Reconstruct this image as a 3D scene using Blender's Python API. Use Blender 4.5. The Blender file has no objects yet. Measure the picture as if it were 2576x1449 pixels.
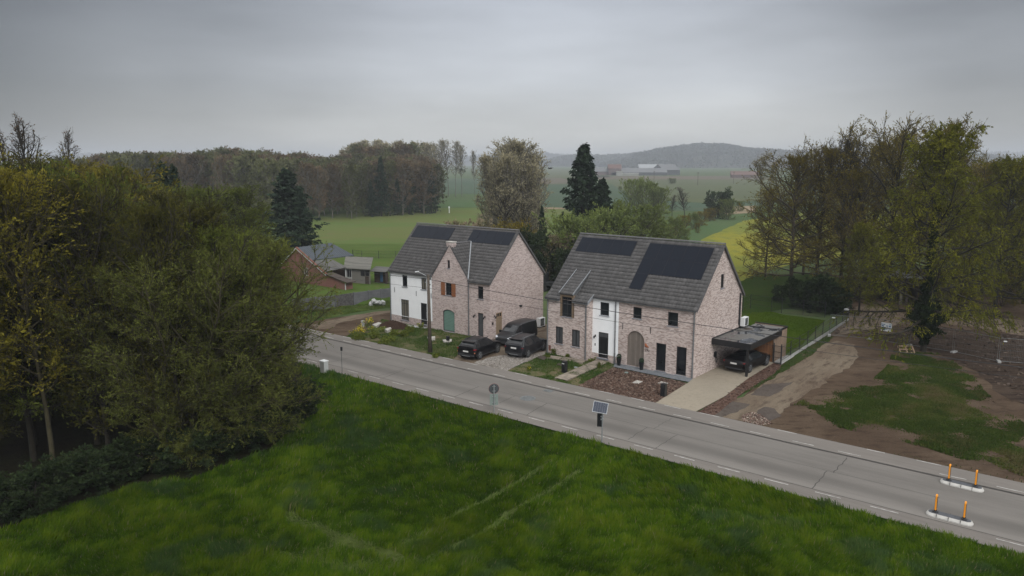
import bpy, bmesh, math, random
import numpy as np
from mathutils import Vector, Matrix
R_ = math.radians
# ------------------------------------------------------------------ camera, world, sun, exposure
scene = bpy.context.scene
FPX, PIT, CAMH = 1885.0, R_(9.566), 16.05          # focal length in pixels of a 2576 px wide frame, tilt, height
cam_d = bpy.data.cameras.new('camera'); cam = bpy.data.objects.new('camera', cam_d)
scene.collection.objects.link(cam); scene.camera = cam
cam_d.sensor_width = 36.0; cam_d.lens = 36.0 * FPX / 2576.0
cam_d.clip_start = 0.5; cam_d.clip_end = 12000
cam.location = (0, 0, CAMH); cam.rotation_euler = (math.pi / 2 - PIT, 0, 0)

SUN_EL, SUN_AZ = R_(40), R_(162)                   # azimuth clockwise from +Y: sun behind cloud, right and behind the camera
world = bpy.data.worlds.new('World'); scene.world = world; world.use_nodes = True
wn, wl = world.node_tree.nodes, world.node_tree.links
for n in list(wn): wn.remove(n)
def N(nodes, t, **kw):
    n = nodes.new(t)
    for k, v in kw.items():
        if k.startswith('i_'):
            n.inputs[k[2:].replace('_', ' ')].default_value = v
        else: setattr(n, k, v)
    return n
def build_world():
    out = N(wn, 'ShaderNodeOutputWorld'); add = N(wn, 'ShaderNodeMixShader'); add.inputs[0].default_value = .88
    sky = N(wn, 'ShaderNodeTexSky', sky_type='NISHITA', sun_disc=False, sun_elevation=SUN_EL, sun_rotation=SUN_AZ)
    b1 = N(wn, 'ShaderNodeBackground'); b1.inputs[1].default_value = 0.05
    wl.new(sky.outputs[0], b1.inputs[0])
    tc = N(wn, 'ShaderNodeTexCoord'); sep = N(wn, 'ShaderNodeSeparateXYZ'); wl.new(tc.outputs['Generated'], sep.inputs[0])
    # overcast deck: brightness by elevation
    el = N(wn, 'ShaderNodeValToRGB'); wl.new(sep.outputs[2], el.inputs[0])
    cr = el.color_ramp; cr.elements[0].position = 0.0; cr.elements[0].color = (.60, .60, .575, 1)
    cr.elements[1].position = 1.0; cr.elements[1].color = (1, 1, 1, 1)
    for p, c in ((.02, (.60, .60, .575)), (.10, (.505, .525, .555)), (.22, (.425, .453, .505)), (.34, (.45, .46, .50)), (.5, (1.05, 1.05, 1.06)), (.8, (1.45, 1.45, 1.46))):
        e = cr.elements.new(p); e.color = (*c, 1)
    # soft cloud bands
    mp = N(wn, 'ShaderNodeMapping'); mp.inputs['Scale'].default_value = (1.6, 1.6, 7.0); mp.inputs['Rotation'].default_value = (0.10, 0.12, 0.3)
    wl.new(tc.outputs['Generated'], mp.inputs[0])
    nz = N(wn, 'ShaderNodeTexNoise'); nz.inputs['Scale'].default_value = 2.2; nz.inputs['Detail'].default_value = 4; nz.inputs['Roughness'].default_value = .45
    wl.new(mp.outputs[0], nz.inputs[0])
    mr = N(wn, 'ShaderNodeMapRange'); mr.inputs[1].default_value = .3; mr.inputs[2].default_value = .7; mr.inputs[3].default_value = .84; mr.inputs[4].default_value = 1.16
    wl.new(nz.outputs[0], mr.inputs[0])
    # the deck is set brighter straight ahead (towards +Y, a little right) than to either side
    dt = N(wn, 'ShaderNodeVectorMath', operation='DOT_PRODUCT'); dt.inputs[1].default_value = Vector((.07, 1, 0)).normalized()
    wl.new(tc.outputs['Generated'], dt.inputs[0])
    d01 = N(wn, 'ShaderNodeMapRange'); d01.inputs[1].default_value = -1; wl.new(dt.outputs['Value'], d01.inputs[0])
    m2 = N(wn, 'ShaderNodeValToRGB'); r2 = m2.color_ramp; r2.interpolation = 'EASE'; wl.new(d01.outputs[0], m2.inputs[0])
    r2.elements[0].position = 0; r2.elements[0].color = (1, 1, 1, 1); r2.elements[1].position = .993; r2.elements[1].color = (.53,) * 3 + (1,)  # first stop, behind the camera: extra sky brightness added to light the house fronts
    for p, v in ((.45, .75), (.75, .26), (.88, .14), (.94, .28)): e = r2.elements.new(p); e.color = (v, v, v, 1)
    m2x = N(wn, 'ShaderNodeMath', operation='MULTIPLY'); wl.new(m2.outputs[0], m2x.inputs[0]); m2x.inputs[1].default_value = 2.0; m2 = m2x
    # ... but above the frame the light comes evenly
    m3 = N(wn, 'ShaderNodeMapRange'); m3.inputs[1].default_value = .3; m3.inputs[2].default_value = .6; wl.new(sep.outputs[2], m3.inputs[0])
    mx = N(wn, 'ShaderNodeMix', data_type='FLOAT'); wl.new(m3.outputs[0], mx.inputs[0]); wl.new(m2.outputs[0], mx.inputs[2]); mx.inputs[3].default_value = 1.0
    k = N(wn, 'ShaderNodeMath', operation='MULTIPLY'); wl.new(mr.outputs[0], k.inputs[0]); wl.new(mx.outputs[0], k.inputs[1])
    b2 = N(wn, 'ShaderNodeBackground'); wl.new(el.outputs[0], b2.inputs[0])
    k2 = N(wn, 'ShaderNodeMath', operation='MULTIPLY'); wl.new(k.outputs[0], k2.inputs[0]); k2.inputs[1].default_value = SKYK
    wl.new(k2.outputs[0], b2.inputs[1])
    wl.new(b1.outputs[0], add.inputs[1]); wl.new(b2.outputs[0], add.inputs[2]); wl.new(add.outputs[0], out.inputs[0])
SKYK = 1.12
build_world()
sun_d = bpy.data.lights.new('sun', 'SUN'); sun_d.energy = 1.5; sun_d.angle = R_(25); sun_d.color = (1, .97, .93)
sun = bpy.data.objects.new('sun', sun_d); scene.collection.objects.link(sun)
sd = Vector((math.sin(SUN_AZ) * math.cos(SUN_EL), math.cos(SUN_AZ) * math.cos(SUN_EL), math.sin(SUN_EL)))
sun.rotation_euler = (-sd).to_track_quat('-Z', 'Y').to_euler()
scene.view_settings.view_transform = 'Standard'; scene.view_settings.look = 'None'
scene.view_settings.exposure = 0.0; scene.view_settings.gamma = 1.0

# ------------------------------------------------------------------ helpers
def ray(px, py):
    X, up = (px - 1288) / FPX, -(py - 724.5) / FPX
    return np.array([X, math.cos(PIT) + up * math.sin(PIT), -math.sin(PIT) + up * math.cos(PIT)])
def G(px, py, z=0.0):                               # the ground point (at height z) seen at a spot of the 2576 px frame
    d = ray(px, py); p = d * ((z - CAMH) / d[2]); return Vector((p[0], p[1], z))
def AT(px, Y, z=0.0):                               # a point at distance Y along the view, under column px
    return Vector(((px - 1288) / FPX * (Y * math.cos(PIT) + (CAMH - z) * math.sin(PIT)), Y, z))
def crop(ox, oy, s):
    return lambda X, Y: ((ox + X / s) * .67083, (oy + Y / s) * .67083)
c1 = crop(1400, 800, 2.4143); c3 = crop(2300, 850, 2.07); c4 = crop(2600, 1100, 2.8986); c5 = crop(1150, 1150, 3.4347)
c6 = crop(1750, 1350, 2.7116); c7 = crop(2900, 1500, 2.1957); c8 = crop(2700, 800, 1.8114); cb = crop(1000, 850, 4.14)
cz = crop(1650, 1180, 5.367); c9 = crop(1700, 450, 2.1467); ca = crop(900, 450, 2.576)
def Gs(cf, pts, z=0.0): return [G(*cf(*p), z) for p in pts]

COL = scene.collection
def tag(o, label, cat, group=None, kind=None):
    if label: o['label'] = label
    if cat: o['category'] = cat
    if group: o['group'] = group
    if kind: o['kind'] = kind
    return o
def struct(o):
    o['kind'] = 'structure'; return o
def empty(name, loc=(0, 0, 0), rz=0.0):
    o = bpy.data.objects.new(name, None); o.empty_display_size = .3; COL.objects.link(o)
    o.location = loc; o.rotation_euler = (0, 0, rz); return o
def link(name, me, parent=None, loc=None, rz=None):
    o = bpy.data.objects.new(name, me); COL.objects.link(o)
    if parent is not None: o.parent = parent
    if loc is not None: o.location = loc
    if rz is not None: o.rotation_euler = (0, 0, rz)
    return o
def np_mesh(name, V, F, mats=(), mi=None, smooth=False, col=None, normals=None):
    V = np.asarray(V, np.float32); F = np.asarray(F, np.int32); n, k = F.shape
    me = bpy.data.meshes.new(name)
    me.vertices.add(len(V)); me.vertices.foreach_set('co', V.ravel())
    me.loops.add(n * k); me.loops.foreach_set('vertex_index', F.ravel())
    me.polygons.add(n); me.polygons.foreach_set('loop_start', np.arange(0, n * k, k, dtype=np.int32))
    me.polygons.foreach_set('loop_total', np.full(n, k, np.int32))
    if mi is not None: me.polygons.foreach_set('material_index', np.asarray(mi, np.int32))
    if smooth: me.polygons.foreach_set('use_smooth', np.ones(n, bool))
    for m in mats: me.materials.append(m)
    if col is not None:
        a = me.color_attributes.new('tint', 'FLOAT_COLOR', 'POINT')
        c = np.ones((len(V), 4), np.float32); c[:, :3] = col; a.data.foreach_set('color', c.ravel())
    me.update(calc_edges=True); return me

class MB:
    """collects shapes, links them as one mesh object"""
    def __init__(s): s.v = []; s.f = []
    def add(s, vs, fs):
        o = len(s.v); s.v += [tuple(v) for v in vs]; s.f += [tuple(o + i for i in f) for f in fs]
    def quad(s, a, b, c, d): s.add([a, b, c, d], [(0, 1, 2, 3)])
    def poly(s, pts): s.add(pts, [tuple(range(len(pts)))])
    def box(s, x0, x1, y0, y1, z0, z1):
        s.add([(x0, y0, z0), (x1, y0, z0), (x1, y1, z0), (x0, y1, z0), (x0, y0, z1), (x1, y0, z1), (x1, y1, z1), (x0, y1, z1)],
              [(0, 3, 2, 1), (4, 5, 6, 7), (0, 1, 5, 4), (1, 2, 6, 5), (2, 3, 7, 6), (3, 0, 4, 7)])
    def hexa(s, p):                                  # 8 points, bottom ring then top ring
        s.add(p, [(0, 3, 2, 1), (4, 5, 6, 7), (0, 1, 5, 4), (1, 2, 6, 5), (2, 3, 7, 6), (3, 0, 4, 7)])
    def obox(s, c, ax, ay, az):                      # centre + half axes
        c, ax, ay, az = map(Vector, (c, ax, ay, az))
        s.hexa([c - ax - ay - az, c + ax - ay - az, c + ax + ay - az, c - ax + ay - az, c - ax - ay + az, c + ax - ay + az, c + ax + ay + az, c - ax + ay + az])
    def prism(s, pts, off):                          # polygon extruded by off
        off = Vector(off); n = len(pts); a = [Vector(p) for p in pts]; b = [p + off for p in a]
        s.add(a + b, [tuple(range(n))[::-1], tuple(range(n, 2 * n))] + [(i, (i + 1) % n, n + (i + 1) % n, n + i) for i in range(n)])
    def tube(s, pts, r, k=6, r1=None, cap=True):
        pts = [Vector(p) for p in pts]; n = len(pts); rings = []
        for i, p in enumerate(pts):
            d = (pts[min(i + 1, n - 1)] - pts[max(i - 1, 0)]).normalized()
            u = d.orthogonal().normalized() if abs(d.z) < .99 else Vector((1, 0, 0)); w = d.cross(u).normalized(); u = w.cross(d)
            rr = r if r1 is None else r + (r1 - r) * i / (n - 1)
            rings.append([p + (u * math.cos(t) + w * math.sin(t)) * rr for t in [2 * math.pi * j / k for j in range(k)]])
        vs = [v for ring in rings for v in ring]; fs = []
        for i in range(n - 1):
            for j in range(k): fs.append((i * k + j, i * k + (j + 1) % k, (i + 1) * k + (j + 1) % k, (i + 1) * k + j))
        if cap: fs += [tuple(range(k))[::-1], tuple(range((n - 1) * k, n * k))]
        s.add(vs, fs)
    def lathe(s, prof, c=(0, 0, 0), k=16):           # prof: (r, z)
        c = Vector(c); vs = []
        for r, z in prof: vs += [c + Vector((r * math.cos(t), r * math.sin(t), z)) for t in [2 * math.pi * j / k for j in range(k)]]
        fs = [(i * k + j, i * k + (j + 1) % k, (i + 1) * k + (j + 1) % k, (i + 1) * k + j) for i in range(len(prof) - 1) for j in range(k)]
        fs += [tuple(range(k))[::-1], tuple(range((len(prof) - 1) * k, len(prof) * k))]
        s.add(vs, fs)
    def build(s, name, mat, parent=None, smooth=False, loc=None, rz=None, bevel=0):
        me = bpy.data.meshes.new(name); me.from_pydata(s.v, [], s.f); me.materials.append(mat)
        if smooth: me.polygons.foreach_set('use_smooth', np.ones(len(me.polygons), bool))
        bm = bmesh.new(); bm.from_mesh(me)
        bmesh.ops.recalc_face_normals(bm, faces=bm.faces); bm.to_mesh(me); bm.free()
        o = link(name, me, parent, loc, rz)
        if bevel:
            m = o.modifiers.new('bevel', 'BEVEL'); m.width = bevel; m.segments = 2; m.limit_method = 'ANGLE'
        return o
def copy_tree(o, parent=None):
    c = o.copy(); COL.objects.link(c); c.parent = parent
    for ch in [x for x in bpy.data.objects if x.parent == o]: copy_tree(ch, c)
    return c

# ------------------------------------------------------------------ materials
MATS = {}
def new_mat(name):
    m = bpy.data.materials.new(name); m.use_nodes = True
    nt = m.node_tree; b = nt.nodes['Principled BSDF']; MATS[name] = m
    return m, nt.nodes, nt.links, b
def rgb(c): return (c[0], c[1], c[2], 1)
def plain(name, c, rough=.7, metal=0, var=.12, scale=6.0, spec=.5, coat=0):
    m, n, l, b = new_mat(name)
    tc = N(n, 'ShaderNodeTexCoord'); nz = N(n, 'ShaderNodeTexNoise'); nz.inputs['Scale'].default_value = scale; nz.inputs['Detail'].default_value = 5
    l.new(tc.outputs['Object'], nz.inputs[0])
    cr = N(n, 'ShaderNodeValToRGB'); l.new(nz.outputs[0], cr.inputs[0])
    cr.color_ramp.elements[0].position = .3; cr.color_ramp.elements[0].color = rgb([x * (1 - var) for x in c])
    cr.color_ramp.elements[1].position = .7; cr.color_ramp.elements[1].color = rgb([min(1, x * (1 + var)) for x in c])
    l.new(cr.outputs[0], b.inputs['Base Color']); b.inputs['Roughness'].default_value = rough; b.inputs['Metallic'].default_value = metal
    b.inputs['Specular IOR Level'].default_value = spec; b.inputs['Coat Weight'].default_value = coat
    return m
def mixc(n, l, fac, a, b_, blend='MIX'):
    m = N(n, 'ShaderNodeMix', data_type='RGBA', blend_type=blend)
    if isinstance(fac, float): m.inputs[0].default_value = fac
    else: l.new(fac, m.inputs[0])
    for i, x in ((6, a), (7, b_)):
        if isinstance(x, (tuple, list)): m.inputs[i].default_value = rgb(x)
        else: l.new(x, m.inputs[i])
    return m.outputs[2]
def noise(n, l, vec, scale, detail=4, rough=.55, lo=.35, hi=.65, sc3=None, rot=0):
    if sc3:
        if rot: m0 = N(n, 'ShaderNodeMapping'); m0.inputs['Rotation'].default_value = (0, 0, -rot); l.new(vec, m0.inputs[0]); vec = m0.outputs[0]
        mp = N(n, 'ShaderNodeMapping'); mp.inputs['Scale'].default_value = sc3; l.new(vec, mp.inputs[0]); vec = mp.outputs[0]
    nz = N(n, 'ShaderNodeTexNoise'); nz.inputs['Scale'].default_value = scale; nz.inputs['Detail'].default_value = detail; nz.inputs['Roughness'].default_value = rough
    l.new(vec, nz.inputs[0])
    mr = N(n, 'ShaderNodeMapRange'); mr.inputs[1].default_value = lo; mr.inputs[2].default_value = hi; l.new(nz.outputs[0], mr.inputs[0])
    return mr.outputs[0]
def bump(n, l, b, h, dist=.02, strength=1.0):
    bp = N(n, 'ShaderNodeBump'); bp.inputs['Distance'].default_value = dist; bp.inputs['Strength'].default_value = strength
    l.new(h, bp.inputs['Height']); l.new(bp.outputs[0], b.inputs['Normal'])
def brick_mat(name, ca_, cb_, mortar, wash=(.62, .56, .53), washamt=.5, bw=.215, bh=.07):
    m, n, l, b = new_mat(name)
    tc = N(n, 'ShaderNodeTexCoord'); sp = N(n, 'ShaderNodeSeparateXYZ'); l.new(tc.outputs['Object'], sp.inputs[0])
    ad = N(n, 'ShaderNodeMath', operation='ADD'); l.new(sp.outputs[0], ad.inputs[0]); l.new(sp.outputs[1], ad.inputs[1])
    cm = N(n, 'ShaderNodeCombineXYZ'); l.new(ad.outputs[0], cm.inputs[0]); l.new(sp.outputs[2], cm.inputs[1])
    br = N(n, 'ShaderNodeTexBrick'); l.new(cm.outputs[0], br.inputs[0])
    br.inputs['Scale'].default_value = 1; br.inputs['Brick Width'].default_value = bw; br.inputs['Row Height'].default_value = bh
    br.inputs['Mortar Size'].default_value = .008; br.inputs['Bias'].default_value = -.15
    br.inputs['Color1'].default_value = rgb(ca_); br.inputs['Color2'].default_value = rgb(cb_); br.inputs['Mortar'].default_value = rgb(mortar)
    f1 = noise(n, l, cm.outputs[0], 1.0, 5, .7, .42, .66, (2.2, 7.5, 1))
    f2 = noise(n, l, tc.outputs['Object'], .35, 3, .5, .3, .7)
    mu = N(n, 'ShaderNodeMath', operation='MULTIPLY'); l.new(f1, mu.inputs[0]); mu.inputs[1].default_value = washamt
    c = mixc(n, l, mu.outputs[0], br.outputs[0], wash)
    c = mixc(n, l, f2, c, mixc(n, l, .22, c, (.30, .22, .19)))
    l.new(c, b.inputs['Base Color']); b.inputs['Roughness'].default_value = .9
    bump(n, l, b, br.outputs['Fac'], .006, -.8)
    return m
M = {}
M['brick_pale'] = brick_mat('brick_pale', (.56, .455, .43), (.17, .105, .09), (.46, .42, .40), washamt=.42)
M['brick_mixed'] = brick_mat('brick_mixed', (.60, .50, .46), (.13, .065, .048), (.46, .42, .39), washamt=.34)
M['brick_red'] = brick_mat('brick_red', (.20, .062, .045), (.13, .04, .032), (.22, .15, .13), wash=(.24, .11, .085), washamt=.3)
M['soldier'] = brick_mat('soldier_brick', (.55, .45, .41), (.26, .15, .12), (.5, .46, .43), washamt=.5, bw=.075, bh=.21)
M['white_paint'] = plain('white_paint', (.85, .87, .88), .8, var=.04, scale=1.3)
M['window_frame'] = plain('window_frame', (.018, .019, .021), .35, var=.05)
M['black_panel'] = plain('black_panel', (.010, .011, .013), .35, var=.05)
M['black_metal'] = plain('black_metal', (.016, .017, .019), .45, var=.1)
M['zinc'] = plain('zinc', (.20, .21, .22), .5, .6, var=.12)
M['pale_zinc'] = plain('pale_zinc', (.33, .35, .37), .45, .5, var=.1)
M['bluestone'] = plain('bluestone', (.20, .22, .25), .75, var=.15, scale=4)
M['steel'] = plain('steel', (.38, .40, .41), .45, .7, var=.1)
M['steel_dull'] = plain('steel_dull', (.16, .17, .17), .6, .4, var=.2)
M['shutter'] = plain('shutter_wood', (.235, .090, .036), .6, var=.12, scale=9)
M['raw_plank'] = plain('raw_plank', (.30, .21, .135), .7, var=.14)
M['oak'] = plain('oak_frame', (.175, .125, .080), .7, var=.12)
M['dark_timber'] = plain('dark_timber', (.045, .032, .024), .8, var=.35)
M['concrete_block'] = plain('concrete_block', (.40, .385, .35), .9, var=.15)
M['concrete_grey'] = plain('concrete_grey', (.33, .33, .32), .9, var=.15, scale=3)
M['white_plastic'] = plain('white_plastic', (.66, .68, .68), .4, var=.03)
M['grey_white'] = plain('grey_white', (.50, .52, .52), .5, var=.05)
M['cabinet'] = plain('cabinet_grey', (.44, .46, .45), .5, var=.06)
M['yellow_plastic'] = plain('yellow_plastic', (.80, .30, .012), .5, var=.06)
M['red_lamp'] = plain('red_lamp', (.22, .008, .012), .2, var=.05)
M['head_lamp'] = plain('head_lamp', (.60, .64, .68), .15, .3, var=.05)
M['plate'] = plain('plate_white', (.62, .62, .60), .5, var=.04)
M['tyre'] = plain('tyre', (.014, .014, .014), .85, var=.1)
M['alloy'] = plain('alloy', (.22, .23, .24), .35, .6, var=.1)
M['trim'] = plain('trim_plastic', (.022, .023, .025), .7, var=.1)
M['car_black'] = plain('car_black', (.005, .005, .006), .28, 0, var=.03, spec=.35)
M['car_grey'] = plain('car_grey', (.014, .015, .018), .30, .2, var=.03, spec=.4)
M['van_grey'] = plain('van_grey', (.015, .016, .018), .32, .1, var=.03, spec=.4)
M['chrome'] = plain('chrome', (.6, .62, .64), .2, 1, var=.02)
M['car_glass'] = plain('car_glass', (.012, .014, .016), .08, var=.02, spec=.7)
def glass_mat(name, c, rough=.06, curtain=None):
    m, n, l, b = new_mat(name)
    tc = N(n, 'ShaderNodeTexCoord')
    f = noise(n, l, tc.outputs['Object'], 1.0, 3, .5, .35, .65, (1.7, 1.7, .9))
    base = mixc(n, l, f, c, [x * 1.7 + .004 for x in c])
    if curtain:
        sp = N(n, 'ShaderNodeSeparateXYZ'); l.new(tc.outputs['Object'], sp.inputs[0])
        w = N(n, 'ShaderNodeTexWave', wave_type='BANDS', bands_direction='X'); w.inputs['Scale'].default_value = 5; w.inputs['Distortion'].default_value = 1
        l.new(tc.outputs['Object'], w.inputs[0])
        base = mixc(n, l, w.outputs[0], curtain, [x * .62 for x in curtain])
    l.new(base, b.inputs['Base Color']); b.inputs['Roughness'].default_value = rough; b.inputs['Specular IOR Level'].default_value = .35
    return m
M['glass'] = glass_mat('window_glass', (.008, .010, .012))
M['glass_curtain'] = glass_mat('window_glass_curtain', (.02, .02, .02), curtain=(.20, .185, .15))
M['glass_blind'] = glass_mat('window_glass_blind', (.02, .02, .02), curtain=(.085, .09, .095))
def striped(name, a, c, period, axis=2, frac=.12, rough=.6, var=.25):      # boards or blind slats with dark joints
    m, n, l, b = new_mat(name)
    tc = N(n, 'ShaderNodeTexCoord'); sp = N(n, 'ShaderNodeSeparateXYZ'); l.new(tc.outputs['Object'], sp.inputs[0])
    src = sp.outputs[axis]
    if axis == 3: pass
    dv = N(n, 'ShaderNodeMath', operation='DIVIDE'); l.new(src, dv.inputs[0]); dv.inputs[1].default_value = period
    fr = N(n, 'ShaderNodeMath', operation='FRACT'); l.new(dv.outputs[0], fr.inputs[0])
    lt = N(n, 'ShaderNodeMath', operation='LESS_THAN'); l.new(fr.outputs[0], lt.inputs[0]); lt.inputs[1].default_value = frac
    fl = N(n, 'ShaderNodeMath', operation='FLOOR'); l.new(dv.outputs[0], fl.inputs[0])
    wn_ = N(n, 'ShaderNodeTexWhiteNoise', noise_dimensions='1D'); l.new(fl.outputs[0], wn_.inputs['W'])
    ba = mixc(n, l, wn_.outputs[0], [x * (1 - var) for x in a], [x * (1 + var) for x in a])
    f = noise(n, l, tc.outputs['Object'], 3.0, 4, .6, .3, .7)
    ba = mixc(n, l, f, ba, mixc(n, l, .25, ba, (.05, .045, .04)))
    l.new(mixc(n, l, lt.outputs[0], ba, c), b.inputs['Base Color']); b.inputs['Roughness'].default_value = rough
    return m
M['green_blind'] = striped('green_blind', (.125, .225, .185), (.17, .28, .24), .14, 2, .3, .5, .05)
M['door_boards'] = striped('door_boards', (.185, .155, .13), (.05, .04, .035), .13, 0, .1, .7, .15)
M['plank_door'] = striped('plank_door', (.27, .20, .13), (.08, .06, .04), .15, 1, .12, .7, .12)
M['shed_boards'] = striped('shed_boards', (.26, .185, .13), (.07, .045, .03), .12, 1, .1, .8, .15)
M['orange_boards'] = striped('orange_boards', (.30, .135, .055), (.07, .03, .015), .12, 0, .1, .7, .15)
M['old_boards'] = striped('old_boards', (.20, .19, .17), (.10, .09, .08), .22, 1, .1, .9, .3)
M['ribbed_roof'] = striped('ribbed_roof', (.060, .075, .090), (.03, .036, .045), .28, 1, .25, .85, .06)
M['grey_roof'] = striped('grey_roof', (.10, .097, .092), (.09, .09, .085), .2, 1, .3, .9, .25)
M['pale_roof'] = striped('pale_roof', (.150, .147, .128), (.085, .082, .07), .2, 1, .3, .9, .25)
M['tile_red'] = plain('tile_red', (.15, .058, .040), .85, var=.3, scale=5)
M['tile_orange'] = plain('tile_orange', (.36, .12, .05), .85, var=.2, scale=5)
def tint_mat(name, rough=.8, var=.2, scale=3.0, transl=0, spec=.3):
    m, n, l, b = new_mat(name)
    at = N(n, 'ShaderNodeVertexColor', layer_name='tint'); tc = N(n, 'ShaderNodeTexCoord')
    f = noise(n, l, tc.outputs['Object'], scale, 3, .6, .3, .7)
    hi = N(n, 'ShaderNodeMix', data_type='RGBA', blend_type='MULTIPLY'); hi.inputs[0].default_value = 1
    l.new(at.outputs[0], hi.inputs[6])
    mr = N(n, 'ShaderNodeMapRange'); mr.inputs[3].default_value = 1 - var; mr.inputs[4].default_value = 1 + var; l.new(f, mr.inputs[0])
    l.new(mr.outputs[0], hi.inputs[7])
    l.new(hi.outputs[2], b.inputs['Base Color']); b.inputs['Roughness'].default_value = rough; b.inputs['Specular IOR Level'].default_value = spec
    if transl:
        tr = N(n, 'ShaderNodeBsdfTranslucent'); l.new(hi.outputs[2], tr.inputs[0]); mx = N(n, 'ShaderNodeMixShader'); mx.inputs[0].default_value = transl
        out = [x for x in n if x.type == 'OUTPUT_MATERIAL'][0]
        l.new(b.outputs[0], mx.inputs[1]); l.new(tr.outputs[0], mx.inputs[2]); l.new(mx.outputs[0], out.inputs[0])
    return m
M['roof_tile'] = tint_mat('roof_tile', .62, .12, 2.0)
M['grass_blade'] = tint_mat('grass_blade', .8, .12, .5, .25, .04)
M['chips'] = tint_mat('bark_chips', .95, .1, 3)
def foliage(name, c, c2, rough=.7, transl=.25, rnd=.25, scale=.45):
    m, n, l, b = new_mat(name)
    tc = N(n, 'ShaderNodeTexCoord'); oi = N(n, 'ShaderNodeObjectInfo')
    f = noise(n, l, tc.outputs['Object'], scale, 3, .6, .38, .62)
    f2 = noise(n, l, tc.outputs['Object'], 4.0, 2, .6, .3, .7)
    col = mixc(n, l, f, c, c2)
    k = N(n, 'ShaderNodeMapRange'); k.inputs[3].default_value = .65; k.inputs[4].default_value = 1.35; l.new(f2, k.inputs[0])
    k2 = N(n, 'ShaderNodeMapRange'); k2.inputs[3].default_value = 1 - rnd; k2.inputs[4].default_value = 1 + rnd; l.new(oi.outputs['Random'], k2.inputs[0])
    mu = N(n, 'ShaderNodeMath', operation='MULTIPLY'); l.new(k.outputs[0], mu.inputs[0]); l.new(k2.outputs[0], mu.inputs[1])
    col = mixc(n, l, 1.0, col, mu.outputs[0], 'MULTIPLY')
    l.new(col, b.inputs['Base Color']); b.inputs['Roughness'].default_value = rough; b.inputs['Specular IOR Level'].default_value = .03
    tr = N(n, 'ShaderNodeBsdfTranslucent'); l.new(col, tr.inputs[0]); mx = N(n, 'ShaderNodeMixShader'); mx.inputs[0].default_value = transl
    out = [x for x in n if x.type == 'OUTPUT_MATERIAL'][0]
    l.new(b.outputs[0], mx.inputs[1]); l.new(tr.outputs[0], mx.inputs[2]); l.new(mx.outputs[0], out.inputs[0])
    return m
M['bark'] = plain('bark', (.045, .036, .024), .95, var=.35, scale=4)
M['bark_grey'] = plain('bark_grey', (.12, .11, .09), .95, var=.3, scale=4)
M['bark_dark'] = plain('bark_dark', (.022, .018, .011), .95, var=.35, scale=4)
M['bark_olive'] = plain('bark_olive', (.045, .038, .018), .95, var=.3, scale=4)
M['leaf_willow'] = foliage('leaf_willow', (.135, .150, .034), (.092, .108, .022), rnd=.1)
M['leaf_forest'] = foliage('leaf_forest', (.082, .080, .014), (.046, .048, .009), rnd=.35)
M['leaf_yellow'] = foliage('leaf_yellow', (.190, .165, .022), (.120, .110, .016), rnd=.2)
M['leaf_green'] = foliage('leaf_green', (.125, .150, .026), (.080, .100, .018), rnd=.2)
M['leaf_bud'] = foliage('leaf_bud', (.13, .085, .05), (.08, .055, .03), rnd=.1)
M['leaf_beech'] = foliage('leaf_beech', (.185, .145, .020), (.125, .105, .016), rnd=.2)
M['leaf_larch'] = foliage('leaf_larch', (.160, .158, .012), (.100, .108, .011), rnd=.1)
M['leaf_ivy'] = foliage('leaf_ivy', (.012, .022, .008), (.022, .036, .010), rnd=.1)
M['leaf_spruce'] = foliage('leaf_spruce', (.030, .046, .026), (.018, .030, .019), transl=.1, rnd=.15)
M['leaf_dark'] = foliage('leaf_dark', (.042, .060, .024), (.024, .040, .017), rnd=.2)
M['leaf_poplar'] = foliage('leaf_poplar', (.36, .325, .21), (.26, .24, .15), rnd=.15)
M['leaf_belt'] = foliage('leaf_belt', (.120, .125, .055), (.080, .088, .040), rnd=.4)
M['leaf_belt_brown'] = foliage('leaf_belt_brown', (.150, .105, .060), (.100, .078, .045), rnd=.3)
M['leaf_bush'] = foliage('leaf_bush', (.165, .205, .058), (.120, .155, .046), rnd=.25)
M['leaf_blossom'] = foliage('leaf_blossom', (.30, .24, .17), (.16, .15, .07), rnd=.1)
M['leaf_hill'] = foliage('leaf_hill', (.060, .066, .038), (.036, .042, .026), rnd=.3, scale=.02)
M['mistletoe'] = plain('mistletoe', (.035, .05, .02), .9, var=.3)
M['box_leaf'] = plain('box_leaf', (.018, .045, .02), .9, var=.4, scale=30)
M['flower'] = plain('flower_yellow', (.70, .55, .02), .7, var=.1)
def ground_mat(name, a, b2, c2, s1=.05, s2=1.2, f_lo=.4, f_hi=.6, rough=.95, stretch=None, fine=12.0, bd=.03, c_lo=.5, c_hi=.68, rot=0):
    m, n, l, b = new_mat(name)
    tc = N(n, 'ShaderNodeTexCoord'); v = tc.outputs['Object']
    f1 = noise(n, l, v, s1, 5, .6, f_lo, f_hi, stretch, rot); f2 = noise(n, l, v, s2, 6, .65, c_lo, c_hi, stretch, rot); f3 = noise(n, l, v, fine, 3, .7, .2, .8)
    c = mixc(n, l, f1, a, b2); c = mixc(n, l, f2, c, c2)
    k = N(n, 'ShaderNodeMapRange'); k.inputs[3].default_value = .72; k.inputs[4].default_value = 1.28; l.new(f3, k.inputs[0])
    c = mixc(n, l, 1.0, c, k.outputs[0], 'MULTIPLY')
    l.new(c, b.inputs['Base Color']); b.inputs['Roughness'].default_value = rough; b.inputs['Specular IOR Level'].default_value = .03
    bump(n, l, b, f3, bd)
    return m
M['g_base'] = ground_mat('ground_base', (.060, .095, .035), (.075, .10, .042), (.09, .095, .05), .01, .2)
M['g_meadow'] = ground_mat('ground_meadow', (.022, .044, .006), (.030, .052, .007), (.04, .042, .012), .1, 1.5)
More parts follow.
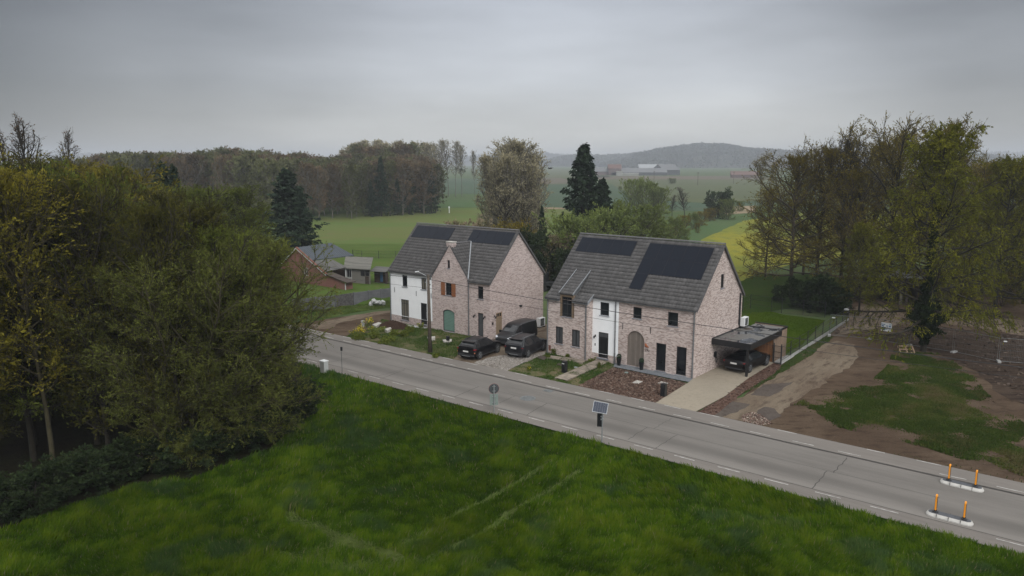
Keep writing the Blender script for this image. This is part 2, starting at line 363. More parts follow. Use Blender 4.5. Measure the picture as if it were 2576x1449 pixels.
M['g_forest'] = ground_mat('forest_floor', (.018, .015, .010), (.022, .026, .010), (.012, .010, .008), .2, 2)
M['g_field'] = ground_mat('field_olive', (.105, .125, .040), (.085, .130, .036), (.12, .11, .05), .03, .35, stretch=(.6, 1.6, 1))
M['g_field_green'] = ground_mat('field_green', (.064, .108, .044), (.074, .106, .048), (.078, .112, .048), .02, .3)
M['g_field_teal'] = ground_mat('field_teal', (.056, .088, .056), (.064, .092, .058), (.075, .092, .058), .01, .1)
M['g_field_brown'] = ground_mat('field_brown', (.13, .105, .08), (.11, .10, .075), (.09, .10, .06), .01, .1)
M['g_orchard'] = ground_mat('field_orchard', (.095, .11, .055), (.08, .10, .055), (.11, .10, .07), .015, .12, stretch=(.3, 2.5, 1))
M['g_yellow'] = ground_mat('field_yellow', (.215, .200, .030), (.145, .165, .035), (.12, .145, .04), .05, .5, stretch=(1, .5, 1))
M['g_reed'] = ground_mat('field_reed', (.26, .20, .14), (.20, .16, .10), (.14, .14, .07), .05, .5)
M['g_yard'] = ground_mat('yard_grass', (.060, .100, .022), (.075, .115, .026), (.09, .095, .035), .15, 1.5)
M['g_lawn'] = ground_mat('lawn_grass', (.045, .080, .006), (.060, .090, .008), (.040, .075, .008), .12, 1.0)
M['g_dirt'] = ground_mat('dirt', (.080, .056, .039), (.118, .086, .060), (.050, .034, .024), .25, 1.2, stretch=(.65, 1.4, 1), bd=.06, c_lo=.50, c_hi=.70)
M['g_dirt_dark'] = ground_mat('dirt_dark', (.055, .040, .031), (.080, .058, .043), (.034, .025, .020), .3, 1.2, stretch=(.35, 2.0, 1), bd=.08, c_lo=.46, c_hi=.62)
M['g_sand'] = ground_mat('sand_track', (.190, .155, .115), (.145, .112, .082), (.085, .062, .046), .30, 1.1, stretch=(.45, 1.6, 1), bd=.05, rot=R_(53), c_lo=.50, c_hi=.68)
M['g_asphalt_patch'] = ground_mat('asphalt_patch', (.085, .072, .064), (.10, .085, .072), (.07, .055, .048), .3, 2)
M['g_soil'] = ground_mat('dark_soil', (.048, .030, .022), (.036, .022, .016), (.06, .04, .03), 1, 6)
M['g_gravel'] = ground_mat('gravel', (.25, .225, .195), (.21, .185, .16), (.34, .32, .29), .4, 7.0, fine=16, c_lo=.52, c_hi=.6, bd=.04)
M['g_mulch'] = ground_mat('bark_mulch', (.105, .062, .046), (.13, .08, .06), (.17, .125, .105), 1, 9.0, fine=20, c_lo=.55, c_hi=.62, bd=.05)
M['g_drive'] = ground_mat('washed_concrete', (.29, .255, .20), (.265, .235, .185), (.24, .21, .165), .3, 3.0, fine=30, bd=.008)
M['g_slate'] = ground_mat('slate_paving', (.17, .185, .20), (.20, .21, .22), (.13, .14, .155), 1.2, 4.0)
M['g_weeds'] = ground_mat('garden_grass', (.055, .075, .025), (.12, .105, .055), (.14, .11, .07), .5, 1.6)
M['g_lot_grass'] = ground_mat('lot_grass', (.030, .050, .012), (.046, .052, .018), (.080, .060, .042), .3, 1.2, c_lo=.55, c_hi=.62)
# ------------------------------------------------------------------ ground, fields, road
RTH = R_(-38.2); RO = Vector((0, 53, 0)); RE = Vector((math.cos(RTH), math.sin(RTH), 0)); RN = Vector((-RE.y, RE.x, 0))
def RP(u, n, z=0.0): p = RO + RE * u + RN * n; return Vector((p.x, p.y, z))
def rl(P): d = Vector((P[0], P[1], 0)) - RO; return d.dot(RE), d.dot(RN)
def densify(pts, step, jit, rng):
    out = []; n = len(pts)
    for i in range(n):
        a, b = Vector(pts[i][:2]), Vector(pts[(i + 1) % n][:2]); L = (b - a).length; k = max(1, int(L / step))
        nv = Vector((-(b - a).y, (b - a).x)).normalized() if L > 0 else Vector((0, 0))
        for j in range(k):
            p = a.lerp(b, j / k) + (nv * rng.uniform(-jit, jit) if (j or jit > .5) else Vector((0, 0)))
            out.append((p.x, p.y))
    return out
def sheet(name, pts, z, mat, step=0, jit=0, seed=1):
    P = [(p[0], p[1]) for p in pts]
    if step: P = densify(P, step, jit, random.Random(seed))
    me = bpy.data.meshes.new(name); me.from_pydata([(x, y, z) for x, y in P], [], [tuple(range(len(P)))]); me.materials.append(mat)
    if me.polygons[0].normal.z < 0: me.flip_normals()
    return struct(link(name, me))
sheet('ground', [(-4300, -120), (4300, -120), (4300, 4800), (-4300, 4800)], 0, M['g_base'])
# far fields, band by band
sheet('field', [G(x, y) for x, y in [(690, 690), (760, 560), (800, 541), (1046, 528), (1100, 524), (1230, 522), (1420, 524), (1480, 556), (1500, 690)]], .03, M['g_field'], 6, .5)
sheet('field', [G(x, y) for x, y in [(1060, 527), (1100, 489), (1235, 488), (1420, 522), (1230, 521), (1100, 523)]], .04, M['g_field_green'])
sheet('field', [G(x, y) for x, y in [(1340, 523), (1340, 464), (1560, 464), (1640, 500), (1600, 530)]], .05, M['g_field_teal'])
sheet('field', [G(x, y) for x, y in [(1090, 488), (1100, 449), (1240, 449), (1240, 488)]], .05, M['g_field_teal'])
sheet('field', [G(x, y) for x, y in [(1340, 463), (1340, 447), (1410, 447), (1470, 463)]], .06, M['g_field_brown'])
sheet('field', [G(x, y) for x, y in [(1300, 446), (1300, 425), (1400, 424), (1480, 432), (1540, 446)]], .06, M['g_orchard'])
sheet('field', [G(x, y) for x, y in [(1480, 452), (1480, 443), (1900, 443), (1960, 452)]], .06, M['g_field_brown'])
sheet('field', [G(x, y) for x, y in [(1540, 464), (1520, 453), (1960, 453), (2000, 500), (1800, 512), (1600, 500)]], .06, M['g_orchard'])
sheet('field', [G(x, y) for x, y in [(1660, 505), (1800, 513), (1990, 502), (1900, 526), (1760, 532), (1690, 530)]], .05, M['g_field_teal'])
sheet('field', [G(x, y) for x, y in [(1640, 620), (1700, 578), (1760, 545), (1900, 532), (2200, 520), (2000, 560), (1865, 575), (1760, 620), (1740, 700)]], .05, M['g_field_green'], 8, .3)
sheet('rapeseed_field', [G(x, y) for x, y in [(1740, 640), (1765, 603), (1870, 556), (2060, 530), (2300, 530), (2300, 640), (2030, 655), (1900, 690), (1860, 716), (1800, 716)]], .06, M['g_yellow'], 4, .25)
sheet('reed_bed', [G(x, y) for x, y in [(1800, 532), (1815, 520), (1900, 518), (1900, 536), (1830, 540)]], .09, M['g_reed'], 4, .6)
sheet('dirt_road', [G(x, y) for x, y in [(1330, 527), (1330, 521), (1420, 523), (1420, 527)]], .10, M['g_reed'])
sheet('grass_verge', [G(x, y) for x, y in [(1850, 800), (1850, 716), (1900, 692), (2060, 690), (2160, 700), (2120, 790), (2000, 775)]], .07, M['g_meadow'], 2, .2)
# yard behind the concrete fence: a bank retained by the fence
def bank():
    xs = np.linspace(-55, -6, 50); ys = np.linspace(81, 150, 60); X, Y = np.meshgrid(xs, ys)
    fy = 80.64 + (X + 21.54) * (86.24 - 80.64) / (21.54 - 14.39)
    fy = np.where(X < -21.5, 80.8 + (-21.5 - X) * .1, fy)
    s = lambda t: np.clip(t, 0, 1) ** 2 * (3 - 2 * np.clip(t, 0, 1))
    Z = 1.05 * s((Y - fy - .1) / .5) * s((150 - Y) / 22) * s((-8 - X) / 5)
    Z = np.where(Z > .01, Z, -.05)
    V = np.stack([X, Y, Z], -1).reshape(-1, 3); n = len(xs)
    F = [(j * n + i, j * n + i + 1, (j + 1) * n + i + 1, (j + 1) * n + i) for j in range(len(ys) - 1) for i in range(n - 1)]
    struct(link('grass_bank', np_mesh('grass_bank', V, F, [M['g_yard']], smooth=True)))
bank()
# the road, in its own frame: x along it, y across
def road_mat(name, base, main=True):
    m, n, l, b = new_mat(name)
    tc = N(n, 'ShaderNodeTexCoord'); v = tc.outputs['Object']; sp = N(n, 'ShaderNodeSeparateXYZ'); l.new(v, sp.inputs[0])
    f1 = noise(n, l, v, .25, 5, .6, .35, .65, (.5, 1.3, 1)); f2 = noise(n, l, v, 1.0, 6, .7, .3, .7, (.35, 5, 1)); f3 = noise(n, l, v, 25, 2, .7, .2, .8)
    c = mixc(n, l, f1, base, [x * .84 for x in base]); 
    k = N(n, 'ShaderNodeMapRange'); k.inputs[3].default_value = .90; k.inputs[4].default_value = 1.10; l.new(f2, k.inputs[0]); c = mixc(n, l, 1.0, c, k.outputs[0], 'MULTIPLY')
    k = N(n, 'ShaderNodeMapRange'); k.inputs[3].default_value = .93; k.inputs[4].default_value = 1.07; l.new(f3, k.inputs[0]); c = mixc(n, l, 1.0, c, k.outputs[0], 'MULTIPLY')
    if main:   # rubber marks of the wheel tracks, patchy
        for y0, w, a in ((-3.55, .60, .38), (-2.0, .45, .08), (-1.0, .40, .10), (-.35, .3, .05)):
            d = N(n, 'ShaderNodeMath', operation='SUBTRACT'); l.new(sp.outputs[1], d.inputs[0]); d.inputs[1].default_value = y0
            ab = N(n, 'ShaderNodeMath', operation='ABSOLUTE'); l.new(d.outputs[0], ab.inputs[0])
            mr = N(n, 'ShaderNodeMapRange', interpolation_type='SMOOTHSTEP'); mr.inputs[1].default_value = w * 1.4; mr.inputs[2].default_value = w * .2; mr.inputs[3].default_value = 0; mr.inputs[4].default_value = a; l.new(ab.outputs[0], mr.inputs[0])
            mu = N(n, 'ShaderNodeMath', operation='MULTIPLY'); l.new(mr.outputs[0], mu.inputs[0])
            pk = N(n, 'ShaderNodeMapRange'); pk.inputs[3].default_value = .55; pk.inputs[4].default_value = 1.1; l.new(f2, pk.inputs[0]); l.new(pk.outputs[0], mu.inputs[1])
            c = mixc(n, l, mu.outputs[0], c, (.045, .042, .038))
        # pale dusty gutter side
        mr = N(n, 'ShaderNodeMapRange', interpolation_type='SMOOTHSTEP'); mr.inputs[1].default_value = -4.25; mr.inputs[2].default_value = -4.75; mr.inputs[3].default_value = 0; mr.inputs[4].default_value = .45; l.new(sp.outputs[1], mr.inputs[0])
        c = mixc(n, l, mr.outputs[0], c, [x * 1.3 for x in base])
    l.new(c, b.inputs['Base Color']); b.inputs['Roughness'].default_value = .85; b.inputs['Specular IOR Level'].default_value = .25
    bump(n, l, b, f3, .004)
    return m
M['road'] = road_mat('road_concrete', (.172, .160, .145)); M['bike'] = road_mat('bike_lane_concrete', (.180, .164, .147), False)
M['joint'] = plain('joint', (.060, .055, .050), .9, var=.3); M['lane_paint'] = plain('lane_paint', (.34, .33, .31), .8, var=.3, scale=5)
def n_far(u): return 2.17 + .0075 * u - .00025 * u * u if u > -40 else 1.4
def n_kerb(u): return .42 + .0025 * u
def n_near(u): return -5.15 + .002 * u
def n_grass(u): return -6.28
US = list(np.arange(-80, 62, 2.0))
def strip(name, fa, fb, z, mat, parent=None, us=US, step_down=0):
    mb = MB()
    for a, b in zip(us[:-1], us[1:]):
        mb.quad((a, fa(a), z), (b, fa(b), z), (b, fb(b), z), (a, fb(a), z))
    o = mb.build(name, mat, parent)
    if parent is None: o.location = RO; o.rotation_euler = (0, 0, RTH); struct(o)
    return o
road = strip('road', n_near, n_kerb, .10, M['road'])
bike1 = strip('bike_path', n_kerb, n_far, .125, M['bike']); bike2 = strip('bike_path', n_grass, n_near, .125, M['bike'])
# kerb joints, slab joints and cracks
rng = random.Random(5)
kj = MB()
def strip_line(mb, pts, w, z):
    for (a, b) in zip(pts[:-1], pts[1:]):
        a, b = Vector(a), Vector(b); d = (b - a).normalized(); nn = Vector((-d.y, d.x)) * w / 2
        mb.quad((*(a - nn), z), (*(b - nn), z), (*(b + nn), z), (*(a + nn), z))
def wob(a, b, k, j):
    a, b = Vector(a), Vector(b); return [a.lerp(b, i / k) + Vector((rng.uniform(-j, j), rng.uniform(-j, j))) * (0 < i < k) for i in range(k + 1)]
strip_line(kj, [(u, n_kerb(u) - .02 + rng.uniform(-.015, .015)) for u in US], .13, .131)
strip_line(kj, [(u, n_near(u) + rng.uniform(-.01, .01)) for u in US], .05, .131)
strip_line(kj, [(u, -2.28 + rng.uniform(-.02, .02)) for u in US if u < 30], .028, .104)
for cf, a, b, w in [(c6, (815, 440), (590, 575), .045), (c6, (1835, 685), (1640, 810), .04), (c6, (2090, 590), (1900, 700), .03), (c6, (490, 365), (330, 440), .04), (c5, (1260, 815), (930, 940), .05),
                    (c5, (2215, 1030), (1880, 1170), .05), (c7, (440, 585), (310, 745), .05), (c7, (605, 475), (495, 600), .05), (c6, (2145, 760), (1910, 905), .04), (c5, (740, 580), (600, 630), .03)]:
    A, B = rl(G(*cf(*a), .1)), rl(G(*cf(*b), .1)); strip_line(kj, wob(A, B, 9, .05), w, .106)
for u in (-40, -33, -27, -15, -9):
    strip_line(kj, wob((u, -5.1), (u + .2, -2.3), 7, .03), .035, .106); strip_line(kj, wob((u + 2, -2.3), (u + 2.2, .4), 7, .03), .03, .106)
kj.build('road_joint', M['joint'], road)
dm = MB()
def worn_dash(u, n, L, w=.085):
    k = 4
    for i in range(k):
        a, b = u + L * i / k, u + L * (i + 1) / k; j1, j2 = rng.uniform(-.012, .012), rng.uniform(-.02, .01)
        dm.quad((a, n - w / 2 + j1, .131), (b, n - w / 2 + j1, .131), (b, n + w / 2 + j2, .131), (a, n + w / 2 + j2, .131))
u = -60.0
while u < 58:
    if rng.random() > .06: worn_dash(u, n_kerb(u) + .36, 1.2)
    if rng.random() > .08: worn_dash(u + .6, n_near(u) - .26, 1.2, .09)
    if rng.random() > .25: worn_dash(u + 1.2, n_far(u) - .10, rng.uniform(.8, 1.4), .10)
    u += 2.5
dm.build('lane_marking', M['lane_paint'], road)
# earth verge line where grass meets the far bike path, near manholes
def manhole(px, py, w, d, rz=0, round_=False, name='manhole_cover', lab=''):
    P = G(px, py, .1); mb = MB()
    if round_:
        mb.lathe([(w, 0), (w, .012), (w * .86, .014)], k=20)
        for i in range(-3, 4):
            h = math.sqrt(max(.01, (w * .8) ** 2 - (i * w * .22) ** 2)); mb.box(-h, h, i * w * .22 - .02, i * w * .22 + .02, .014, .022)
    else:
        mb.box(-w, w, -d, d, 0, .012)
        for i in range(-3, 4): mb.box(i * w * .26 - .02, i * w * .26 + .02, -d * .8, d * .8, .012, .02)
    o = mb.build(name, M['steel_dull'], None, loc=P, rz=RTH); tag(o, lab, 'manhole cover'); o.location.z = .1
manhole(1328, 1002, .55, .5, round_=True, lab='round iron manhole cover with bars in the far half of the road')
manhole(1379, 983, .32, .25, lab='small dark drain grate in the road near the far bike path', name='drain_grate')
manhole(1270, 1033, .35, .25, lab='flat rectangular drain grate by the near edge of the road', name='drain_grate')
# plots between road and houses
HB_O, HB_R = Vector((3.45, 62.48, 0)), R_(-39.88); HA_O, HA_R = Vector((-12.29, 74.73, 0)), R_(-38.70)
def LB(s, t, z=0.0): return HB_O + Vector((math.cos(HB_R) * s - math.sin(HB_R) * t, math.sin(HB_R) * s + math.cos(HB_R) * t, z))
def LA(s, t, z=0.0): return HA_O + Vector((math.cos(HA_R) * s - math.sin(HA_R) * t, math.sin(HA_R) * s + math.cos(HA_R) * t, z))
def far_edge(u0, u1, d=0.0, k=8): return [RP(u, n_far(u) + d) for u in np.linspace(u0, u1, k)]
us_px = lambda cf, p: rl(G(*cf(*p), .1))[0]
GA = sheet('garden_ground', far_edge(-24, us_px(c5, (1850, 690))) + [G(*c5(2150, 430)), LA(11.5, .3), LA(0, .3), LA(-1.5, 0)], .045, M['g_weeds'], 1.0, .18)
sheet('bare_earth', far_edge(-32, -19.5) + [G(*c5(850, 290)), LA(-.2, 1.5), G(*c5(1080, 60)), G(*c5(800, 90)), G(*c5(500, 130)), G(*c5(200, 175)), G(*c5(50, 220))], .05, M['g_dirt'], .8, .25)
sheet('sandy_earth', [G(*c5(*p)) for p in [(60, 240), (500, 135), (860, 72), (1080, 55), (1080, 85), (860, 120), (640, 170), (420, 215), (340, 280), (120, 300)]], .056, M['g_sand'], .6, .15)
sheet('dirt_yard', [G(*cz(*p)) for p in [(180, 945), (690, 1012), (1000, 880), (1500, 850), (2140, 800)]] + [LB(-.1, 1), LB(-.1, 9), LA(13.3, 12), LA(13.25, 0), LA(11.3, .2), G(*cz(650, 560)), G(*cz(420, 800))], .05, M['g_sand'], .8, .15)
gv = sheet('gravel_drive', [G(*cz(*p)) for p in [(680, 985), (1000, 1075), (1340, 1152), (1500, 1065), (1900, 895), (2130, 800), (2135, 745), (1850, 800), (1500, 830), (1200, 830), (950, 880)]], .06, M['g_gravel'], .5, .12)
sheet('garden_ground', [G(*cz(1345, 1152))] + [G(*c6(*p)) for p in [(640, 165), (900, 235), (1130, 272), (1290, 185), (1480, 75), (1440, 0)]] + [LB(4.0, -.5), LB(0, -.9), G(*cz(2130, 800)), G(*cz(1900, 895))], .048, M['g_weeds'], .8, .1)
ML1 = [G(*c6(*p)) for p in [(1130, 272), (1530, 362), (1918, 448), (2240, 242), (1490, 82), (1290, 190)]]
sheet('mulch_bed', ML1, .055, M['g_mulch'], .5, .06)
sheet('slate_terrace', [LB(6.3, .05), LB(13.1, .05), LB(13.3, -1.0), LB(12.4, -1.05), G(*c6(1490, 78))], .09, M['g_slate'])
sheet('driveway', [G(*c6(1916, 449)), G(*c6(2328, 546)), G(*c4(20, 1300)), G(*c4(345, 1128)), G(*c4(590, 938)), G(*c4(868, 768)), LB(15.95, 9), LB(13.05, 9), LB(13.05, 0), LB(13.3, -1.0)], .075, M['g_drive'])
sheet('drive_edge_slab', [LB(15.9, 8.3), LB(16.7, 8.3), LB(16.6, 11.4), LB(15.8, 11.4)], .07, M['concrete_grey'])
ML2 = [G(*c6(2330, 547)), G(*c6(2576, 605)), G(*c4(220, 1345)), G(*c4(540, 1090)), G(*c4(880, 880)), G(*c4(950, 785)), G(*c4(868, 765)), G(*c4(590, 935)), G(*c4(345, 1125))]
sheet('mulch_bed', ML2, .06, M['g_mulch'], .5, .06)
# the building lot on the right
ub = us_px(c6, (2576, 612))
sheet('dirt', far_edge(ub - .3, 60, 0, 24) + [G(3300, 1100), G(3300, 700), G(2135, 700), G(*c8(880, 630))] + [G(*c4(1690, 290)), G(*c4(1480, 460)), G(*c4(1160, 640)), G(*c4(955, 785))], .04, M['g_dirt'], 1.5, .15)
sheet('dirt_track', [G(*c4(*p)) for p in [(130, 1310), (300, 1260), (420, 1180), (640, 1080), (760, 1000), (900, 870), (1080, 780), (1240, 700), (1380, 560)]] + [G(*c4(*p)) for p in [(1560, 520), (1760, 560), (1800, 700), (1700, 820), (1500, 900), (1400, 1000), (1200, 1120), (1050, 1200), (920, 1330), (800, 1440), (560, 1400), (300, 1350)]], .05, M['g_sand'], .7, .2)
sheet('asphalt_patch', [G(*c4(*p)) for p in [(620, 1110), (760, 1000), (1080, 975), (960, 1060), (830, 1130)]], .057, M['g_asphalt_patch'], .5, .08)
sheet('asphalt_patch', [G(*c4(*p)) for p in [(140, 1310), (420, 1180), (620, 1215), (480, 1300), (270, 1360)]], .057, M['g_asphalt_patch'], .5, .08)
sheet('asphalt_patch', [G(*c4(*p)) for p in [(640, 1330), (780, 1240), (880, 1260), (960, 1340), (800, 1410)]], .058, M['g_asphalt_patch'], .5, .12)
sheet('sandy_earth', [G(*c8(*p)) for p in [(880, 660), (960, 630), (1140, 640), (1250, 690), (1280, 740), (1150, 770), (900, 810), (780, 830), (830, 740)]], .05, M['g_sand'], .9, .3)
sheet('sandy_earth', [G(*c8(*p)) for p in [(1440, 690), (1700, 690), (2065, 730), (2400, 790), (2400, 880), (2065, 835), (1700, 770), (1450, 745)]], .05, M['g_sand'], 1.2, .35)
sheet('dark_earth', [G(*c8(*p)) for p in [(1020, 850), (1300, 800), (1500, 770), (2065, 840), (2400, 880), (2700, 1300), (2400, 1420), (2065, 1300), (1850, 1200), (1750, 1080), (1500, 960), (1180, 880)]], .053, M['g_dirt_dark'], 1.0, .3)
LOTG = [G(*c8(*p)) for p in [(430, 1350), (560, 1270), (800, 1200), (1000, 1165), (1130, 1050), (1180, 940), (1500, 960), (1720, 1080), (1800, 1220), (1990, 1380), (2150, 1500)]] + [G(*c7(*p)) for p in [(2300, 700), (2064, 640), (1750, 570), (1500, 480), (1250, 400), (900, 320), (450, 215), (150, 120)]]
VG = [G(*c4(*p)) for p in [(955, 790), (1160, 640), (1480, 460), (1530, 480), (1420, 560), (1290, 680), (1100, 790), (900, 900), (780, 980), (620, 1060), (540, 1090), (880, 880)]]
sheet('grass_verge', VG, .056, M['g_lot_grass'], .6, .15)
LAWN = [G(*c8(*p)) for p in [(150, 690), (190, 680), (380, 672), (430, 690), (700, 735), (640, 770), (440, 900), (300, 800), (140, 760)]]
sheet('lawn', [LB(13.12, 8.5), LB(15.8, 11.4)] + [G(*c4(*p)) for p in [(1000, 665), (1180, 560), (1430, 300), (1380, 290), (960, 235), (860, 208), (640, 215), (520, 250)]] + [LB(5, 22), LB(5, 8.5)], .06, M['g_lawn'])
# foreground meadow soil and forest floor
MEAD = [RP(u, n_grass(u)) for u in np.arange(-24, 62, 3)] + [(90, -20, 0), (-90, -20, 0), (-60, 30, 0)] + [G(*p) for p in [(-200, 1400), (0, 1345), (177, 1277), (376, 1218), (472, 1213), (682, 1132), (795, 1036)]]
sheet('meadow_ground', MEAD, .05, M['g_meadow'], 2, 0)
FOREST = [G(*p) for p in [(-300, 1420), (0, 1345), (177, 1277), (376, 1218), (472, 1213), (682, 1132), (795, 1036)]] + [RP(-17, -6.3), RP(-60, -6.3), (-75, 95, 0), (-75, 20, 0)]
sheet('forest_floor', FOREST, .06, M['g_forest'], 2, .4)

# hills with woodland, far away
def leaf_quads(C, size, rs, aspect=1.0, axis=None, flat=0.0):
    n = len(C); a = rs.randn(n, 3); a /= np.linalg.norm(a, axis=1)[:, None] + 1e-9
    if axis is not None: a = axis + a * .35; a /= np.linalg.norm(a, axis=1)[:, None] + 1e-9
    b = rs.randn(n, 3); b[:, 2] *= (1 - flat); b -= (b * a).sum(1)[:, None] * a; b /= np.linalg.norm(b, axis=1)[:, None] + 1e-9
    s = (np.asarray(size) * (.45 + 1.2 * rs.rand(n) ** 2))[:, None]; a = a * s * aspect; b = b * s * .55
    V = np.stack([C - a, C + b, C + a, C - b], 1).reshape(-1, 3); F = np.arange(4 * n).reshape(n, 4); return V, F
def smooth_noise1(x, seed):
    r = np.random.RandomState(seed); k = np.arange(1, 40); a = r.rand(39) * 2 * np.pi; w = 1 / k ** .9
    return (np.sin(x[..., None] * k + a) * w).sum(-1)
def hill(prof, Y, depth, name, mat, seed, lab=None):
    # prof: list of (column px, ridge row px, foot row px); built as a rounded ridge at its own distance
    prof = sorted(prof); px = np.array([p[0] for p in prof], float); py = np.array([p[1] for p in prof], float)
    xs = np.arange(px[0], px[-1], 3.2); ry = np.interp(xs, px, py)
    kx = Y * math.cos(PIT) + CAMH * math.sin(PIT)
    X = (xs - 1288) / FPX * kx; Ht = CAMH + (406.8 - ry) / FPX * Y * 1.0
    Ht = Ht * np.clip(np.minimum(xs - px[0], px[-1] - xs) / 90, .12, 1) ** .6
    nd = 14; V = []; rs = np.random.RandomState(seed)
    for j in range(nd):
        f = j / (nd - 1); sh = math.sin(math.pi / 2 * min(1, f / .55)) if f < .55 else math.cos(math.pi / 2 * (f - .55) / .45)
        sh = max(0, sh); base = Ht * (.30 + .70 * sh) if 0 < j < nd - 1 else Ht * 0
        jit = rs.rand(len(xs)) * 5.5 + smooth_noise1(X / 60 + j * 1.7, seed) * 1.2
        V.append(np.stack([X + rs.randn(len(xs)) * .8, Y + depth * f + rs.randn(len(xs)) * 2 + 0 * X, np.maximum(-.5, base + (jit if 0 < j < nd - 1 else -.5))], -1))
    V = np.array(V).reshape(-1, 3); n = len(xs)
    F = [(j * n + i, j * n + i + 1, (j + 1) * n + i + 1, (j + 1) * n + i) for j in range(nd - 1) for i in range(n - 1)]
    H_ = struct(link(name, np_mesh(name, V, F, [mat])))
    m_ = 26000 if depth == 700 and Y < 3000 else 9000; i = rs.randint(0, n - 1, m_); j = rs.randint(0, 8, m_); a, b = rs.rand(m_, 1), rs.rand(m_, 1); Vg = V.reshape(nd, n, 3)
    C = Vg[j, i] * (1 - a) * (1 - b) + Vg[j, i + 1] * a * (1 - b) + Vg[j + 1, i] * (1 - a) * b + Vg[j + 1, i + 1] * a * b; C[:, 2] += rs.rand(m_) * 5
    Vq, Fq = leaf_quads(C, 4.2 * Y / 1950, rs); w_ = link('hill_woodland', np_mesh('hill_woodland', Vq, Fq, [M['leaf_hill']])); tag(w_, lab, 'woodland', kind='stuff'); return H_
M['hill_wood'] = ground_mat('hill_wood', (.042, .046, .028), (.026, .029, .020), (.055, .048, .034), .02, .15, fine=.4, bd=.5)
hill([(1560, 403), (1640, 399), (1653, 389), (1677, 387), (1718, 377), (1781, 368), (1843, 361), (1890, 361), (1925, 364), (1957, 373), (2005, 376), (2150, 384), (2300, 386), (2500, 388), (2700, 390)], 1950, 700, 'hills', M['hill_wood'], 3, 'hazy woodland covering the broad hill on the right horizon')
hill([(1360, 398), (1420, 396), (1484, 393), (1540, 396), (1578, 393), (1660, 390), (1800, 392)], 2500, 500, 'hills', M['hill_wood'], 5, 'hazy low woodland between the spruce and the broad hill')
hill([(-900, 392), (-300, 390), (200, 388), (330, 389), (420, 394), (780, 398), (860, 391), (1000, 396), (1250, 392), (1360, 384), (1410, 390), (1560, 394), (1800, 393), (2100, 386), (2400, 380), (2560, 383), (2900, 388), (3500, 390)], 3700, 700, 'hills', M['hill_wood'], 8, 'faintest strip of woodland along the whole horizon')
# ------------------------------------------------------------------ house building kit
def band_wall(name, mat, parent, P, Lf, Rf, z0, z1, holes=(), reveal=None, depth=.14, zb=()):
    """wall between outlines Lf(z), Rf(z); holes are (s0, s1, z0, z1, rise); P(s, z, d) maps to 3D (d = depth behind the face)"""
    def edges(h, z):
        s0, s1, a, b, r = h
        if r and z > b - r:
            w = (s1 - s0) / 2; Rr = (w * w + r * r) / (2 * r); zc = b - Rr; hw = math.sqrt(max(0, Rr * Rr - (z - zc) ** 2)); m = (s0 + s1) / 2; return m - min(w, hw), m + min(w, hw)
        return s0, s1
    zs = {z0, z1, *zb}
    for h in holes:
        zs |= {h[2], h[3]}
        if h[4]: zs |= {h[3] - h[4] * (1 - math.sin(math.pi / 2 * i / 8)) for i in range(8)}
    zs = sorted(z for z in zs if z0 - 1e-6 <= z <= z1 + 1e-6); mb = MB()
    for a, b in zip(zs[:-1], zs[1:]):
        if b - a < 1e-5: continue
        mid = (a + b) / 2; hs = sorted([h for h in holes if h[2] < mid < h[3]]); cuts_a, cuts_b = [Lf(a)], [Lf(b)]
        for h in hs: ea, eb = edges(h, a + 1e-6), edges(h, b - 1e-6); cuts_a += list(ea); cuts_b += list(eb)
        cuts_a.append(Rf(a)); cuts_b.append(Rf(b))
        for i in range(0, len(cuts_a), 2):
            mb.quad(P(cuts_a[i], a, 0), P(cuts_a[i + 1], a, 0), P(cuts_b[i + 1], b, 0), P(cuts_b[i], b, 0))
        for h in hs:
            ea, eb = edges(h, a + 1e-6), edges(h, b - 1e-6)
            for i in (0, 1): mb.quad(P(ea[i], a, 0), P(ea[i], a, depth), P(eb[i], b, depth), P(eb[i], b, 0))
    for h in holes:
        if not h[4]: mb.quad(P(h[0], h[3], 0), P(h[1], h[3], 0), P(h[1], h[3], depth), P(h[0], h[3], depth))
        mb.quad(P(h[0], h[2], 0), P(h[1], h[2], 0), P(h[1], h[2], depth), P(h[0], h[2], depth))
    return mb.build(name, mat, parent)
def pbox(mb, P, s0, s1, z0, z1, d0, d1):
    mb.hexa([P(s0, z0, d0), P(s1, z0, d0), P(s1, z0, d1), P(s0, z0, d1), P(s0, z1, d0), P(s1, z1, d0), P(s1, z1, d1), P(s0, z1, d1)])
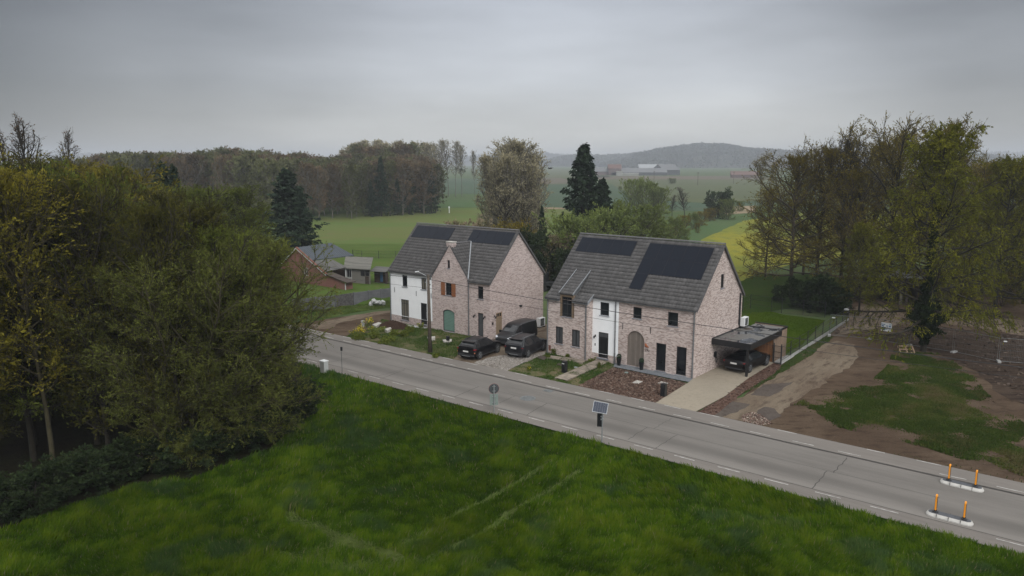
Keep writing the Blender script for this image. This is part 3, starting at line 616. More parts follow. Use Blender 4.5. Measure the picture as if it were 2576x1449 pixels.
def window(parent, P, s0, s1, z0, z1, cols=1, rows=1, rowz=None, glass='glass', rise=0, sill=True, fw=.07, name='window', inset=.07):
    mb = MB(); d0, d1 = inset, inset + .06
    if rise:
        w = (s1 - s0) / 2; Rr = (w * w + rise * rise) / (2 * rise); zc = z1 - Rr; m = (s0 + s1) / 2; n = 12
        a0 = math.asin(min(1, w / Rr)); out = [(m + Rr * math.sin(a), zc + Rr * math.cos(a)) for a in [-a0 + 2 * a0 * i / n for i in range(n + 1)]]
        inn = [(m + (s - m) * (1 - fw / w), z - fw) for s, z in out]
        for i in range(n):
            mb.hexa([P(*out[i], d0), P(*out[i + 1], d0), P(*inn[i + 1], d0), P(*inn[i], d0), P(*out[i], d1), P(*out[i + 1], d1), P(*inn[i + 1], d1), P(*inn[i], d1)])
        zt = z1 - rise - fw * .5
    else:
        pbox(mb, P, s0, s1, z1 - fw, z1, d0, d1); zt = z1 - fw
    pbox(mb, P, s0, s1, z0, z0 + fw, d0, d1); pbox(mb, P, s0, s0 + fw, z0 + fw, zt, d0, d1); pbox(mb, P, s1 - fw, s1, z0 + fw, zt, d0, d1)
    for i in range(1, cols):
        x = s0 + (s1 - s0) * i / cols; pbox(mb, P, x - .03, x + .03, z0 + fw, z1 - fw, d0 + .004, d1 - .004)
    for zz in (rowz or [z0 + (z1 - z0) * i / rows for i in range(1, rows)]): pbox(mb, P, s0 + fw, s1 - fw, zz - .025, zz + .025, d0 + .006, d1 - .006)
    fr = mb.build(name, M['window_frame'], parent)
    g = MB(); dd = inset + .035
    if rise:
        g.poly([P(s0 + fw * .8, z0 + fw * .8, dd), P(s1 - fw * .8, z0 + fw * .8, dd)] + [P(s, z, dd) for s, z in inn[::-1]])
    else: g.quad(P(s0 + fw * .8, z0 + fw * .8, dd), P(s1 - fw * .8, z0 + fw * .8, dd), P(s1 - fw * .8, z1 - fw * .8, dd), P(s0 + fw * .8, z1 - fw * .8, dd))
    g.build('pane' if glass != 'green_blind' else 'roller_blind', M[glass], fr)
    if sill:
        b = MB(); pbox(b, P, s0 - .06, s1 + .06, z0 - .05, z0 - .002, -.06, inset); b.build('sill', M['bluestone'], fr)
    return fr
def soldier(par, P, s0, s1, z, h=.21):
    mb = MB(); pbox(mb, P, s0 - .1, s1 + .1, z + .002, z + h, -.004, .02); mb.build('lintel', M['soldier'], par)
def tiles(name, mat, parent, O, U, W, width, length, Nn, course=.34, tile=.30, lift=.026, seed=0, base=(.082, .079, .078), var=.17, skip=None):
    """roof slope: courses of waved tiles. O ridge corner, U along the ridge, W down the slope, Nn outward normal"""
    O, U, W, Nn = Vector(O), Vector(U).normalized(), Vector(W).normalized(), Vector(Nn).normalized()
    nc = max(1, int(round(length / course))); nt = max(1, int(round(width / tile))); prof = [(0, .0), (.22, .024), (.45, .028), (.62, .004), (.85, -.004)]
    rs = np.random.RandomState(seed); V = []; F = []; C = []
    tv = rs.rand(nc, nt)
    for i in range(nc):
        a, b = length * i / nc, length * (i + 1) / nc + .02
        for j in range(nt):
            if skip and skip((a + b) / 2, (j + .5) * width / nt): continue
            g = 1 + var * (tv[i, j] * 2 - 1); c = [x * g for x in base]
            if tv[i, j] > .95: c = [x * 1.12 for x in c]
            k0 = len(V); row = []
            for q in range(6):
                x, h = prof[q] if q < 5 else (1.0, 0.0)
                s = (j + x) * width / nt
                for (t, e) in ((a, 0.0), (b, lift), (b, -.01)):
                    V.append(O + U * s + W * t + Nn * (h + e)); C.append(c)
            for q in range(5):
                r, r2 = k0 + q * 3, k0 + (q + 1) * 3
                F.append((r, r + 1, r2 + 1, r2)); F.append((r + 1, r + 2, r2 + 2, r2 + 1))
    me = np_mesh(name, np.array([tuple(v) for v in V]), F, [mat], col=np.array(C)); return link(name, me, parent)
def ridge_caps(parent, A, B, r=.13, mat=None):
    A, B = Vector(A), Vector(B); L = (B - A).length; n = int(L / .4); d = (B - A).normalized(); mb = MB()
    for i in range(n):
        p, q = A + d * (L * i / n), A + d * (L * (i + 1) / n + .03); k = []
        for pt, rr in ((p, r * .92), (q, r)):
            sd_ = d.cross(Vector((0, 0, 1))).normalized()
            k.append([pt + sd_ * rr * math.cos(a) + Vector((0, 0, 1)) * (rr * math.sin(a) * .8 - .02) for a in [math.pi * j / 6 for j in range(7)]])
        mb.add(k[0] + k[1], [(j, j + 1, 8 + j, 7 + j) for j in range(6)] + [tuple(range(7, 14))])
    return mb.build('ridge_tiles', M['ridge'], parent)
M['ridge'] = plain('ridge_tile', (.085, .084, .086), .6, var=.2, scale=2)
def downspout(parent, x, y, z0, z1, foot=True):
    mb = MB(); mb.tube([(x, y, z0), (x, y, z1)], .05, 8)
    for z in (z0 + .8, (z0 + z1) / 2, z1 - .5): mb.tube([(x, y, z), (x, y, z + .05)], .065, 8)
    if foot: mb.tube([(x, y, z0 + .9), (x, y, z0)], .06, 8)
    return mb.build('downspout', M['zinc'], parent, smooth=False)
def gutter(parent, x0, x1, y, z, mat='zinc'):
    mb = MB(); pr = [(-.07, 0), (-.06, -.06), (0, -.09), (.06, -.06), (.07, 0), (.055, 0), (0, -.07), (-.055, 0)]
    mb.prism([(x0, y + a, z + b) for a, b in pr], (x1 - x0, 0, 0)); return mb.build('gutter', M[mat], parent)
M['panel'] = plain('panel_glass', (.006, .009, .016), .22, var=.03, spec=.12)
M['panel_frame'] = plain('panel_frame', (.010, .011, .016), .6, var=.05, spec=.15)
def solar_panel(parent, O, U, W, Nn, s0, t0, w, h):
    O, U, W, Nn = map(Vector, (O, U, W, Nn)); U, W, Nn = U.normalized(), W.normalized(), Nn.normalized()
    c = O + U * (s0 + w / 2) + W * (t0 + h / 2) + Nn * .13; mb = MB()
    mb.obox(c, U * (w / 2 - .003), W * (h / 2 - .003), Nn * .018)
    o = mb.build('solar_panel', M['panel_frame'], parent); g = MB(); g.obox(c + Nn * .018, U * (w / 2 - .03), W * (h / 2 - .03), Nn * .003)
    g.build('panel_glass', M['panel'], o); return o
def wall_lamp(parent, p, dirv, lab=None):
    p, d = Vector(p), Vector(dirv).normalized(); mb = MB(); mb.obox(p + d * .015, (.05, 0, 0) if abs(d.y) > .5 else (0, .05, 0), (0, 0, .09), d * .015)
    mb.tube([p + d * .02, p + d * .16 + Vector((0, 0, .06)), p + d * .2 + Vector((0, 0, .02))], .012, 5)
    mb.lathe([(.03, .02), (.07, -.02), (.055, -.17), (.03, -.19)], p + d * .2, 8)
    return mb.build('wall_lamp', M['black_metal'], parent)
def anchor(mb, P, s, z, h=.5): pbox(mb, P, s - .02, s + .02, z - h / 2, z + h / 2, -.03, .0)

# ------------------------------------------------------------------ house A: white half, stepped brick gable, brick half
def house_a():
    L, D, he, hr = 13.17, 8.15, 5.31, 9.60; sl = (hr - he) / (D / 2)
    H = empty('brick_house', HA_O, HA_R)
    tag(H, 'house with white left half and tall brick gable with orange shutters, beside the parked van', 'house')
    F = lambda s, z, d=0.0: Vector((s, d, z)); Sd = lambda t, z, d=0.0: Vector((L - d, t, z)); Sl = lambda t, z, d=0.0: Vector((d, t, z)); Bk = lambda s, z, d=0.0: Vector((s, D - d, z))
    gx0, gx1, gap = 6.0, 10.62, 8.30; gz = 8.36
    # white half above a brick plinth
    hw = [(1.75, 2.47, 3.80, 4.96, 0), (4.41, 5.15, 3.79, 4.94, 0), (1.47, 2.62, .40, 2.50, 0), (4.27, 5.14, .35, 2.45, 0)]
    band_wall('white_wall', M['white_paint'], H, F, lambda z: 0, lambda z: 5.87, .78, he, [(a, b, max(c, .78), d, r) for a, b, c, d, r in hw])
    band_wall('plinth_wall', M['brick_pale'], H, F, lambda z: 0, lambda z: 5.87, 0, .778, [h for h in [(1.47, 2.62, .40, .778, 0), (4.27, 5.14, .35, .778, 0)]])
    window(H, F, *hw[0][:4]); window(H, F, *hw[1][:4], cols=2, glass='glass_curtain'); window(H, F, *hw[2][:4], cols=3, rowz=[2.1], glass='glass_curtain')
    d = MB(); pbox(d, F, 4.27, 5.14, .35, 2.45, .06, .12); dr = d.build('front_door', M['black_panel'], H)
    g = MB(); [pbox(g, F, 4.36 + i * .24, 4.57 + i * .24, 2.1, 2.36, .054, .06) for i in range(3)]; g.build('pane', M['glass'], dr)
    g = MB(); g.tube([(5.05, .03, 1.0), (5.05, .03, 1.6)], .015, 6); g.build('handle', M['steel'], dr)
    g = MB(); pbox(g, F, 4.2, 5.2, .28, .345, -.12, .1); g.build('door_step', M['bluestone'], dr)
    # brick half and gable
    hb = [(7.69, 8.47, 3.60, 4.78, 0), (7.27, 8.80, .10, 2.22, .22), (11.74, 12.40, 3.70, 4.88, 0), (11.72, 12.38, .22, 2.40, 0)]
    gL = lambda z: 5.873 if z <= he else gx0 + (gap - gx0) * (z - he) / (gz - he); gR = lambda z: L if z <= he else gx1 - (gx1 - gap) * (z - he) / (gz - he)
    band_wall('front_wall', M['brick_pale'], H, F, lambda z: 5.873, lambda z: L, 0, he, hb)
    band_wall('front_gable', M['brick_pale'], H, F, gL, gR, he + .001, gz, [(7.97, 8.29, 6.19, 6.96, 0)])
    so = MB()
    for s0, s1, z in ((7.69, 8.47, 4.78), (11.74, 12.40, 4.88), (11.72, 12.38, 2.40), (7.97, 8.29, 6.96)): soldier(H, F, s0, s1, z)
    for i in range(11):
        a = -.62 + 1.24 * i / 10; c = Vector((8.035 + 1.15 * math.sin(a), 0, 0))
        so.obox((c.x, .01, 2.34 - .20 * (a / .62) ** 2), (.052, 0, 0), (0, 0.014, 0), (0, 0, .1))
    so.build('lintel', M['soldier'], H)
    window(H, F, *hb[0][:4], cols=2, rowz=[4.45]); window(H, F, *hb[2][:4]); window(H, F, *hb[3][:4], glass='glass_blind')
    window(H, F, *hb[1][:4], glass='green_blind', rise=.22); window(H, F, 7.97, 8.29, 6.19, 6.96, fw=.05)
    for s0, s1 in ((7.14, 7.63), (8.50, 8.99)):
        mb = MB(); pbox(mb, F, s0, s1, 3.57, 4.80, -.05, -.012)
        for z in (3.75, 4.18, 4.60): pbox(mb, F, s0 + .02, s1 - .02, z - .04, z + .04, -.062, -.05)
        mb.build('shutter', M['shutter'], H)
    band_wall('side_wall', M['brick_pale'], H, Sd, lambda z: .001 if z <= he else (z - he) / sl, lambda z: D if z <= he else D - (z - he) / sl, 0, hr, [(.88, 1.76, .28, 2.40, 0)], zb=[he])
    band_wall('side_wall', M['brick_pale'], H, Sl, lambda z: .001 if z <= he else (z - he) / sl, lambda z: D if z <= he else D - (z - he) / sl, 0, hr, [], zb=[he])
    band_wall('rear_wall', M['brick_pale'], H, Bk, lambda z: 0, lambda z: L, 0, he, [(2, 4, .1, 2.3, 0), (6, 9, .1, 2.3, 0)])
    mb = MB(); mb.box(2, 4, D - .16, D - .1, .1, 2.3); mb.box(6, 9, D - .16, D - .1, .1, 2.3); w = mb.build('window', M['window_frame'], H)
    # plank side door
    mb = MB(); pbox(mb, Sd, .88, 1.76, .28, 1.93, .04, .1); dr = mb.build('side_door', M['plank_door'], H)
    mb = MB(); [pbox(mb, Sd, *q, .02, .1) for q in ((.88, .97, 1.93, 2.40), (1.67, 1.76, 1.93, 2.40), (.97, 1.67, 2.31, 2.40), (.97, 1.67, 1.93, 2.0), (1.18, 1.21, 2.0, 2.31), (1.42, 1.45, 2.0, 2.31))]; mb.build('door_frame', M['raw_plank'], dr)
    mb = MB(); pbox(mb, Sd, .95, 1.69, 1.98, 2.33, .06, .08); mb.build('pane', M['glass'], dr)
    soldier(H, Sd, .88, 1.76, 2.40)
    # roofs
    ov = .14; Wd = Vector((0, -1, -sl)).normalized(); Nn = Vector((0, -sl, 1)).normalized(); SLn = math.hypot(D / 2, hr - he)
    O = Vector((-ov, D / 2, hr + .03)) + Nn * .07
    # the slab
    mb = MB()
    for sg in (-1, 1):
        y1 = .03 if sg < 0 else D + .12; z1 = he + .03 * sl if sg < 0 else he - .12 * sl
        a, b = Vector((-ov, D / 2, hr)), Vector((L + ov, D / 2, hr)); c, d2 = Vector((L + ov, y1, z1)), Vector((-ov, y1, z1)); up = Vector((0, 0, .09))
        mb.hexa([a, b, c, d2, a + up, b + up, c + up, d2 + up])
    for x0, x1 in ((-ov, gx0 - .02), (gx1 + .02, L + ov)):      # eaves either side of the brick gable, none across it
        p = [Vector((x0, .029, he + .029 * sl)), Vector((x1, .029, he + .029 * sl)), Vector((x1, -.12, he - .12 * sl)), Vector((x0, -.12, he - .12 * sl))]; mb.hexa(p + [v + Vector((0, 0, .09)) for v in p])
    rf = mb.build('roof', M['ridge'], H)
    tiles('roof_tiles', M['roof_tile'], rf, O, (1, 0, 0), Wd, L + 2 * ov, SLn + .2, Nn, seed=3, skip=lambda t, s_: t > SLn - .25 and gx0 + ov - .1 < s_ < gx1 + ov + .05)
    WdB = Vector((0, 1, -sl)).normalized(); NnB = Vector((0, sl, 1)).normalized()
    tiles('roof_tiles', M['roof_tile'], rf, Vector((L + ov, D / 2, hr + .03)) + NnB * .07, (-1, 0, 0), WdB, L + 2 * ov, SLn + .2, NnB, seed=4, course=.5, tile=.5)
    ridge_caps(rf, (-ov, D / 2, hr + .16), (L + ov, D / 2, hr + .16))
    # dark verge boards on the gable
    for x in (L + ov - .001, -ov - .029):
        mb = MB()
        for y1, z1 in ((-.12, he - .12 * sl), (D + .12, he - .12 * sl)):
            mb.hexa([(x, D / 2, hr - .08), (x + .03, D / 2, hr - .08), (x + .03, y1, z1 - .08), (x, y1, z1 - .08), (x, D / 2, hr + .17), (x + .03, D / 2, hr + .17), (x + .03, y1, z1 + .17), (x, y1, z1 + .17)])
        mb.build('verge', M['ridge'], rf)
    # cross gable roof
    csl = (gz - he) / (gx1 - gap); yb = (gz - he) / sl + .15
    for sg, nm in ((1, 5), (-1, 6)):
        e = gx1 if sg > 0 else gx0; dx = e - gap; Wc = Vector((dx, 0, -(gz - he))).normalized(); Nc = Vector((gz - he, 0, abs(dx))); Nc = Vector((sg * (gz - he), 0, abs(dx))).normalized()
        Oc = Vector((gap, -.05, gz)) + Nc * .10; Lc = math.hypot(dx, gz - he) + .12
        mb = MB(); p = [Vector((gap, -.06, gz)), Vector((gap, yb, gz)), Vector((e, yb, he)) + Wc * .12, Vector((e, -.06, he)) + Wc * .12]; mb.hexa(p + [v + Nc * .08 for v in p]); cr = mb.build('cross_roof', M['ridge'], H)
        if sg > 0: tiles('roof_tiles', M['roof_tile'], cr, Oc, (0, 1, 0), Wc, yb + .05, Lc, Nc, seed=nm)
        else: tiles('roof_tiles', M['roof_tile'], cr, Oc + Vector((0, yb + .05, 0)), (0, -1, 0), Wc, yb + .05, Lc, Nc, seed=nm)
    ridge_caps(cr, (gap, .3, gz + .15), (gap, yb, gz + .15), .12)
    # zinc valley and front downspout
    mb = MB(); a, b = Vector((gx1 + .08, -.10, he - .02)), Vector((gap + .12, (gz - he) / sl, gz - .02)); dv = (b - a).normalized(); w = dv.cross(Vector((0, -.5, 1))).normalized() * .05
    up = Vector((.02, -.06, .20)); mb.hexa([a - w, a + w, b + w, b - w, a - w + up, a + w + up, b + w + up, b - w + up]); mb.build('valley', M['pale_zinc'], H)
    downspout(H, gx1 + .03, -.07, .02, he - .05); downspout(H, .05, -.07, .02, he - .1)
    gutter(H, -.1, 5.9, -.19, he - .10); gutter(H, gx1 + .1, L + .1, -.19, he - .10)
    # chimney astride the front gable
    mb = MB(); mb.box(8.02, 8.60, -.03, .45, 7.72, 8.62); mb.box(7.94, 8.68, -.07, .50, 8.35, 8.58); mb.box(7.98, 8.64, -.05, .48, 8.22, 8.35)
    ch = mb.build('chimney', M['brick_pale'], H); mb = MB(); mb.box(7.90, 8.72, -.10, .54, 8.622, 8.71); mb.build('chimney_cap', M['concrete_block'], ch)
    for side, y in ((0, 0),): pass
    # solar panels: two groups of five
    for s0, w in ((.18, 1.06), (7.90, 1.05)):
        for i in range(5): solar_panel(H, Vector((0, D / 2, hr)), (1, 0, 0), Wd, Nn, s0 + i * w, .20, w, 1.52)
    for p, d in (((11.38, 0, 2.1), (0, -1, 0)), ((12.60, 0, 2.1), (0, -1, 0)), ((L, .62, 2.15), (1, 0, 0))): wall_lamp(H, p, d)
    mb = MB(); pbox(mb, Sd, .30, .50, 1.40, 1.62, -.03, .0); mb.build('letter_plate', M['black_panel'], H)
    mb = MB(); mb.obox((L + .08, 4.47, 2.55), (.09, 0, -.03), (0, .13, 0), (0, 0, .06)); mb.build('flood_light', M['black_metal'], H)
    mb = MB(); anchor(mb, F, .62, 3.35); anchor(mb, F, 3.72, 3.3); anchor(mb, F, 5.78, 3.3); mb.build('wall_anchor', M['black_metal'], H)
    mb = MB(); mb.box(-.02, L - .01, -.012, .0, -.05, .07); mb.build('damp_course', M['black_metal'], H)
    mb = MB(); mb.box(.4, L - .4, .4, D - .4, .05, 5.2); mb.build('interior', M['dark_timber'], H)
    return H
HA = house_a()

# ------------------------------------------------------------------ house B: low bay with wall dormer, white strip, arched door
def house_b():
    L, D, he, hr = 13.12, 8.41, 5.32, 9.68; sl = (hr - he) / (D / 2); q = .77; sb = 4.07; h2 = 4.84
    H = empty('brick_house', HB_O, HB_R)
    tag(H, 'long brick house with arched wooden door, white entrance strip and carport at its right end', 'house')
    F = lambda s, z, d=0.0: Vector((s, d, z)); Fb = lambda s, z, d=0.0: Vector((s, d - q, z)); Sd = lambda t, z, d=0.0: Vector((L - d, t, z)); Sl = lambda t, z, d=0.0: Vector((d, t, z)); Sb = lambda t, z, d=0.0: Vector((sb - d, t, z)); Bk = lambda s, z, d=0.0: Vector((s, D - d, z))
    bay_h = [(.90, 1.66, 1.03, 2.48, 0), (2.55, 3.37, 1.03, 2.46, 0), (1.38, 2.78, 3.42, 4.84, 0)]
    band_wall('bay_wall', M['brick_mixed'], H, Fb, lambda z: 0, lambda z: sb, 0, h2, bay_h)
    band_wall('bay_side_wall', M['brick_mixed'], H, Sb, lambda z: -q + .001, lambda z: 0, 0, h2, [])
    band_wall('bay_side_wall', M['brick_mixed'], H, Sl, lambda z: -q + .001, lambda z: 0, 0, h2, [])
    mb = MB(); mb.poly([(sb, -q, h2), (sb, 0, h2), (sb, 0, he)]); mb.poly([(0, -q, h2), (0, 0, h2), (0, 0, he)]); mb.build('bay_side_wall', M['brick_mixed'], H)
    window(H, Fb, *bay_h[0][:4], cols=2, glass='glass_blind'); window(H, Fb, *bay_h[1][:4], cols=2, glass='glass_blind')
    # white strip with front door
    hw = [(4.78, 5.63, 3.83, 4.90, 0), (4.66, 5.62, .30, 2.42, 0)]
    band_wall('white_wall', M['white_paint'], H, F, lambda z: sb, lambda z: 6.55, .62, he, [hw[0], (4.66, 5.62, .62, 2.42, 0)])
    band_wall('plinth_wall', M['brick_mixed'], H, F, lambda z: sb, lambda z: 6.55, 0, .618, [(4.66, 5.62, .30, .618, 0)])
    window(H, F, *hw[0][:4])
    mb = MB(); pbox(mb, F, 4.66, 5.62, .30, 2.42, .07, .12); dr = mb.build('front_door', M['black_panel'], H)
    mb = MB(); [pbox(mb, F, a, a + .37, 2.03, 2.32, .062, .07) for a in (4.75, 5.16)]; mb.build('pane', M['glass_blind'], dr)
    mb = MB(); mb.tube([(5.5, .03, 1.0), (5.5, .03, 1.5)], .015, 6); mb.build('handle', M['black_metal'], dr)
    mb = MB(); pbox(mb, F, 4.6, 5.68, .22, .295, -.12, .1); mb.build('door_step', M['bluestone'], dr)
    # brick part
    hb = [(7.36, 8.90, .12, 2.98, .72), (7.84, 8.60, 3.99, 4.88, 0), (10.86, 11.72, 3.82, 4.88, 0), (9.95, 10.80, .16, 2.34, 0), (11.68, 12.52, .14, 2.34, 0)]
    band_wall('front_wall', M['brick_mixed'], H, F, lambda z: 6.553, lambda z: L, 0, he, hb)
    for h in hb[1:]: window(H, F, *h[:4])
    w = .77; mb = MB(); Rr = (w * w + .72 ** 2) / (2 * .72); zc = 2.98 - Rr; n = 16; a0 = math.asin(min(1, w / Rr))
    arc = [(8.13 + Rr * math.sin(a), zc + Rr * math.cos(a)) for a in [-a0 + 2 * a0 * i / n for i in range(n + 1)]]
    mb.prism([F(7.36, .12, .10), F(8.90, .12, .10)] + [F(s, z, .10) for s, z in arc[::-1]], (0, .05, 0)); ad = mb.build('arched_door', M['door_boards'], H)
    mb = MB(); pbox(mb, F, 7.36, 8.90, .05, .118, -.04, .1); mb.build('threshold', M['bluestone'], ad)
    mb = MB()
    for i in range(15):
        a = -a0 + 2 * a0 * i / 14; c = F(8.13 + (Rr + .12) * math.sin(a), zc + (Rr + .12) * math.cos(a)); dr_ = Vector((math.sin(a), 0, math.cos(a)))
        mb.obox(c + Vector((0, .008, 0)), dr_ * .11, (0, .013, 0), Vector((dr_.z, 0, -dr_.x)) * .035)
    mb.build('door_arch', M['soldier'], H)
    for s0, s1, z in ((7.84, 8.60, 4.88), (10.86, 11.72, 4.88), (9.95, 10.80, 2.34), (11.68, 12.52, 2.34)): soldier(H, F, s0, s1, z)
    for s0, s1, z in ((.90, 1.66, 2.48), (2.55, 3.37, 2.46)): soldier(H, Fb, s0, s1, z)
    band_wall('side_wall', M['brick_mixed'], H, Sd, lambda z: .001 if z <= he else (z - he) / sl, lambda z: D if z <= he else D - (z - he) / sl, 0, hr, [(4.12, 4.74, 6.36, 7.47, 0)], zb=[he])
    window(H, Sd, 4.12, 4.74, 6.36, 7.47, fw=.05)
    band_wall('side_wall', M['brick_mixed'], H, Sl, lambda z: .001 if z <= he else (z - he) / sl, lambda z: D if z <= he else D - (z - he) / sl, 0, hr, [], zb=[he])
    band_wall('rear_wall', M['brick_mixed'], H, Bk, lambda z: 0, lambda z: L, 0, he, [])
    ov = .16; Wd = Vector((0, -1, -sl)).normalized(); Nn = Vector((0, -sl, 1)).normalized(); SLn = math.hypot(D / 2, hr - he)
    mb = MB(); up = Vector((0, 0, .09))
    for sg in (-1, 1):
        y1 = -.12 if sg < 0 else D + .12; z1 = he - .12 * sl; x0 = -ov
        a, b = Vector((x0, D / 2, hr)), Vector((L + ov, D / 2, hr)); c, d2 = Vector((L + ov, y1, z1)), Vector((x0, y1, z1)); mb.hexa([a, b, c, d2, a + up, b + up, c + up, d2 + up])
    rf = mb.build('roof', M['ridge'], H)
    O = Vector((-ov, D / 2, hr + .03)) + Nn * .07; D0, D1 = 1.38, 2.70           # dormer sides
    tiles('roof_tiles', M['roof_tile'], rf, O, (1, 0, 0), Wd, L + 2 * ov, SLn + .2, Nn, seed=13, skip=lambda t, s: s < sb + .1 and t > SLn - .05)
    WdB = Vector((0, 1, -sl)).normalized(); NnB = Vector((0, sl, 1)).normalized()
    tiles('roof_tiles', M['roof_tile'], rf, Vector((L + ov, D / 2, hr + .03)) + NnB * .07, (-1, 0, 0), WdB, L + 2 * ov, SLn + .2, NnB, seed=14, course=.5, tile=.5)
    ridge_caps(rf, (-ov, D / 2, hr + .16), (L + ov, D / 2, hr + .16))
    for x in (L + ov - .001, -ov - .029):
        mb = MB()
        for y1, z1 in ((-.12, he - .12 * sl), (D + .12, he - .12 * sl)):
            mb.hexa([(x, D / 2, hr - .08), (x + .03, D / 2, hr - .08), (x + .03, y1, z1 - .08), (x, y1, z1 - .08), (x, D / 2, hr + .17), (x + .03, D / 2, hr + .17), (x + .03, y1, z1 + .17), (x, y1, z1 + .17)])
        mb.build('verge', M['ridge'], rf)
    # bay roof continues at a flatter pitch
    yb, zb_ = -q - .14, h2 - .08; y0, z0 = .06, he + .06
    Wb = Vector((0, yb - y0, zb_ - z0)); Lb = Wb.length; Wb.normalize(); Nb = Vector((0, Wb.z, -Wb.y)).normalized(); Nb = Nb if Nb.z > 0 else -Nb
    mb = MB(); p = [Vector((-ov, y0, z0)), Vector((sb + .1, y0, z0)), Vector((sb + .1, yb, zb_)), Vector((-ov, yb, zb_))]
    for x0, x1 in ((-ov, D0), (D1, sb + .1)):
        p = [Vector((x0, y0, z0)), Vector((x1, y0, z0)), Vector((x1, yb, zb_)), Vector((x0, yb, zb_))]; mb.hexa(p + [v + Nb * .08 for v in p])
    br = mb.build('bay_roof', M['ridge'], H)
    tiles('roof_tiles', M['roof_tile'], br, Vector((-ov, y0, z0)) + Nb * .11, (1, 0, 0), Wb, sb + .1 + ov, Lb, Nb, seed=15, skip=lambda t, s: D0 + ov < s < D1 + ov)
    mb = MB(); mb.prism([(sb + .10, -q - .15, h2 - .15), (sb + .10, .1, he - .02), (sb + .10, .1, he + .22), (sb + .10, -q - .15, h2 + .10)], (.03, 0, 0)); mb.build('bay_verge', M['pale_zinc'], H)
    gutter(H, -.1, D0, -q - .20, h2 - .06); gutter(H, D1, sb + .1, -q - .20, h2 - .06); gutter(H, sb + .1, L + .1, -.19, he - .10)
    # wall dormer with wooden surround
    zt = 5.28; mb = MB()
    for a in ((D0, D0 + .16, 3.42, zt), (D1 - .16, D1, 3.42, zt), (D0 + .16, D1 - .16, 5.10, zt)): pbox(mb, Fb, *a, -.03, .25)
    dm_ = mb.build('dormer', M['oak'], H)
    window(dm_, Fb, D0 + .16, D1 - .16, 3.42, 5.10, cols=2, glass='glass', inset=.05, fw=.08, sill=True)
    zt2 = 6.97; yt = 1.66; Wc = Vector((0, -q - .10 - yt, zt - zt2)); Lc = Wc.length; Wc.normalize(); Nc = Vector((0, Wc.z, -Wc.y)); Nc = Nc if Nc.z > 0 else -Nc
    mb = MB(); p = [Vector((D0 - .06, yt, zt2)), Vector((D1 + .06, yt, zt2)), Vector((D1 + .06, -q - .10, zt)), Vector((D0 - .06, -q - .10, zt))]; mb.hexa(p + [v + Nc * .09 for v in p]); mb.build('dormer_roof', M['ridge'], dm_)
    tiles('dormer_tiles', M['roof_tile'], dm_, Vector((D0, yt, zt2)) + Nc * .12, (1, 0, 0), Wc, D1 - D0, Lc, Nc, seed=16)
    mb = MB()
    for x in (D0 - .06, D1 + .02):                                                            # zinc verges and cheeks
        a, b = Vector((x, yt, zt2)), Vector((x, -q - .12, zt)); mb.hexa([a, a + Vector((.04, 0, 0)), b + Vector((.04, 0, 0)), b, a + Nc * .17, a + Nc * .17 + Vector((.04, 0, 0)), b + Nc * .17 + Vector((.04, 0, 0)), b + Nc * .17])
    mb.build('dormer_verge', M['pale_zinc'], dm_)
    mb = MB()
    for x in (D0 + .005, D1 - .005): mb.prism([(x, yt, zt2), (x, -q, zt), (x, -q + .02, h2 - .1), (x, 0, he - .1)], (.004, 0, 0))
    mb.build('dormer_cheek', M['zinc'], dm_)
    downspout(H, .10, -q - .07, .02, h2 - .05); downspout(H, sb - .10, -q - .07, .02, h2 - .05); downspout(H, 6.28, -.07, .02, he - .05); downspout(H, L - .06, -.07, .02, he - .05)
    mb = MB(); mb.tube([(L + .07, D - .55, 2.9), (L + .07, D - .55, 5.5)], .08, 8); mb.build('service_pipe', M['black_metal'], H)
    # panels: five high on the left; two rows of five and one below on the right
    for i in range(5): solar_panel(H, Vector((0, D / 2, hr)), (1, 0, 0), Wd, Nn, .28 + i * 1.10, .30, 1.10, 1.56)
    for r in range(2):
        for i in range(5): solar_panel(H, Vector((0, D / 2, hr)), (1, 0, 0), Wd, Nn, 7.00 + i * 1.12, .38 + r * 1.54, 1.12, 1.54)
    solar_panel(H, Vector((0, D / 2, hr)), (1, 0, 0), Wd, Nn, 7.00, .38 + 2 * 1.54, 1.12, 1.54)
    wall_lamp(H, (4.38, 0, 2.05), (0, -1, 0))
    mb = MB(); pbox(mb, F, 4.33, 4.41, 1.22, 1.42, -.02, 0); mb.build('intercom', M['black_panel'], H)
    mb = MB(); anchor(mb, F, 6.95, 3.22); anchor(mb, F, 9.43, 3.22); mb.build('wall_anchor', M['black_metal'], H)
    # rusty bird ornament beside the arched door
    mb = MB(); mb.lathe([(.02, -.14), (.08, -.07), (.09, .02), (.05, .10), (.02, .13)], (9.10, -.06, 2.0), 8); mb.obox((9.22, -.06, 1.93), (.10, 0, -.06), (0, .02, 0), (.02, 0, .04)); mb.obox((9.02, -.06, 2.10), (.05, 0, .02), (0, .025, 0), (0, 0, .03))
    mb.build('wall_ornament', M['tile_orange'], H)
    cu = bpy.data.curves.new('house_number', 'FONT'); cu.body = '27c'; cu.size = .30; cu.extrude = .008
    tmp = bpy.data.objects.new('tmp', cu); COL.objects.link(tmp); dg = bpy.context.evaluated_depsgraph_get(); me = bpy.data.meshes.new_from_object(tmp.evaluated_get(dg)); bpy.data.objects.remove(tmp)
    me.materials.clear(); me.materials.append(M['black_metal']); o = link('house_number', me, H, loc=(8.99, -.012, 1.50)); o.rotation_euler = (math.pi / 2, 0, 0)
    mb = MB(); pbox(mb, Fb, .22, .42, .28, .75, -.02, 0); mb.build('red_wall_plate', M['tile_red'], H)
    mb = MB(); pbox(mb, Sd, 3.40, 3.72, 1.05, 1.45, -.12, 0); cb_ = mb.build('charging_box', M['black_panel'], H)
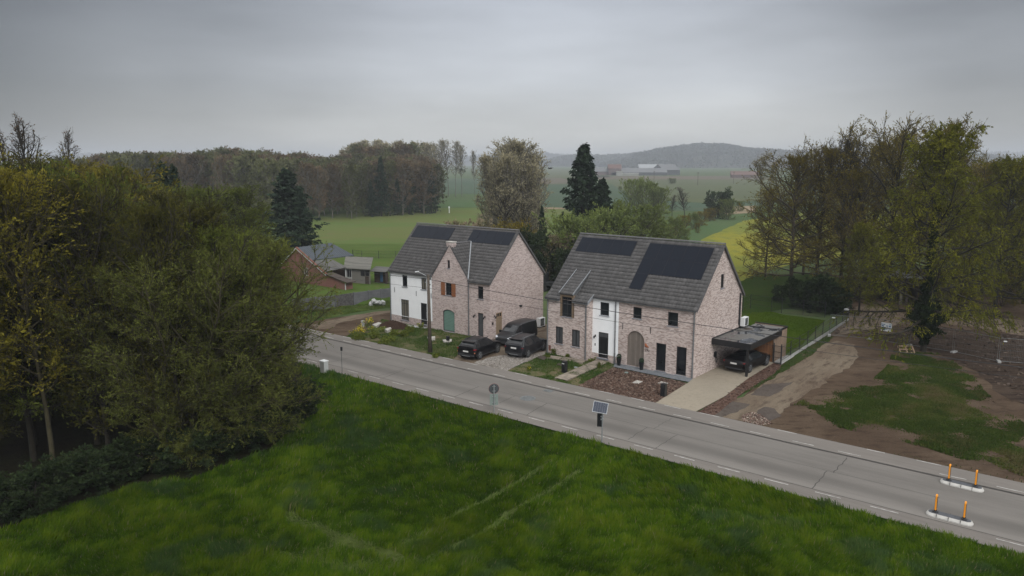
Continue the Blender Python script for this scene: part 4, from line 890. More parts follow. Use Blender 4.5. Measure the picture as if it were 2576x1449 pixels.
    mb = MB(); mb.tube([(L + .08, 3.6, 1.05), (L + .10, 3.72, .6), (L + .10, 3.85, .5), (L + .10, 3.9, .8), (L + .09, 3.75, 1.0)], .03, 6); mb.build('charging_cable', M['black_metal'], cb_)
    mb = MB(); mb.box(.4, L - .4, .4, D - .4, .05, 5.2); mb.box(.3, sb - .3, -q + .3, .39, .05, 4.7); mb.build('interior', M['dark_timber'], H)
    return H
HB = house_b()

# carport and the timber shed behind it
def carport():
    R = empty('carport', LB(13.12, 2.9), HB_R); tag(R, 'black flat-roofed carport with wet roof against the right gable of the brick house', 'carport')
    x1, y1, zt = 3.12, 6.35, 2.64                                                             # local: x from the gable, y to the rear
    mb = MB(); mb.box(.005, x1, 0, .06, 2.18, zt); mb.box(x1 - .06, x1, .06, y1, 2.18, zt); mb.box(.005, .06, .06, y1, 2.40, zt + .02); mb.box(.06, x1 - .06, y1 - .06, y1, 2.3, zt); mb.build('fascia', M['black_panel'], R)
    mb = MB(); mb.box(.06, x1 - .06, .06, y1 - .06, 2.36, 2.575); mb.build('roof', M['wet_roof'], R)
    mb = MB(); mb.box(2.76, 2.92, .10, .26, 0, 2.36); mb.build('post', M['black_panel'], R)
    mb = MB(); mb.lathe([(.35, 0), (.30, .02), (.1, .035)], (.75, y1 - 1.1, 2.578), 10); mb.build('debris', M['dark_timber'], R)
def wet_mat():
    m, n, l, b = new_mat('wet_roof'); tc = N(n, 'ShaderNodeTexCoord'); f = noise(n, l, tc.outputs['Object'], .9, 4, .55, .49, .52, (1, .7, 1)); f2 = noise(n, l, tc.outputs['Object'], 6, 4, .6, .3, .7)
    c = mixc(n, l, f2, (.10, .098, .092), (.135, .13, .12)); l.new(mixc(n, l, f, c, (.045, .048, .055)), b.inputs['Base Color'])
    mr = N(n, 'ShaderNodeMapRange'); mr.inputs[3].default_value = .55; mr.inputs[4].default_value = .05; l.new(f, mr.inputs[0]); l.new(mr.outputs[0], b.inputs['Roughness']); return m
M['wet_roof'] = wet_mat(); carport()
def shed():
    R = empty('timber_shed', LB(13.14, 8.45), HB_R); tag(R, 'flat roofed shed of vertical boards at the rear end of the carport', 'shed')
    mb = MB(); mb.box(1.85, 1.9, -.0, .05, 0, 2.2); mb.box(.0, 2.72, .0, .06, .0, 2.17); mb.build('front_wall', M['orange_boards'], R)
    mb = MB(); mb.box(2.72, 2.78, -.012, 2.85, .0, 2.50); mb.build('side_wall', M['shed_boards'], R)
    mb = MB(); mb.box(.02, 2.72, 2.79, 2.85, .0, 2.5); mb.build('rear_wall', M['shed_boards'], R)
    mb = MB(); mb.box(.1, 2.74, 1.0, 2.8, 2.36, 2.44); mb.build('roof', M['wet_roof'], R)
    mb = MB(); mb.box(.05, 2.82, 2.80, 2.88, 2.44, 2.58); mb.box(2.74, 2.82, .95, 2.80, 2.44, 2.58); mb.build('roof_edge', M['black_panel'], R)
shed()
# ------------------------------------------------------------------ old brick barn and its sheds behind the concrete fence
def barn():
    C = Vector((-19.8, 87.7, 0)); B = empty('brick_barn', C, HA_R); tag(B, 'red brick barn with white verge boards and ribbed blue-grey metal roof', 'barn')
    F = lambda s, z, d=0.0: Vector((s, d, z)); ap, le, ri = (-9.1, 5.32), (-12.9, 2.62), (-3.49, 2.58)
    def Rf(z): return .05 if z <= 1.83 else (.05 + (-3.49 - .05) * (z - 1.83) / (2.58 - 1.83) if z < 2.58 else -3.49 + (-9.1 + 3.49) * (z - 2.58) / (5.32 - 2.58))
    def Lf(z): return -12.9 if z <= 2.6 else -12.9 + 3.8 * (z - 2.6) / 2.72
    band_wall('gable_wall', M['brick_red'], B, F, Lf, Rf, 0, 5.3, [(-7.95, -7.04, 2.04, 3.06, 0)], zb=[1.83, 2.58, 2.6])
    mb = MB(); pbox(mb, F, -7.95, -7.04, 2.04, 3.06, .04, .1); w = mb.build('window', M['grey_white'], B)
    mb = MB(); [pbox(mb, F, a, a + .38, 2.12 + j * .46, 2.12 + j * .46 + .40, .03, .04) for a in (-7.88, -7.45) for j in (0, 1)]; mb.build('pane', M['glass_curtain'], w)
    mb = MB(); mb.box(-.0, .05, .01, 1.1, 0, 1.8); mb.build('side_wall', M['brick_red'], B); mb = MB(); mb.box(-12.9, -12.85, .01, 5, 0, 2.6); mb.build('side_wall', M['brick_red'], B)
    sl = (5.32 - 2.58) / (-9.1 + 3.49)
    zr = lambda s: 5.32 + sl * (s + 9.1)
    def slab(name, mat, pts, th=.10, par=B):
        mb = MB(); up = Vector((0, 0, th)); p = [Vector(x) for x in pts]; mb.hexa(p + [v + up for v in p]); return mb.build(name, M[mat], par)
    slab('metal_roof', 'ribbed_roof', [(-9.1, -.1, zr(-9.1) + .06), (-9.1, 5.2, zr(-9.1) + .2), (-6.2, 6.6, zr(-6.2) + .06), (-6.3, -.1, zr(-6.3) + .06)])
    slab('red_roof', 'tile_red', [(-9.12, -.1, 5.38), (-9.12, 5.2, 5.5), (-13.3, 5.2, 2.4), (-13.3, -.1, 2.35)])
    slab('grey_roof', 'grey_roof', [(-6.2, .2, zr(-6.2)), (-6.2, 2.9, zr(-6.2)), (-4.25, 3.75, zr(-4.25)), (-3.9, .2, zr(-3.9))], .07)
    lt = slab('lean_to_roof', 'dark_timber', [(-3.6, -.25, 2.62), (-3.6, 1.1, 2.62), (.65, 1.1, 1.92), (.65, -.25, 1.92)], .09)
    mb = MB()
    for (a, b) in (((-9.1, 5.34), (-3.3, 2.50)), ((-9.1, 5.34), (-13.4, 2.30))):
        mb.hexa([(a[0], -.26, a[1] - .02), (a[0], -.16, a[1] - .02), (b[0], -.16, b[1] - .02), (b[0], -.26, b[1] - .02), (a[0], -.26, a[1] + .10), (a[0], -.16, a[1] + .10), (b[0], -.16, b[1] + .10), (b[0], -.26, b[1] + .10)])
    mb.build('verge_board', M['white_plastic'], B)
    mb = MB(); mb.hexa([(-9.1, -.28, 5.46), (-9.1, .02, 5.46), (-3.3, .02, 2.62), (-3.3, -.28, 2.62), (-9.1, -.28, 5.54), (-9.1, .02, 5.54), (-3.3, .02, 2.70), (-3.3, -.28, 2.70)]); mb.build('verge_tiles', M['tile_red'], B)
    mb = MB(); mb.tube([(.12, -.05, 0), (.12, -.05, 1.8)], .06, 6); mb.build('downspout', M['grey_white'], B)
    mb = MB(); mb.obox((-1.9, -.05, 1.25), (.12, 0, .04), (0, .05, 0), (0, 0, .05)); mb.build('wall_bracket', M['black_metal'], B)
barn()
def whitewashed_shed():
    C = Vector((-20.75, 93.3, 1.02)); S = empty('old_shed', C, HA_R + R_(14)); tag(S, 'weathered whitewashed shed with old patchy roof and open bay, behind the red brick barn', 'shed')
    mb = MB(); mb.box(-.1, .75, -.02, .02, 0, 1.84); mb.box(-.1, .0, .02, 1.9, 0, 1.84); mb.build('white_wall', M['concrete_grey'], S)
    mb = MB(); mb.box(.75, 3.5, -.02, .02, 0, 1.84); mb.build('board_wall', M['old_boards'], S)
    for (a, b, z0, z1) in ((.06, .34, .75, 1.7), (.40, .66, .75, 1.7), (2.1, 2.7, 1.0, 1.68), (2.8, 3.35, 1.05, 1.68)):
        mb = MB(); mb.box(a, b, -.05, -.021, z0, z1); mb.build('window', M['window_frame'], S)
    mb = MB(); mb.box(2.75, 3.3, -.05, -.021, .0, .98); mb.build('door', M['dark_timber'], S)
    mb = MB(); mb.hexa([(-.3, -.3, 1.80), (3.75, -.3, 1.86), (2.2, 2.6, 2.95), (-1.6, 1.9, 2.95), (-.3, -.3, 1.87), (3.75, -.3, 1.93), (2.2, 2.6, 3.02), (-1.6, 1.9, 3.02)]); mb.build('roof', M['pale_roof'], S)
    mb = MB(); mb.box(-3.3, -.2, 1.2, 1.25, 0, 1.9); mb.box(-3.3, -3.2, -.6, 1.2, 0, 1.8); mb.build('open_bay_back', M['dark_timber'], S)
    mb = MB(); mb.tube([(-.15, -.1, 0), (-.15, -.1, 1.82)], .07, 6); mb.build('post', M['grey_white'], S)
    mb = MB(); mb.tube([(-1.6, -.3, 0), (-1.6, -.3, 1.8)], .06, 6); mb.build('post', M['dark_timber'], S)
    C2 = LW = Vector((-17.6, 92.8, 1.0))
    S2 = empty('small_shed', C2, HA_R + R_(14)); tag(S2, 'small dark lean-to shed with a blue panel, against the right end of the whitewashed shed', 'shed')
    mb = MB(); mb.box(0, 2.1, .6, .66, 0, 1.5); mb.box(2.05, 2.12, 0, .6, 0, 1.45); mb.build('wall', M['dark_timber'], S2)
    mb = MB(); mb.box(.9, 1.3, .56, .595, .2, 1.4); mb.build('blue_panel', M['blue'], S2)
    mb = MB(); mb.hexa([(-.2, -.15, 1.50), (2.25, -.15, 1.55), (2.1, 1.3, 1.95), (-.2, 1.3, 1.95), (-.2, -.15, 1.56), (2.25, -.15, 1.61), (2.1, 1.3, 2.01), (-.2, 1.3, 2.01)]); mb.build('roof', M['grey_roof'], S2)
    mb = MB()
    r = random.Random(4)
    for i in range(34):
        x, y, z = 2.5 + r.random() * 1.3, .2 + r.random() * .9, .12 + r.random() * .7 * (1 - 0); a = r.uniform(-.5, .5)
        mb.tube([(x - .35, y, z), (x + .35, y + a * .4, z + r.uniform(-.05, .05))], .05, 5)
    o = mb.build('log_pile', M['bark_grey'], None, loc=C2, rz=HA_R + R_(14)); tag(o, 'heap of grey logs and branches beside the small dark shed', 'log pile')
M['blue'] = plain('blue_paint', (.04, .10, .19), .6); whitewashed_shed()
def concrete_fence():
    pts = [(-23.6, 79.3), (-21.54, 80.64), (-19.6, 81.85), (-17.9, 83.5), (-16.5, 84.8), (-15.25, 85.9), (-13.6, 87.3), (-12.0, 88.8)]
    R = empty('concrete_fence', (pts[0][0], pts[0][1], 0)); tag(R, 'grey concrete panel fence with stained panels between barn and white house', 'fence'); o0 = Vector((*pts[0], 0)); r = random.Random(2)
    for i, (a, b) in enumerate(zip(pts[:-1], pts[1:])):
        a, b = Vector((*a, 0)) - o0, Vector((*b, 0)) - o0; d = (b - a).normalized(); n = Vector((-d.y, d.x, 0)); mb = MB()
        for k in range(4): mb.obox((a + b) / 2 + Vector((0, 0, .18 + k * .36)), (b - a) * .46, n * (.025 + .004 * (k % 2)), (0, 0, .175))
        mb.build('panel', M['fence_dark'] if i in (2,) else M['fence_grey'], R)
        mb = MB(); mb.obox(a + Vector((0, 0, .75)), d * .06, n * .07, (0, 0, .75)); mb.build('post', M['fence_grey'], R)
M['fence_grey'] = plain('fence_grey', (.115, .118, .125), .9, var=.2, scale=1.5); M['fence_dark'] = plain('fence_stained', (.075, .072, .07), .9, var=.45, scale=5); concrete_fence()
def white_house_behind():
    # pale gabled house and the long white-trimmed house half hidden behind the left-hand trees
    B = empty('gabled_house', (-39.4, 94, .2), R_(-36)); tag(B, 'white-gabled house mostly hidden behind the green trees, above the red roof', 'house')
    F = lambda s, z, d=0.0: Vector((s, d, z)); band_wall('gable_wall', M['grey_white'], B, F, lambda z: -4 + max(0, z - 5.2) * .93, lambda z: 4 - max(0, z - 5.2) * .93, 0, 9.4, [(-1, 0, 3, 4.4, 0), (1.2, 2.2, 3, 4.4, 0)], zb=[5.2])
    mb = MB(); mb.box(-1, 0, .1, .15, 3, 4.4); mb.box(1.2, 2.2, .1, .15, 3, 4.4); mb.build('window', M['window_frame'], B)
    mb = MB(); mb.box(-4, -3.95, .01, 4.5, 0, 5.2); mb.box(3.95, 4, .01, 4.5, 0, 5.2); mb.build('side_wall', M['brick_red'], B)
    for sg in (-1, 1):
        mb = MB(); mb.hexa([(0, -.35, 9.5), (0, 4.5, 9.5), (sg * 4.6, 4.5, 4.6), (sg * 4.6, -.35, 4.6), (0, -.35, 9.65), (0, 4.5, 9.65), (sg * 4.6, 4.5, 4.75), (sg * 4.6, -.35, 4.75)]); mb.build('roof', M['ridge'], B)
        mb = MB(); mb.hexa([(0, -.6, 9.42), (0, -.36, 9.42), (sg * 4.7, -.36, 4.5), (sg * 4.7, -.6, 4.5), (0, -.6, 9.7), (0, -.36, 9.7), (sg * 4.7, -.36, 4.8), (sg * 4.7, -.6, 4.8)]); mb.build('verge_board', M['white_plastic'], B)
    P = empty('annex', (-34.2, 91, 1.6), R_(-36)); tag(P, 'low building with orange tiled roof glimpsed under the white gable among the trees', 'building')
    mb = MB(); mb.box(-3, 3, 0, 4, 0, 2.6); mb.build('wall', M['brick_red'], P)
    for sg, y0, y1 in ((-1, -.3, 2), (1, 4.3, 2)):
        mb = MB(); mb.hexa([(-3.2, y0, 2.6), (3.2, y0, 2.6), (3.2, y1, 4.3), (-3.2, y1, 4.3), (-3.2, y0, 2.72), (3.2, y0, 2.72), (3.2, y1, 4.42), (-3.2, y1, 4.42)]); mb.build('roof', M['tile_orange'], P)
    B = empty('modern_house', (-44.5, 76, 0), R_(-6)); tag(B, 'long flat-roofed dark house with white roof edge, hidden behind the trees at far left', 'house')
    mb = MB(); mb.box(-9, 6.0, 0, 8, 0, 9.6); mb.build('wall', M['dark_wall'], B)
    mb = MB(); mb.box(-9.3, 6.3, -.35, -.05, 9.4, 9.65); mb.box(-7, 3.4, -.2, 0.0, 10.35, 10.6); mb.build('roof_edge', M['white_plastic'], B)
    mb = MB(); mb.box(-9.3, 6.3, -.04, 8.2, 9.61, 9.8); mb.box(-6.8, 3.2, .01, 7, 9.81, 10.5); mb.build('roof', M['ridge'], B)
    mb = MB(); mb.box(5.6, 6.15, -.45, -.01, 3.2, 9.39); mb.build('white_pillar', M['white_plastic'], B)
    for x in (-7.5, -4.5, -1.5, 1.5):
        mb = MB(); mb.box(x, x + 1.6, -.06, -.005, 5.6, 7.2); mb.build('window', M['glass'], B)
M['dark_wall'] = plain('dark_wall', (.05, .045, .035), .9, var=.2); white_house_behind()

# ------------------------------------------------------------------ fences
def bar_fence(name, pts, h, lab, step=2.5, mat='black_metal', z0=0.0, base=0, mesh=True, r=.032, group=None):
    o0 = Vector(pts[0]); o0.z = z0; R = empty(name, o0); tag(R, lab, 'fence', group); P = [Vector((p[0], p[1], z0)) - o0 for p in pts]
    for a, b in zip(P[:-1], P[1:]):
        n = max(1, round((b - a).length / step)); d = (b - a).normalized(); nn = Vector((-d.y, d.x, 0))
        for i in range(n + (b == P[-1])):
            mb = MB(); mb.obox(a + (b - a) * i / n + Vector((0, 0, h / 2 + .03)), d * r, nn * r, (0, 0, h / 2 + .03)); mb.build('post', M[mat], R)
        for i in range(n):
            p, q = a + (b - a) * i / n, a + (b - a) * (i + 1) / n; mb = MB()
            if mesh:
                w = .011
                for k in range(1, int((q - p).length / .10)):
                    c = p + d * (k * .10); mb.add([c - d * w / 2 + Vector((0, 0, base)), c + d * w / 2 + Vector((0, 0, base)), c + d * w / 2 + Vector((0, 0, h)), c - d * w / 2 + Vector((0, 0, h))], [(0, 1, 2, 3)])
            for z in ([base + .02, h * .35, h * .68, h - .01]): mb.obox((p + q) / 2 + Vector((0, 0, z)), (q - p) / 2, nn * .006, (0, 0, .014))
            mb.build('mesh_panel', M[mat], R)
            if base: mb = MB(); mb.obox((p + q) / 2 + Vector((0, 0, base / 2)), (q - p) / 2, nn * .03, (0, 0, base / 2)); mb.build('base_slab', M['concrete_grey'], R)
    return R
bar_fence('garden_fence', [G(*c4(952, 775)), G(*c4(1685, 300))], 1.45, 'black wire mesh fence on pale concrete base slabs, along the right side of the lawn', 2.4, base=.30)
bar_fence('garden_fence', [G(*c4(1430, 262)), G(*c4(960, 215)), G(*c4(848, 200)), G(*c4(620, 170)), G(*c4(535, 205))], 1.6, 'black mesh fence with gate posts along the back of the lawn', 2.4)
bar_fence('wire_fence', [G(*cb(*p), 0.9) for p in [(1340, 490), (1480, 508), (2000, 512), (2300, 512)]], 1.5, 'thin green wire fence at the edge of the big field behind the barn', 2.2, z0=.75)
def garden_gate():
    a, b = G(*c4(868, 762)), G(*c4(948, 778)); R = empty('garden_gate', a); tag(R, 'narrow black mesh gate between timber shed and fence', 'gate'); v = b - a
    for k in (0, 1): mb = MB(); mb.obox(v * k + Vector((0, 0, .85)), (.035, 0, 0), (0, .035, 0), (0, 0, .85)); mb.build('post', M['black_metal'], R)
    mb = MB()
    for z in (.1, .55, 1.0, 1.5): mb.obox(v / 2 + Vector((0, 0, z)), v / 2, (.01, .02, 0), (0, 0, .015))
    for i in range(1, 10): mb.obox(v * i / 10 + Vector((0, 0, .8)), (.005, 0, 0), (0, .005, 0), (0, 0, .7))
    mb.build('gate_leaf', M['black_metal'], R)
garden_gate()
def site_fence(a, b, lab, sign=None, h=2.0):
    a, b = Vector(a), Vector(b); a.z = b.z = .06; R = empty('site_fence_panel', a); tag(R, lab, 'fence panel', 'temporary site fence panels'); v = b - a; v.z = 0; d = v.normalized(); n = Vector((-d.y, d.x, 0))
    mb = MB(); mb.tube([(0, 0, .1), (0, 0, h), tuple(v + Vector((0, 0, h))), tuple(v + Vector((0, 0, .1))), (0, 0, .1)], .021, 6, cap=False); mb.build('frame', M['steel_dull'], R)
    mb = MB(); L = v.length
    for k in range(1, int(L / .12)): c = d * (k * .12); mb.add([c - d * .003 + Vector((0, 0, .1)), c + d * .003 + Vector((0, 0, .1)), c + d * .003 + Vector((0, 0, h)), c - d * .003 + Vector((0, 0, h))], [(0, 1, 2, 3)])
    for z in (.5, 1.0, 1.5): mb.obox(v / 2 + Vector((0, 0, z)), v / 2, n * .004, (0, 0, .005))
    mb.build('wire_mesh', M['steel_dull'], R)
    mb = MB(); mb.obox((0, 0, .06), d * .12, n * .34, (0, 0, .07)); mb.build('foot_block', M['concrete_grey'], R)
    if sign:
        mb = MB(); mb.obox(v * sign[0] + n * -.03 + Vector((0, 0, sign[1])), d * sign[2], n * .006, (0, 0, sign[3])); s = mb.build('sign', M['white_plastic'], R)
        if sign[2] > .3:
            mb = MB(); r = random.Random(8)
            for (x, z, w, hh) in ((-.3, .22, .2, .035), (-.32, .08, .12, .05), (.05, .10, .10, .04), (.30, .09, .10, .06), (-.25, -.18, .18, .12), (.28, -.08, .14, .025), (.1, -.16, .25, .02), (.32, .25, .1, .03)):
                mb.obox(v * sign[0] + n * -.04 + d * x + Vector((0, 0, sign[1] + z)), d * w * .9, n * .004, (0, 0, hh))
            mb.build('print', M['sign_blue'], s)
    return R
M['sign_blue'] = plain('sign_blue', (.05, .14, .26), .6, var=.3, scale=12)
sf = [G(*c8(742, 836)), G(*c8(1005, 860)), G(*c8(1275, 905)), G(*c8(1575, 950)), G(*c8(1880, 1015)), G(*c8(2120, 1035)), G(*c8(2400, 1060))]
site_fence(sf[0], sf[1], 'bare wire site fence panel with a small white tag, nearest the garden fence', (.08, 1.75, .14, .05))
site_fence(sf[1] + Vector((.15, 0, 0)), sf[2], 'site fence panel carrying the blue and white sign, left of the ivy-clad tree', (.42, 1.38, .46, .38))
site_fence(sf[2] + Vector((.15, 0, 0)), sf[3], 'wire site fence panel directly behind the ivy-clad tree trunk')
site_fence(sf[3] + Vector((.15, 0, 0)), sf[4], 'wire site fence panel across the dug earth, just right of the ivy-clad tree')
site_fence(sf[4] + Vector((.15, 0, 0)), sf[5], 'site fence panel with a small white tag at the right edge of the dug earth', (.13, 1.75, .12, .05))
site_fence(sf[5] + Vector((.15, 0, 0)), sf[6], 'last wire site fence panel, leaving the picture at the right')

# ------------------------------------------------------------------ street furniture
def utility_pole():
    P = G(1082, 888); R = empty('utility_pole', P); tag(R, 'dark wooden utility pole with insulators in the front garden of the white house', 'utility pole')
    mb = MB(); mb.tube([(0, 0, 0), (-.02, 0, 3.4), (-.04, 0, 6.75)], .17, 10, .11); mb.build('pole', M['pole_wood'], R, smooth=True)
    mb = MB(); mb.tube([(-.04, 0, 6.4), (-.25, .05, 6.65), (-.85, .1, 6.95)], .025, 6); mb.tube([(-.04, -.05, 6.1), (-.30, -.1, 6.1), (-.36, -.1, 6.35)], .02, 6); mb.build('bracket', M['steel'], R)
    mb = MB(); mb.obox((-.98, .11, 6.98), (.16, .01, .02), (0, .08, 0), (0, 0, .03)); mb.build('lamp_head', M['white_plastic'], R)
    mb = MB()
    for p in ((.14, -.1, 6.35), (-.30, -.1, 6.2), (.10, -.1, 5.85)): mb.lathe([(.03, 0), (.06, .03), (.05, .09), (.02, .12)], p, 8)
    mb.build('insulator', M['black_metal'], R)
    mb = MB(); mb.tube([(.2, -.1, 0), (.13, -.12, 1.6), (.12, -.1, 2.0)], .02, 5); mb.build('ground_cable', M['black_metal'], R)
M['pole_wood'] = plain('pole_wood', (.085, .068, .052), .9, var=.3, scale=5); utility_pole()
def wire(a, b, sag, r, lab, k=40):
    a, b = Vector(a), Vector(b); pts = [a.lerp(b, i / k) - Vector((0, 0, sag * 4 * (i / k) * (1 - i / k))) for i in range(k + 1)]
    mb = MB(); o = a; mb.tube([p - o for p in pts], r, 5); w = mb.build('overhead_wire', M['black_metal'], None, loc=o); tag(w, lab, 'wire', 'overhead wires'); return w
pp = G(1082, 888)
E1 = Vector((25.61, 36.3, 5.88)) ; d1 = (E1 - (pp + Vector((0, 0, 6.3)))); 
wire(pp + Vector((0, 0, 6.35)), pp + Vector((0, 0, 6.35)) + (Vector((25.61, 36.3, 6.25)) - (pp + Vector((0, 0, 6.35)))) * 1.25, .55, .022, 'upper thick black wire crossing both brick houses from the pole to the right edge')
wire(pp + Vector((0, 0, 5.6)), pp + Vector((0, 0, 5.6)) + (Vector((25.65, 36.27, 5.75)) - (pp + Vector((0, 0, 5.6)))) * 1.25, .60, .012, 'lower thin black wire crossing both brick houses from the pole to the right edge')
wire(pp + Vector((0, 0, 6.35)), RP(-52, 4.0, 7.0), .5, .020, 'upper black wire from the pole leftwards past the red barn')
wire(pp + Vector((0, 0, 5.6)), RP(-52, 4.0, 6.0), .5, .012, 'lower thin black wire from the pole leftwards past the red barn')
def round_sign():
    P = G(1243, 1043); R = empty('road_sign', P, R_(10)); tag(R, 'back of a round road sign above a rectangular plate, at the grass edge', 'road sign')
    mb = MB(); mb.tube([(0, 0, 0), (0, 0, 1.98)], .035, 8); mb.build('pole', M['steel'], R)
    mb = MB(); mb.lathe([(.31, 0), (.325, .012), (.31, .024)], k=28); o = mb.build('round_plate', M['sign_back'], R, loc=(0, .05, 1.72)); o.rotation_euler = (math.pi / 2, 0, 0)
    mb = MB(); mb.lathe([(.335, .01), (.335, .018)], k=28); o2 = mb.build('red_rim', M['red_lamp'], R, loc=(0, .062, 1.72)); o2.rotation_euler = (math.pi / 2, 0, 0)
    mb = MB(); mb.box(-.27, .27, .045, .07, .62, 1.36); mb.build('plate', M['sign_plate'], R)
    mb = MB(); [mb.box(-.10, .10, .0, .045, z, z + .04) for z in (.8, 1.2, 1.55, 1.85)]; mb.build('clamp', M['steel'], R)
M['sign_back'] = plain('sign_back', (.055, .062, .066), .5, var=.08); M['sign_plate'] = plain('sign_plate', (.18, .22, .20), .55, var=.08); round_sign()
def speed_sign():
    P = G(1514, 1117); R = empty('speed_display', P, R_(-12)); tag(R, 'solar-powered speed display with tilted panel on a pole at the grass edge', 'speed display')
    mb = MB(); mb.tube([(0, 0, 0), (0, 0, 2.15)], .035, 8); mb.build('pole', M['steel'], R)
    c = Vector((-.12, -.10, 2.22)); u = Vector((.99, 0, -.12)).normalized(); w = Vector((-.02, .50, .62)).normalized(); w = (w - u * w.dot(u)).normalized(); nn = u.cross(w)
    mb = MB(); mb.obox(c, u * .42, w * .33, nn * .018); pn = mb.build('solar_panel', M['pale_zinc'], R)
    mb = MB()
    for i in range(6):
        for j in range(1): mb.obox(c + u * (-.33 + i * .132) + nn * .02, u * .064, w * .305, nn * .003)
    mb.build('solar_cell', M['solar_cell'], pn)
    mb = MB(); mb.box(-.30, .0, .04, .14, 1.02, 1.80); mb.build('display_box', M['black_panel'], R)
    mb = MB(); mb.box(-.10, .08, -.05, .06, 1.45, 1.52); mb.box(-.10, .08, -.05, .06, 1.62, 1.69); mb.tube([(0, 0, 1.95), (.10, 0, 2.35)], .02, 6); mb.build('clamp', M['steel'], R)
M['solar_cell'] = plain('solar_cell', (.020, .028, .048), .3, var=.1); speed_sign()
def cabinet():
    P = G(816, 938); mb = MB(); mb.box(-.26, .26, -.2, .2, 0, .93); R = mb.build('utility_cabinet', M['cabinet'], None, loc=P, rz=R_(-38), bevel=.012); tag(R, 'pale grey utility cabinet at the roadside by the dense trees', 'cabinet')
    mb = MB(); mb.box(-.29, .29, -.23, .23, .932, .99); mb.build('lid', M['white_plastic'], R)
    mb = MB(); mb.box(-.23, .23, -.212, -.202, .08, .88); mb.build('door', M['concrete_grey'], R)
    P = G(861, 943); R = empty('marker_post', P); tag(R, 'thin grey pole with a small dark plate beside the utility cabinet', 'pole')
    mb = MB(); mb.tube([(0, 0, 0), (0, 0, 2.1)], .022, 6); mb.build('pole', M['steel_dull'], R); mb = MB(); mb.box(-.06, .10, -.04, -.015, 1.9, 2.2); mb.build('plate', M['black_metal'], R)
cabinet()
def traffic_island(a, b, lab):
    a, b = Vector(a), Vector(b); mid = (a + b) / 2; v = b - a; L = v.length; rz = math.atan2(v.y, v.x); mid.z = .10
    R = empty('traffic_island', mid, rz); tag(R, lab, 'traffic island', 'kerb islands in the road'); w = .30
    def outline(hx, hy, n=8):
        r = hy; return [((hx - r) + r * math.cos(t), r * math.sin(t)) for t in [-math.pi / 2 + math.pi * i / n for i in range(n + 1)]] + [(-(hx - r) + r * math.cos(t), r * math.sin(t)) for t in [math.pi / 2 + math.pi * i / n for i in range(n + 1)]]
    o1, o2 = outline(L / 2, w), outline(L / 2 - .07, w - .09); mb = MB(); n = len(o1)
    mb.add([(x, y, 0) for x, y in o1] + [(x, y, .05) for x, y in o1] + [(x, y, .15) for x, y in o2], [(i, (i + 1) % n, n + (i + 1) % n, n + i) for i in range(n)] + [(n + i, n + (i + 1) % n, 2 * n + (i + 1) % n, 2 * n + i) for i in range(n)] + [tuple(range(2 * n, 3 * n))])
    mb.build('kerb', M['kerb_white'], R)
    mb = MB(); o3 = outline(L / 2 - .09, w - .11); mb.prism([(x, y, .151) for x, y in o3], (0, 0, .008)); mb.build('top', M['slate_top'], R)
    mb = MB(); [mb.box(x - .008, x + .008, -w - .001, w + .001, .01, .156) for x in (-L / 6 - L / 12, 0, L / 6 + L / 12)]; mb.build('joint', M['joint'], R)
    for sx in (-1, 1):
        x = sx * (L / 2 - .38); mb = MB(); mb.lathe([(.13, .155), (.12, .20), (.07, .23), (.06, .30)], (x, 0, 0), 14); bs = mb.build('bollard_base', M['black_metal'], R)
        mb = MB(); pr = [(-.10, .28), (-.10, .86)] + [(.10 * math.cos(t) * 1.0, .92 + .10 * math.sin(t)) for t in [math.pi - math.pi * i / 8 for i in range(9)]] + [(.10, .86), (.10, .28)]
        mb.prism([(x - .035, y, z) for y, z in pr], (.07, 0, 0)); bl = mb.build('bollard', M['yellow_plastic'], R, bevel=.015)
        mb = MB(); mb.box(x + .036, x + .042, -.075, .075, .34, .90); mb.box(x - .042, x - .036, -.075, .075, .34, .90); mb.build('reflector', M['trim'], bl)
M['kerb_white'] = plain('kerb_white', (.46, .45, .42), .8, var=.1); M['slate_top'] = plain('slate_top', (.075, .08, .09), .8, var=.2)
traffic_island(G(*c7(1372, 668), .1), G(*c7(1735, 755), .1), 'low kerb island with two yellow bollards beside the far bike path')
traffic_island(G(*c7(1255, 928), .1), G(*c7(1648, 1032), .1), 'low kerb island with two yellow bollards beside the near grass')
def mailbox(P, lab, h=.95, w=.17, d=.17, post=False, white=False):
    R = empty('mailbox', P, HB_R); tag(R, lab, 'mailbox', 'black mailboxes in the front gardens')
    if post: mb = MB(); mb.tube([(-.1, 0, 0), (-.1, 0, .75)], .02, 6); mb.tube([(.1, 0, 0), (.1, 0, .75)], .02, 6); mb.build('post', M['black_metal'], R); z0, z1 = .55, .95
    else: z0, z1 = 0, h
    mb = MB(); mb.box(-w, w, -d, d, z0, z1); mb.build('body', M['black_panel'], R, bevel=.01)
    mb = MB(); mb.box(-w * .8, w * .8, -d - .006, -d - .001, z1 - .14, z1 - .10); mb.build('slot', M['trim'], R)
    if white: mb = MB(); mb.box(-w * .75, -w * .2, -d - .008, -d - .001, z1 - .22, z1 - .15); mb.box(-w * .05, w * .5, -d - .008, -d - .001, z1 - .22, z1 - .15); mb.build('number_plate', M['white_plastic'], R)
mailbox(G(1420, 938), 'black pillar mailbox with white number on the grass beside the pallet walkway', white=True)
mailbox(G(1669, 998), 'black pillar mailbox on the bark mulch near the driveway')
mailbox(G(1127, 872), 'small black mailbox on two thin legs in front of the green arched window', post=True, w=.15, d=.08)
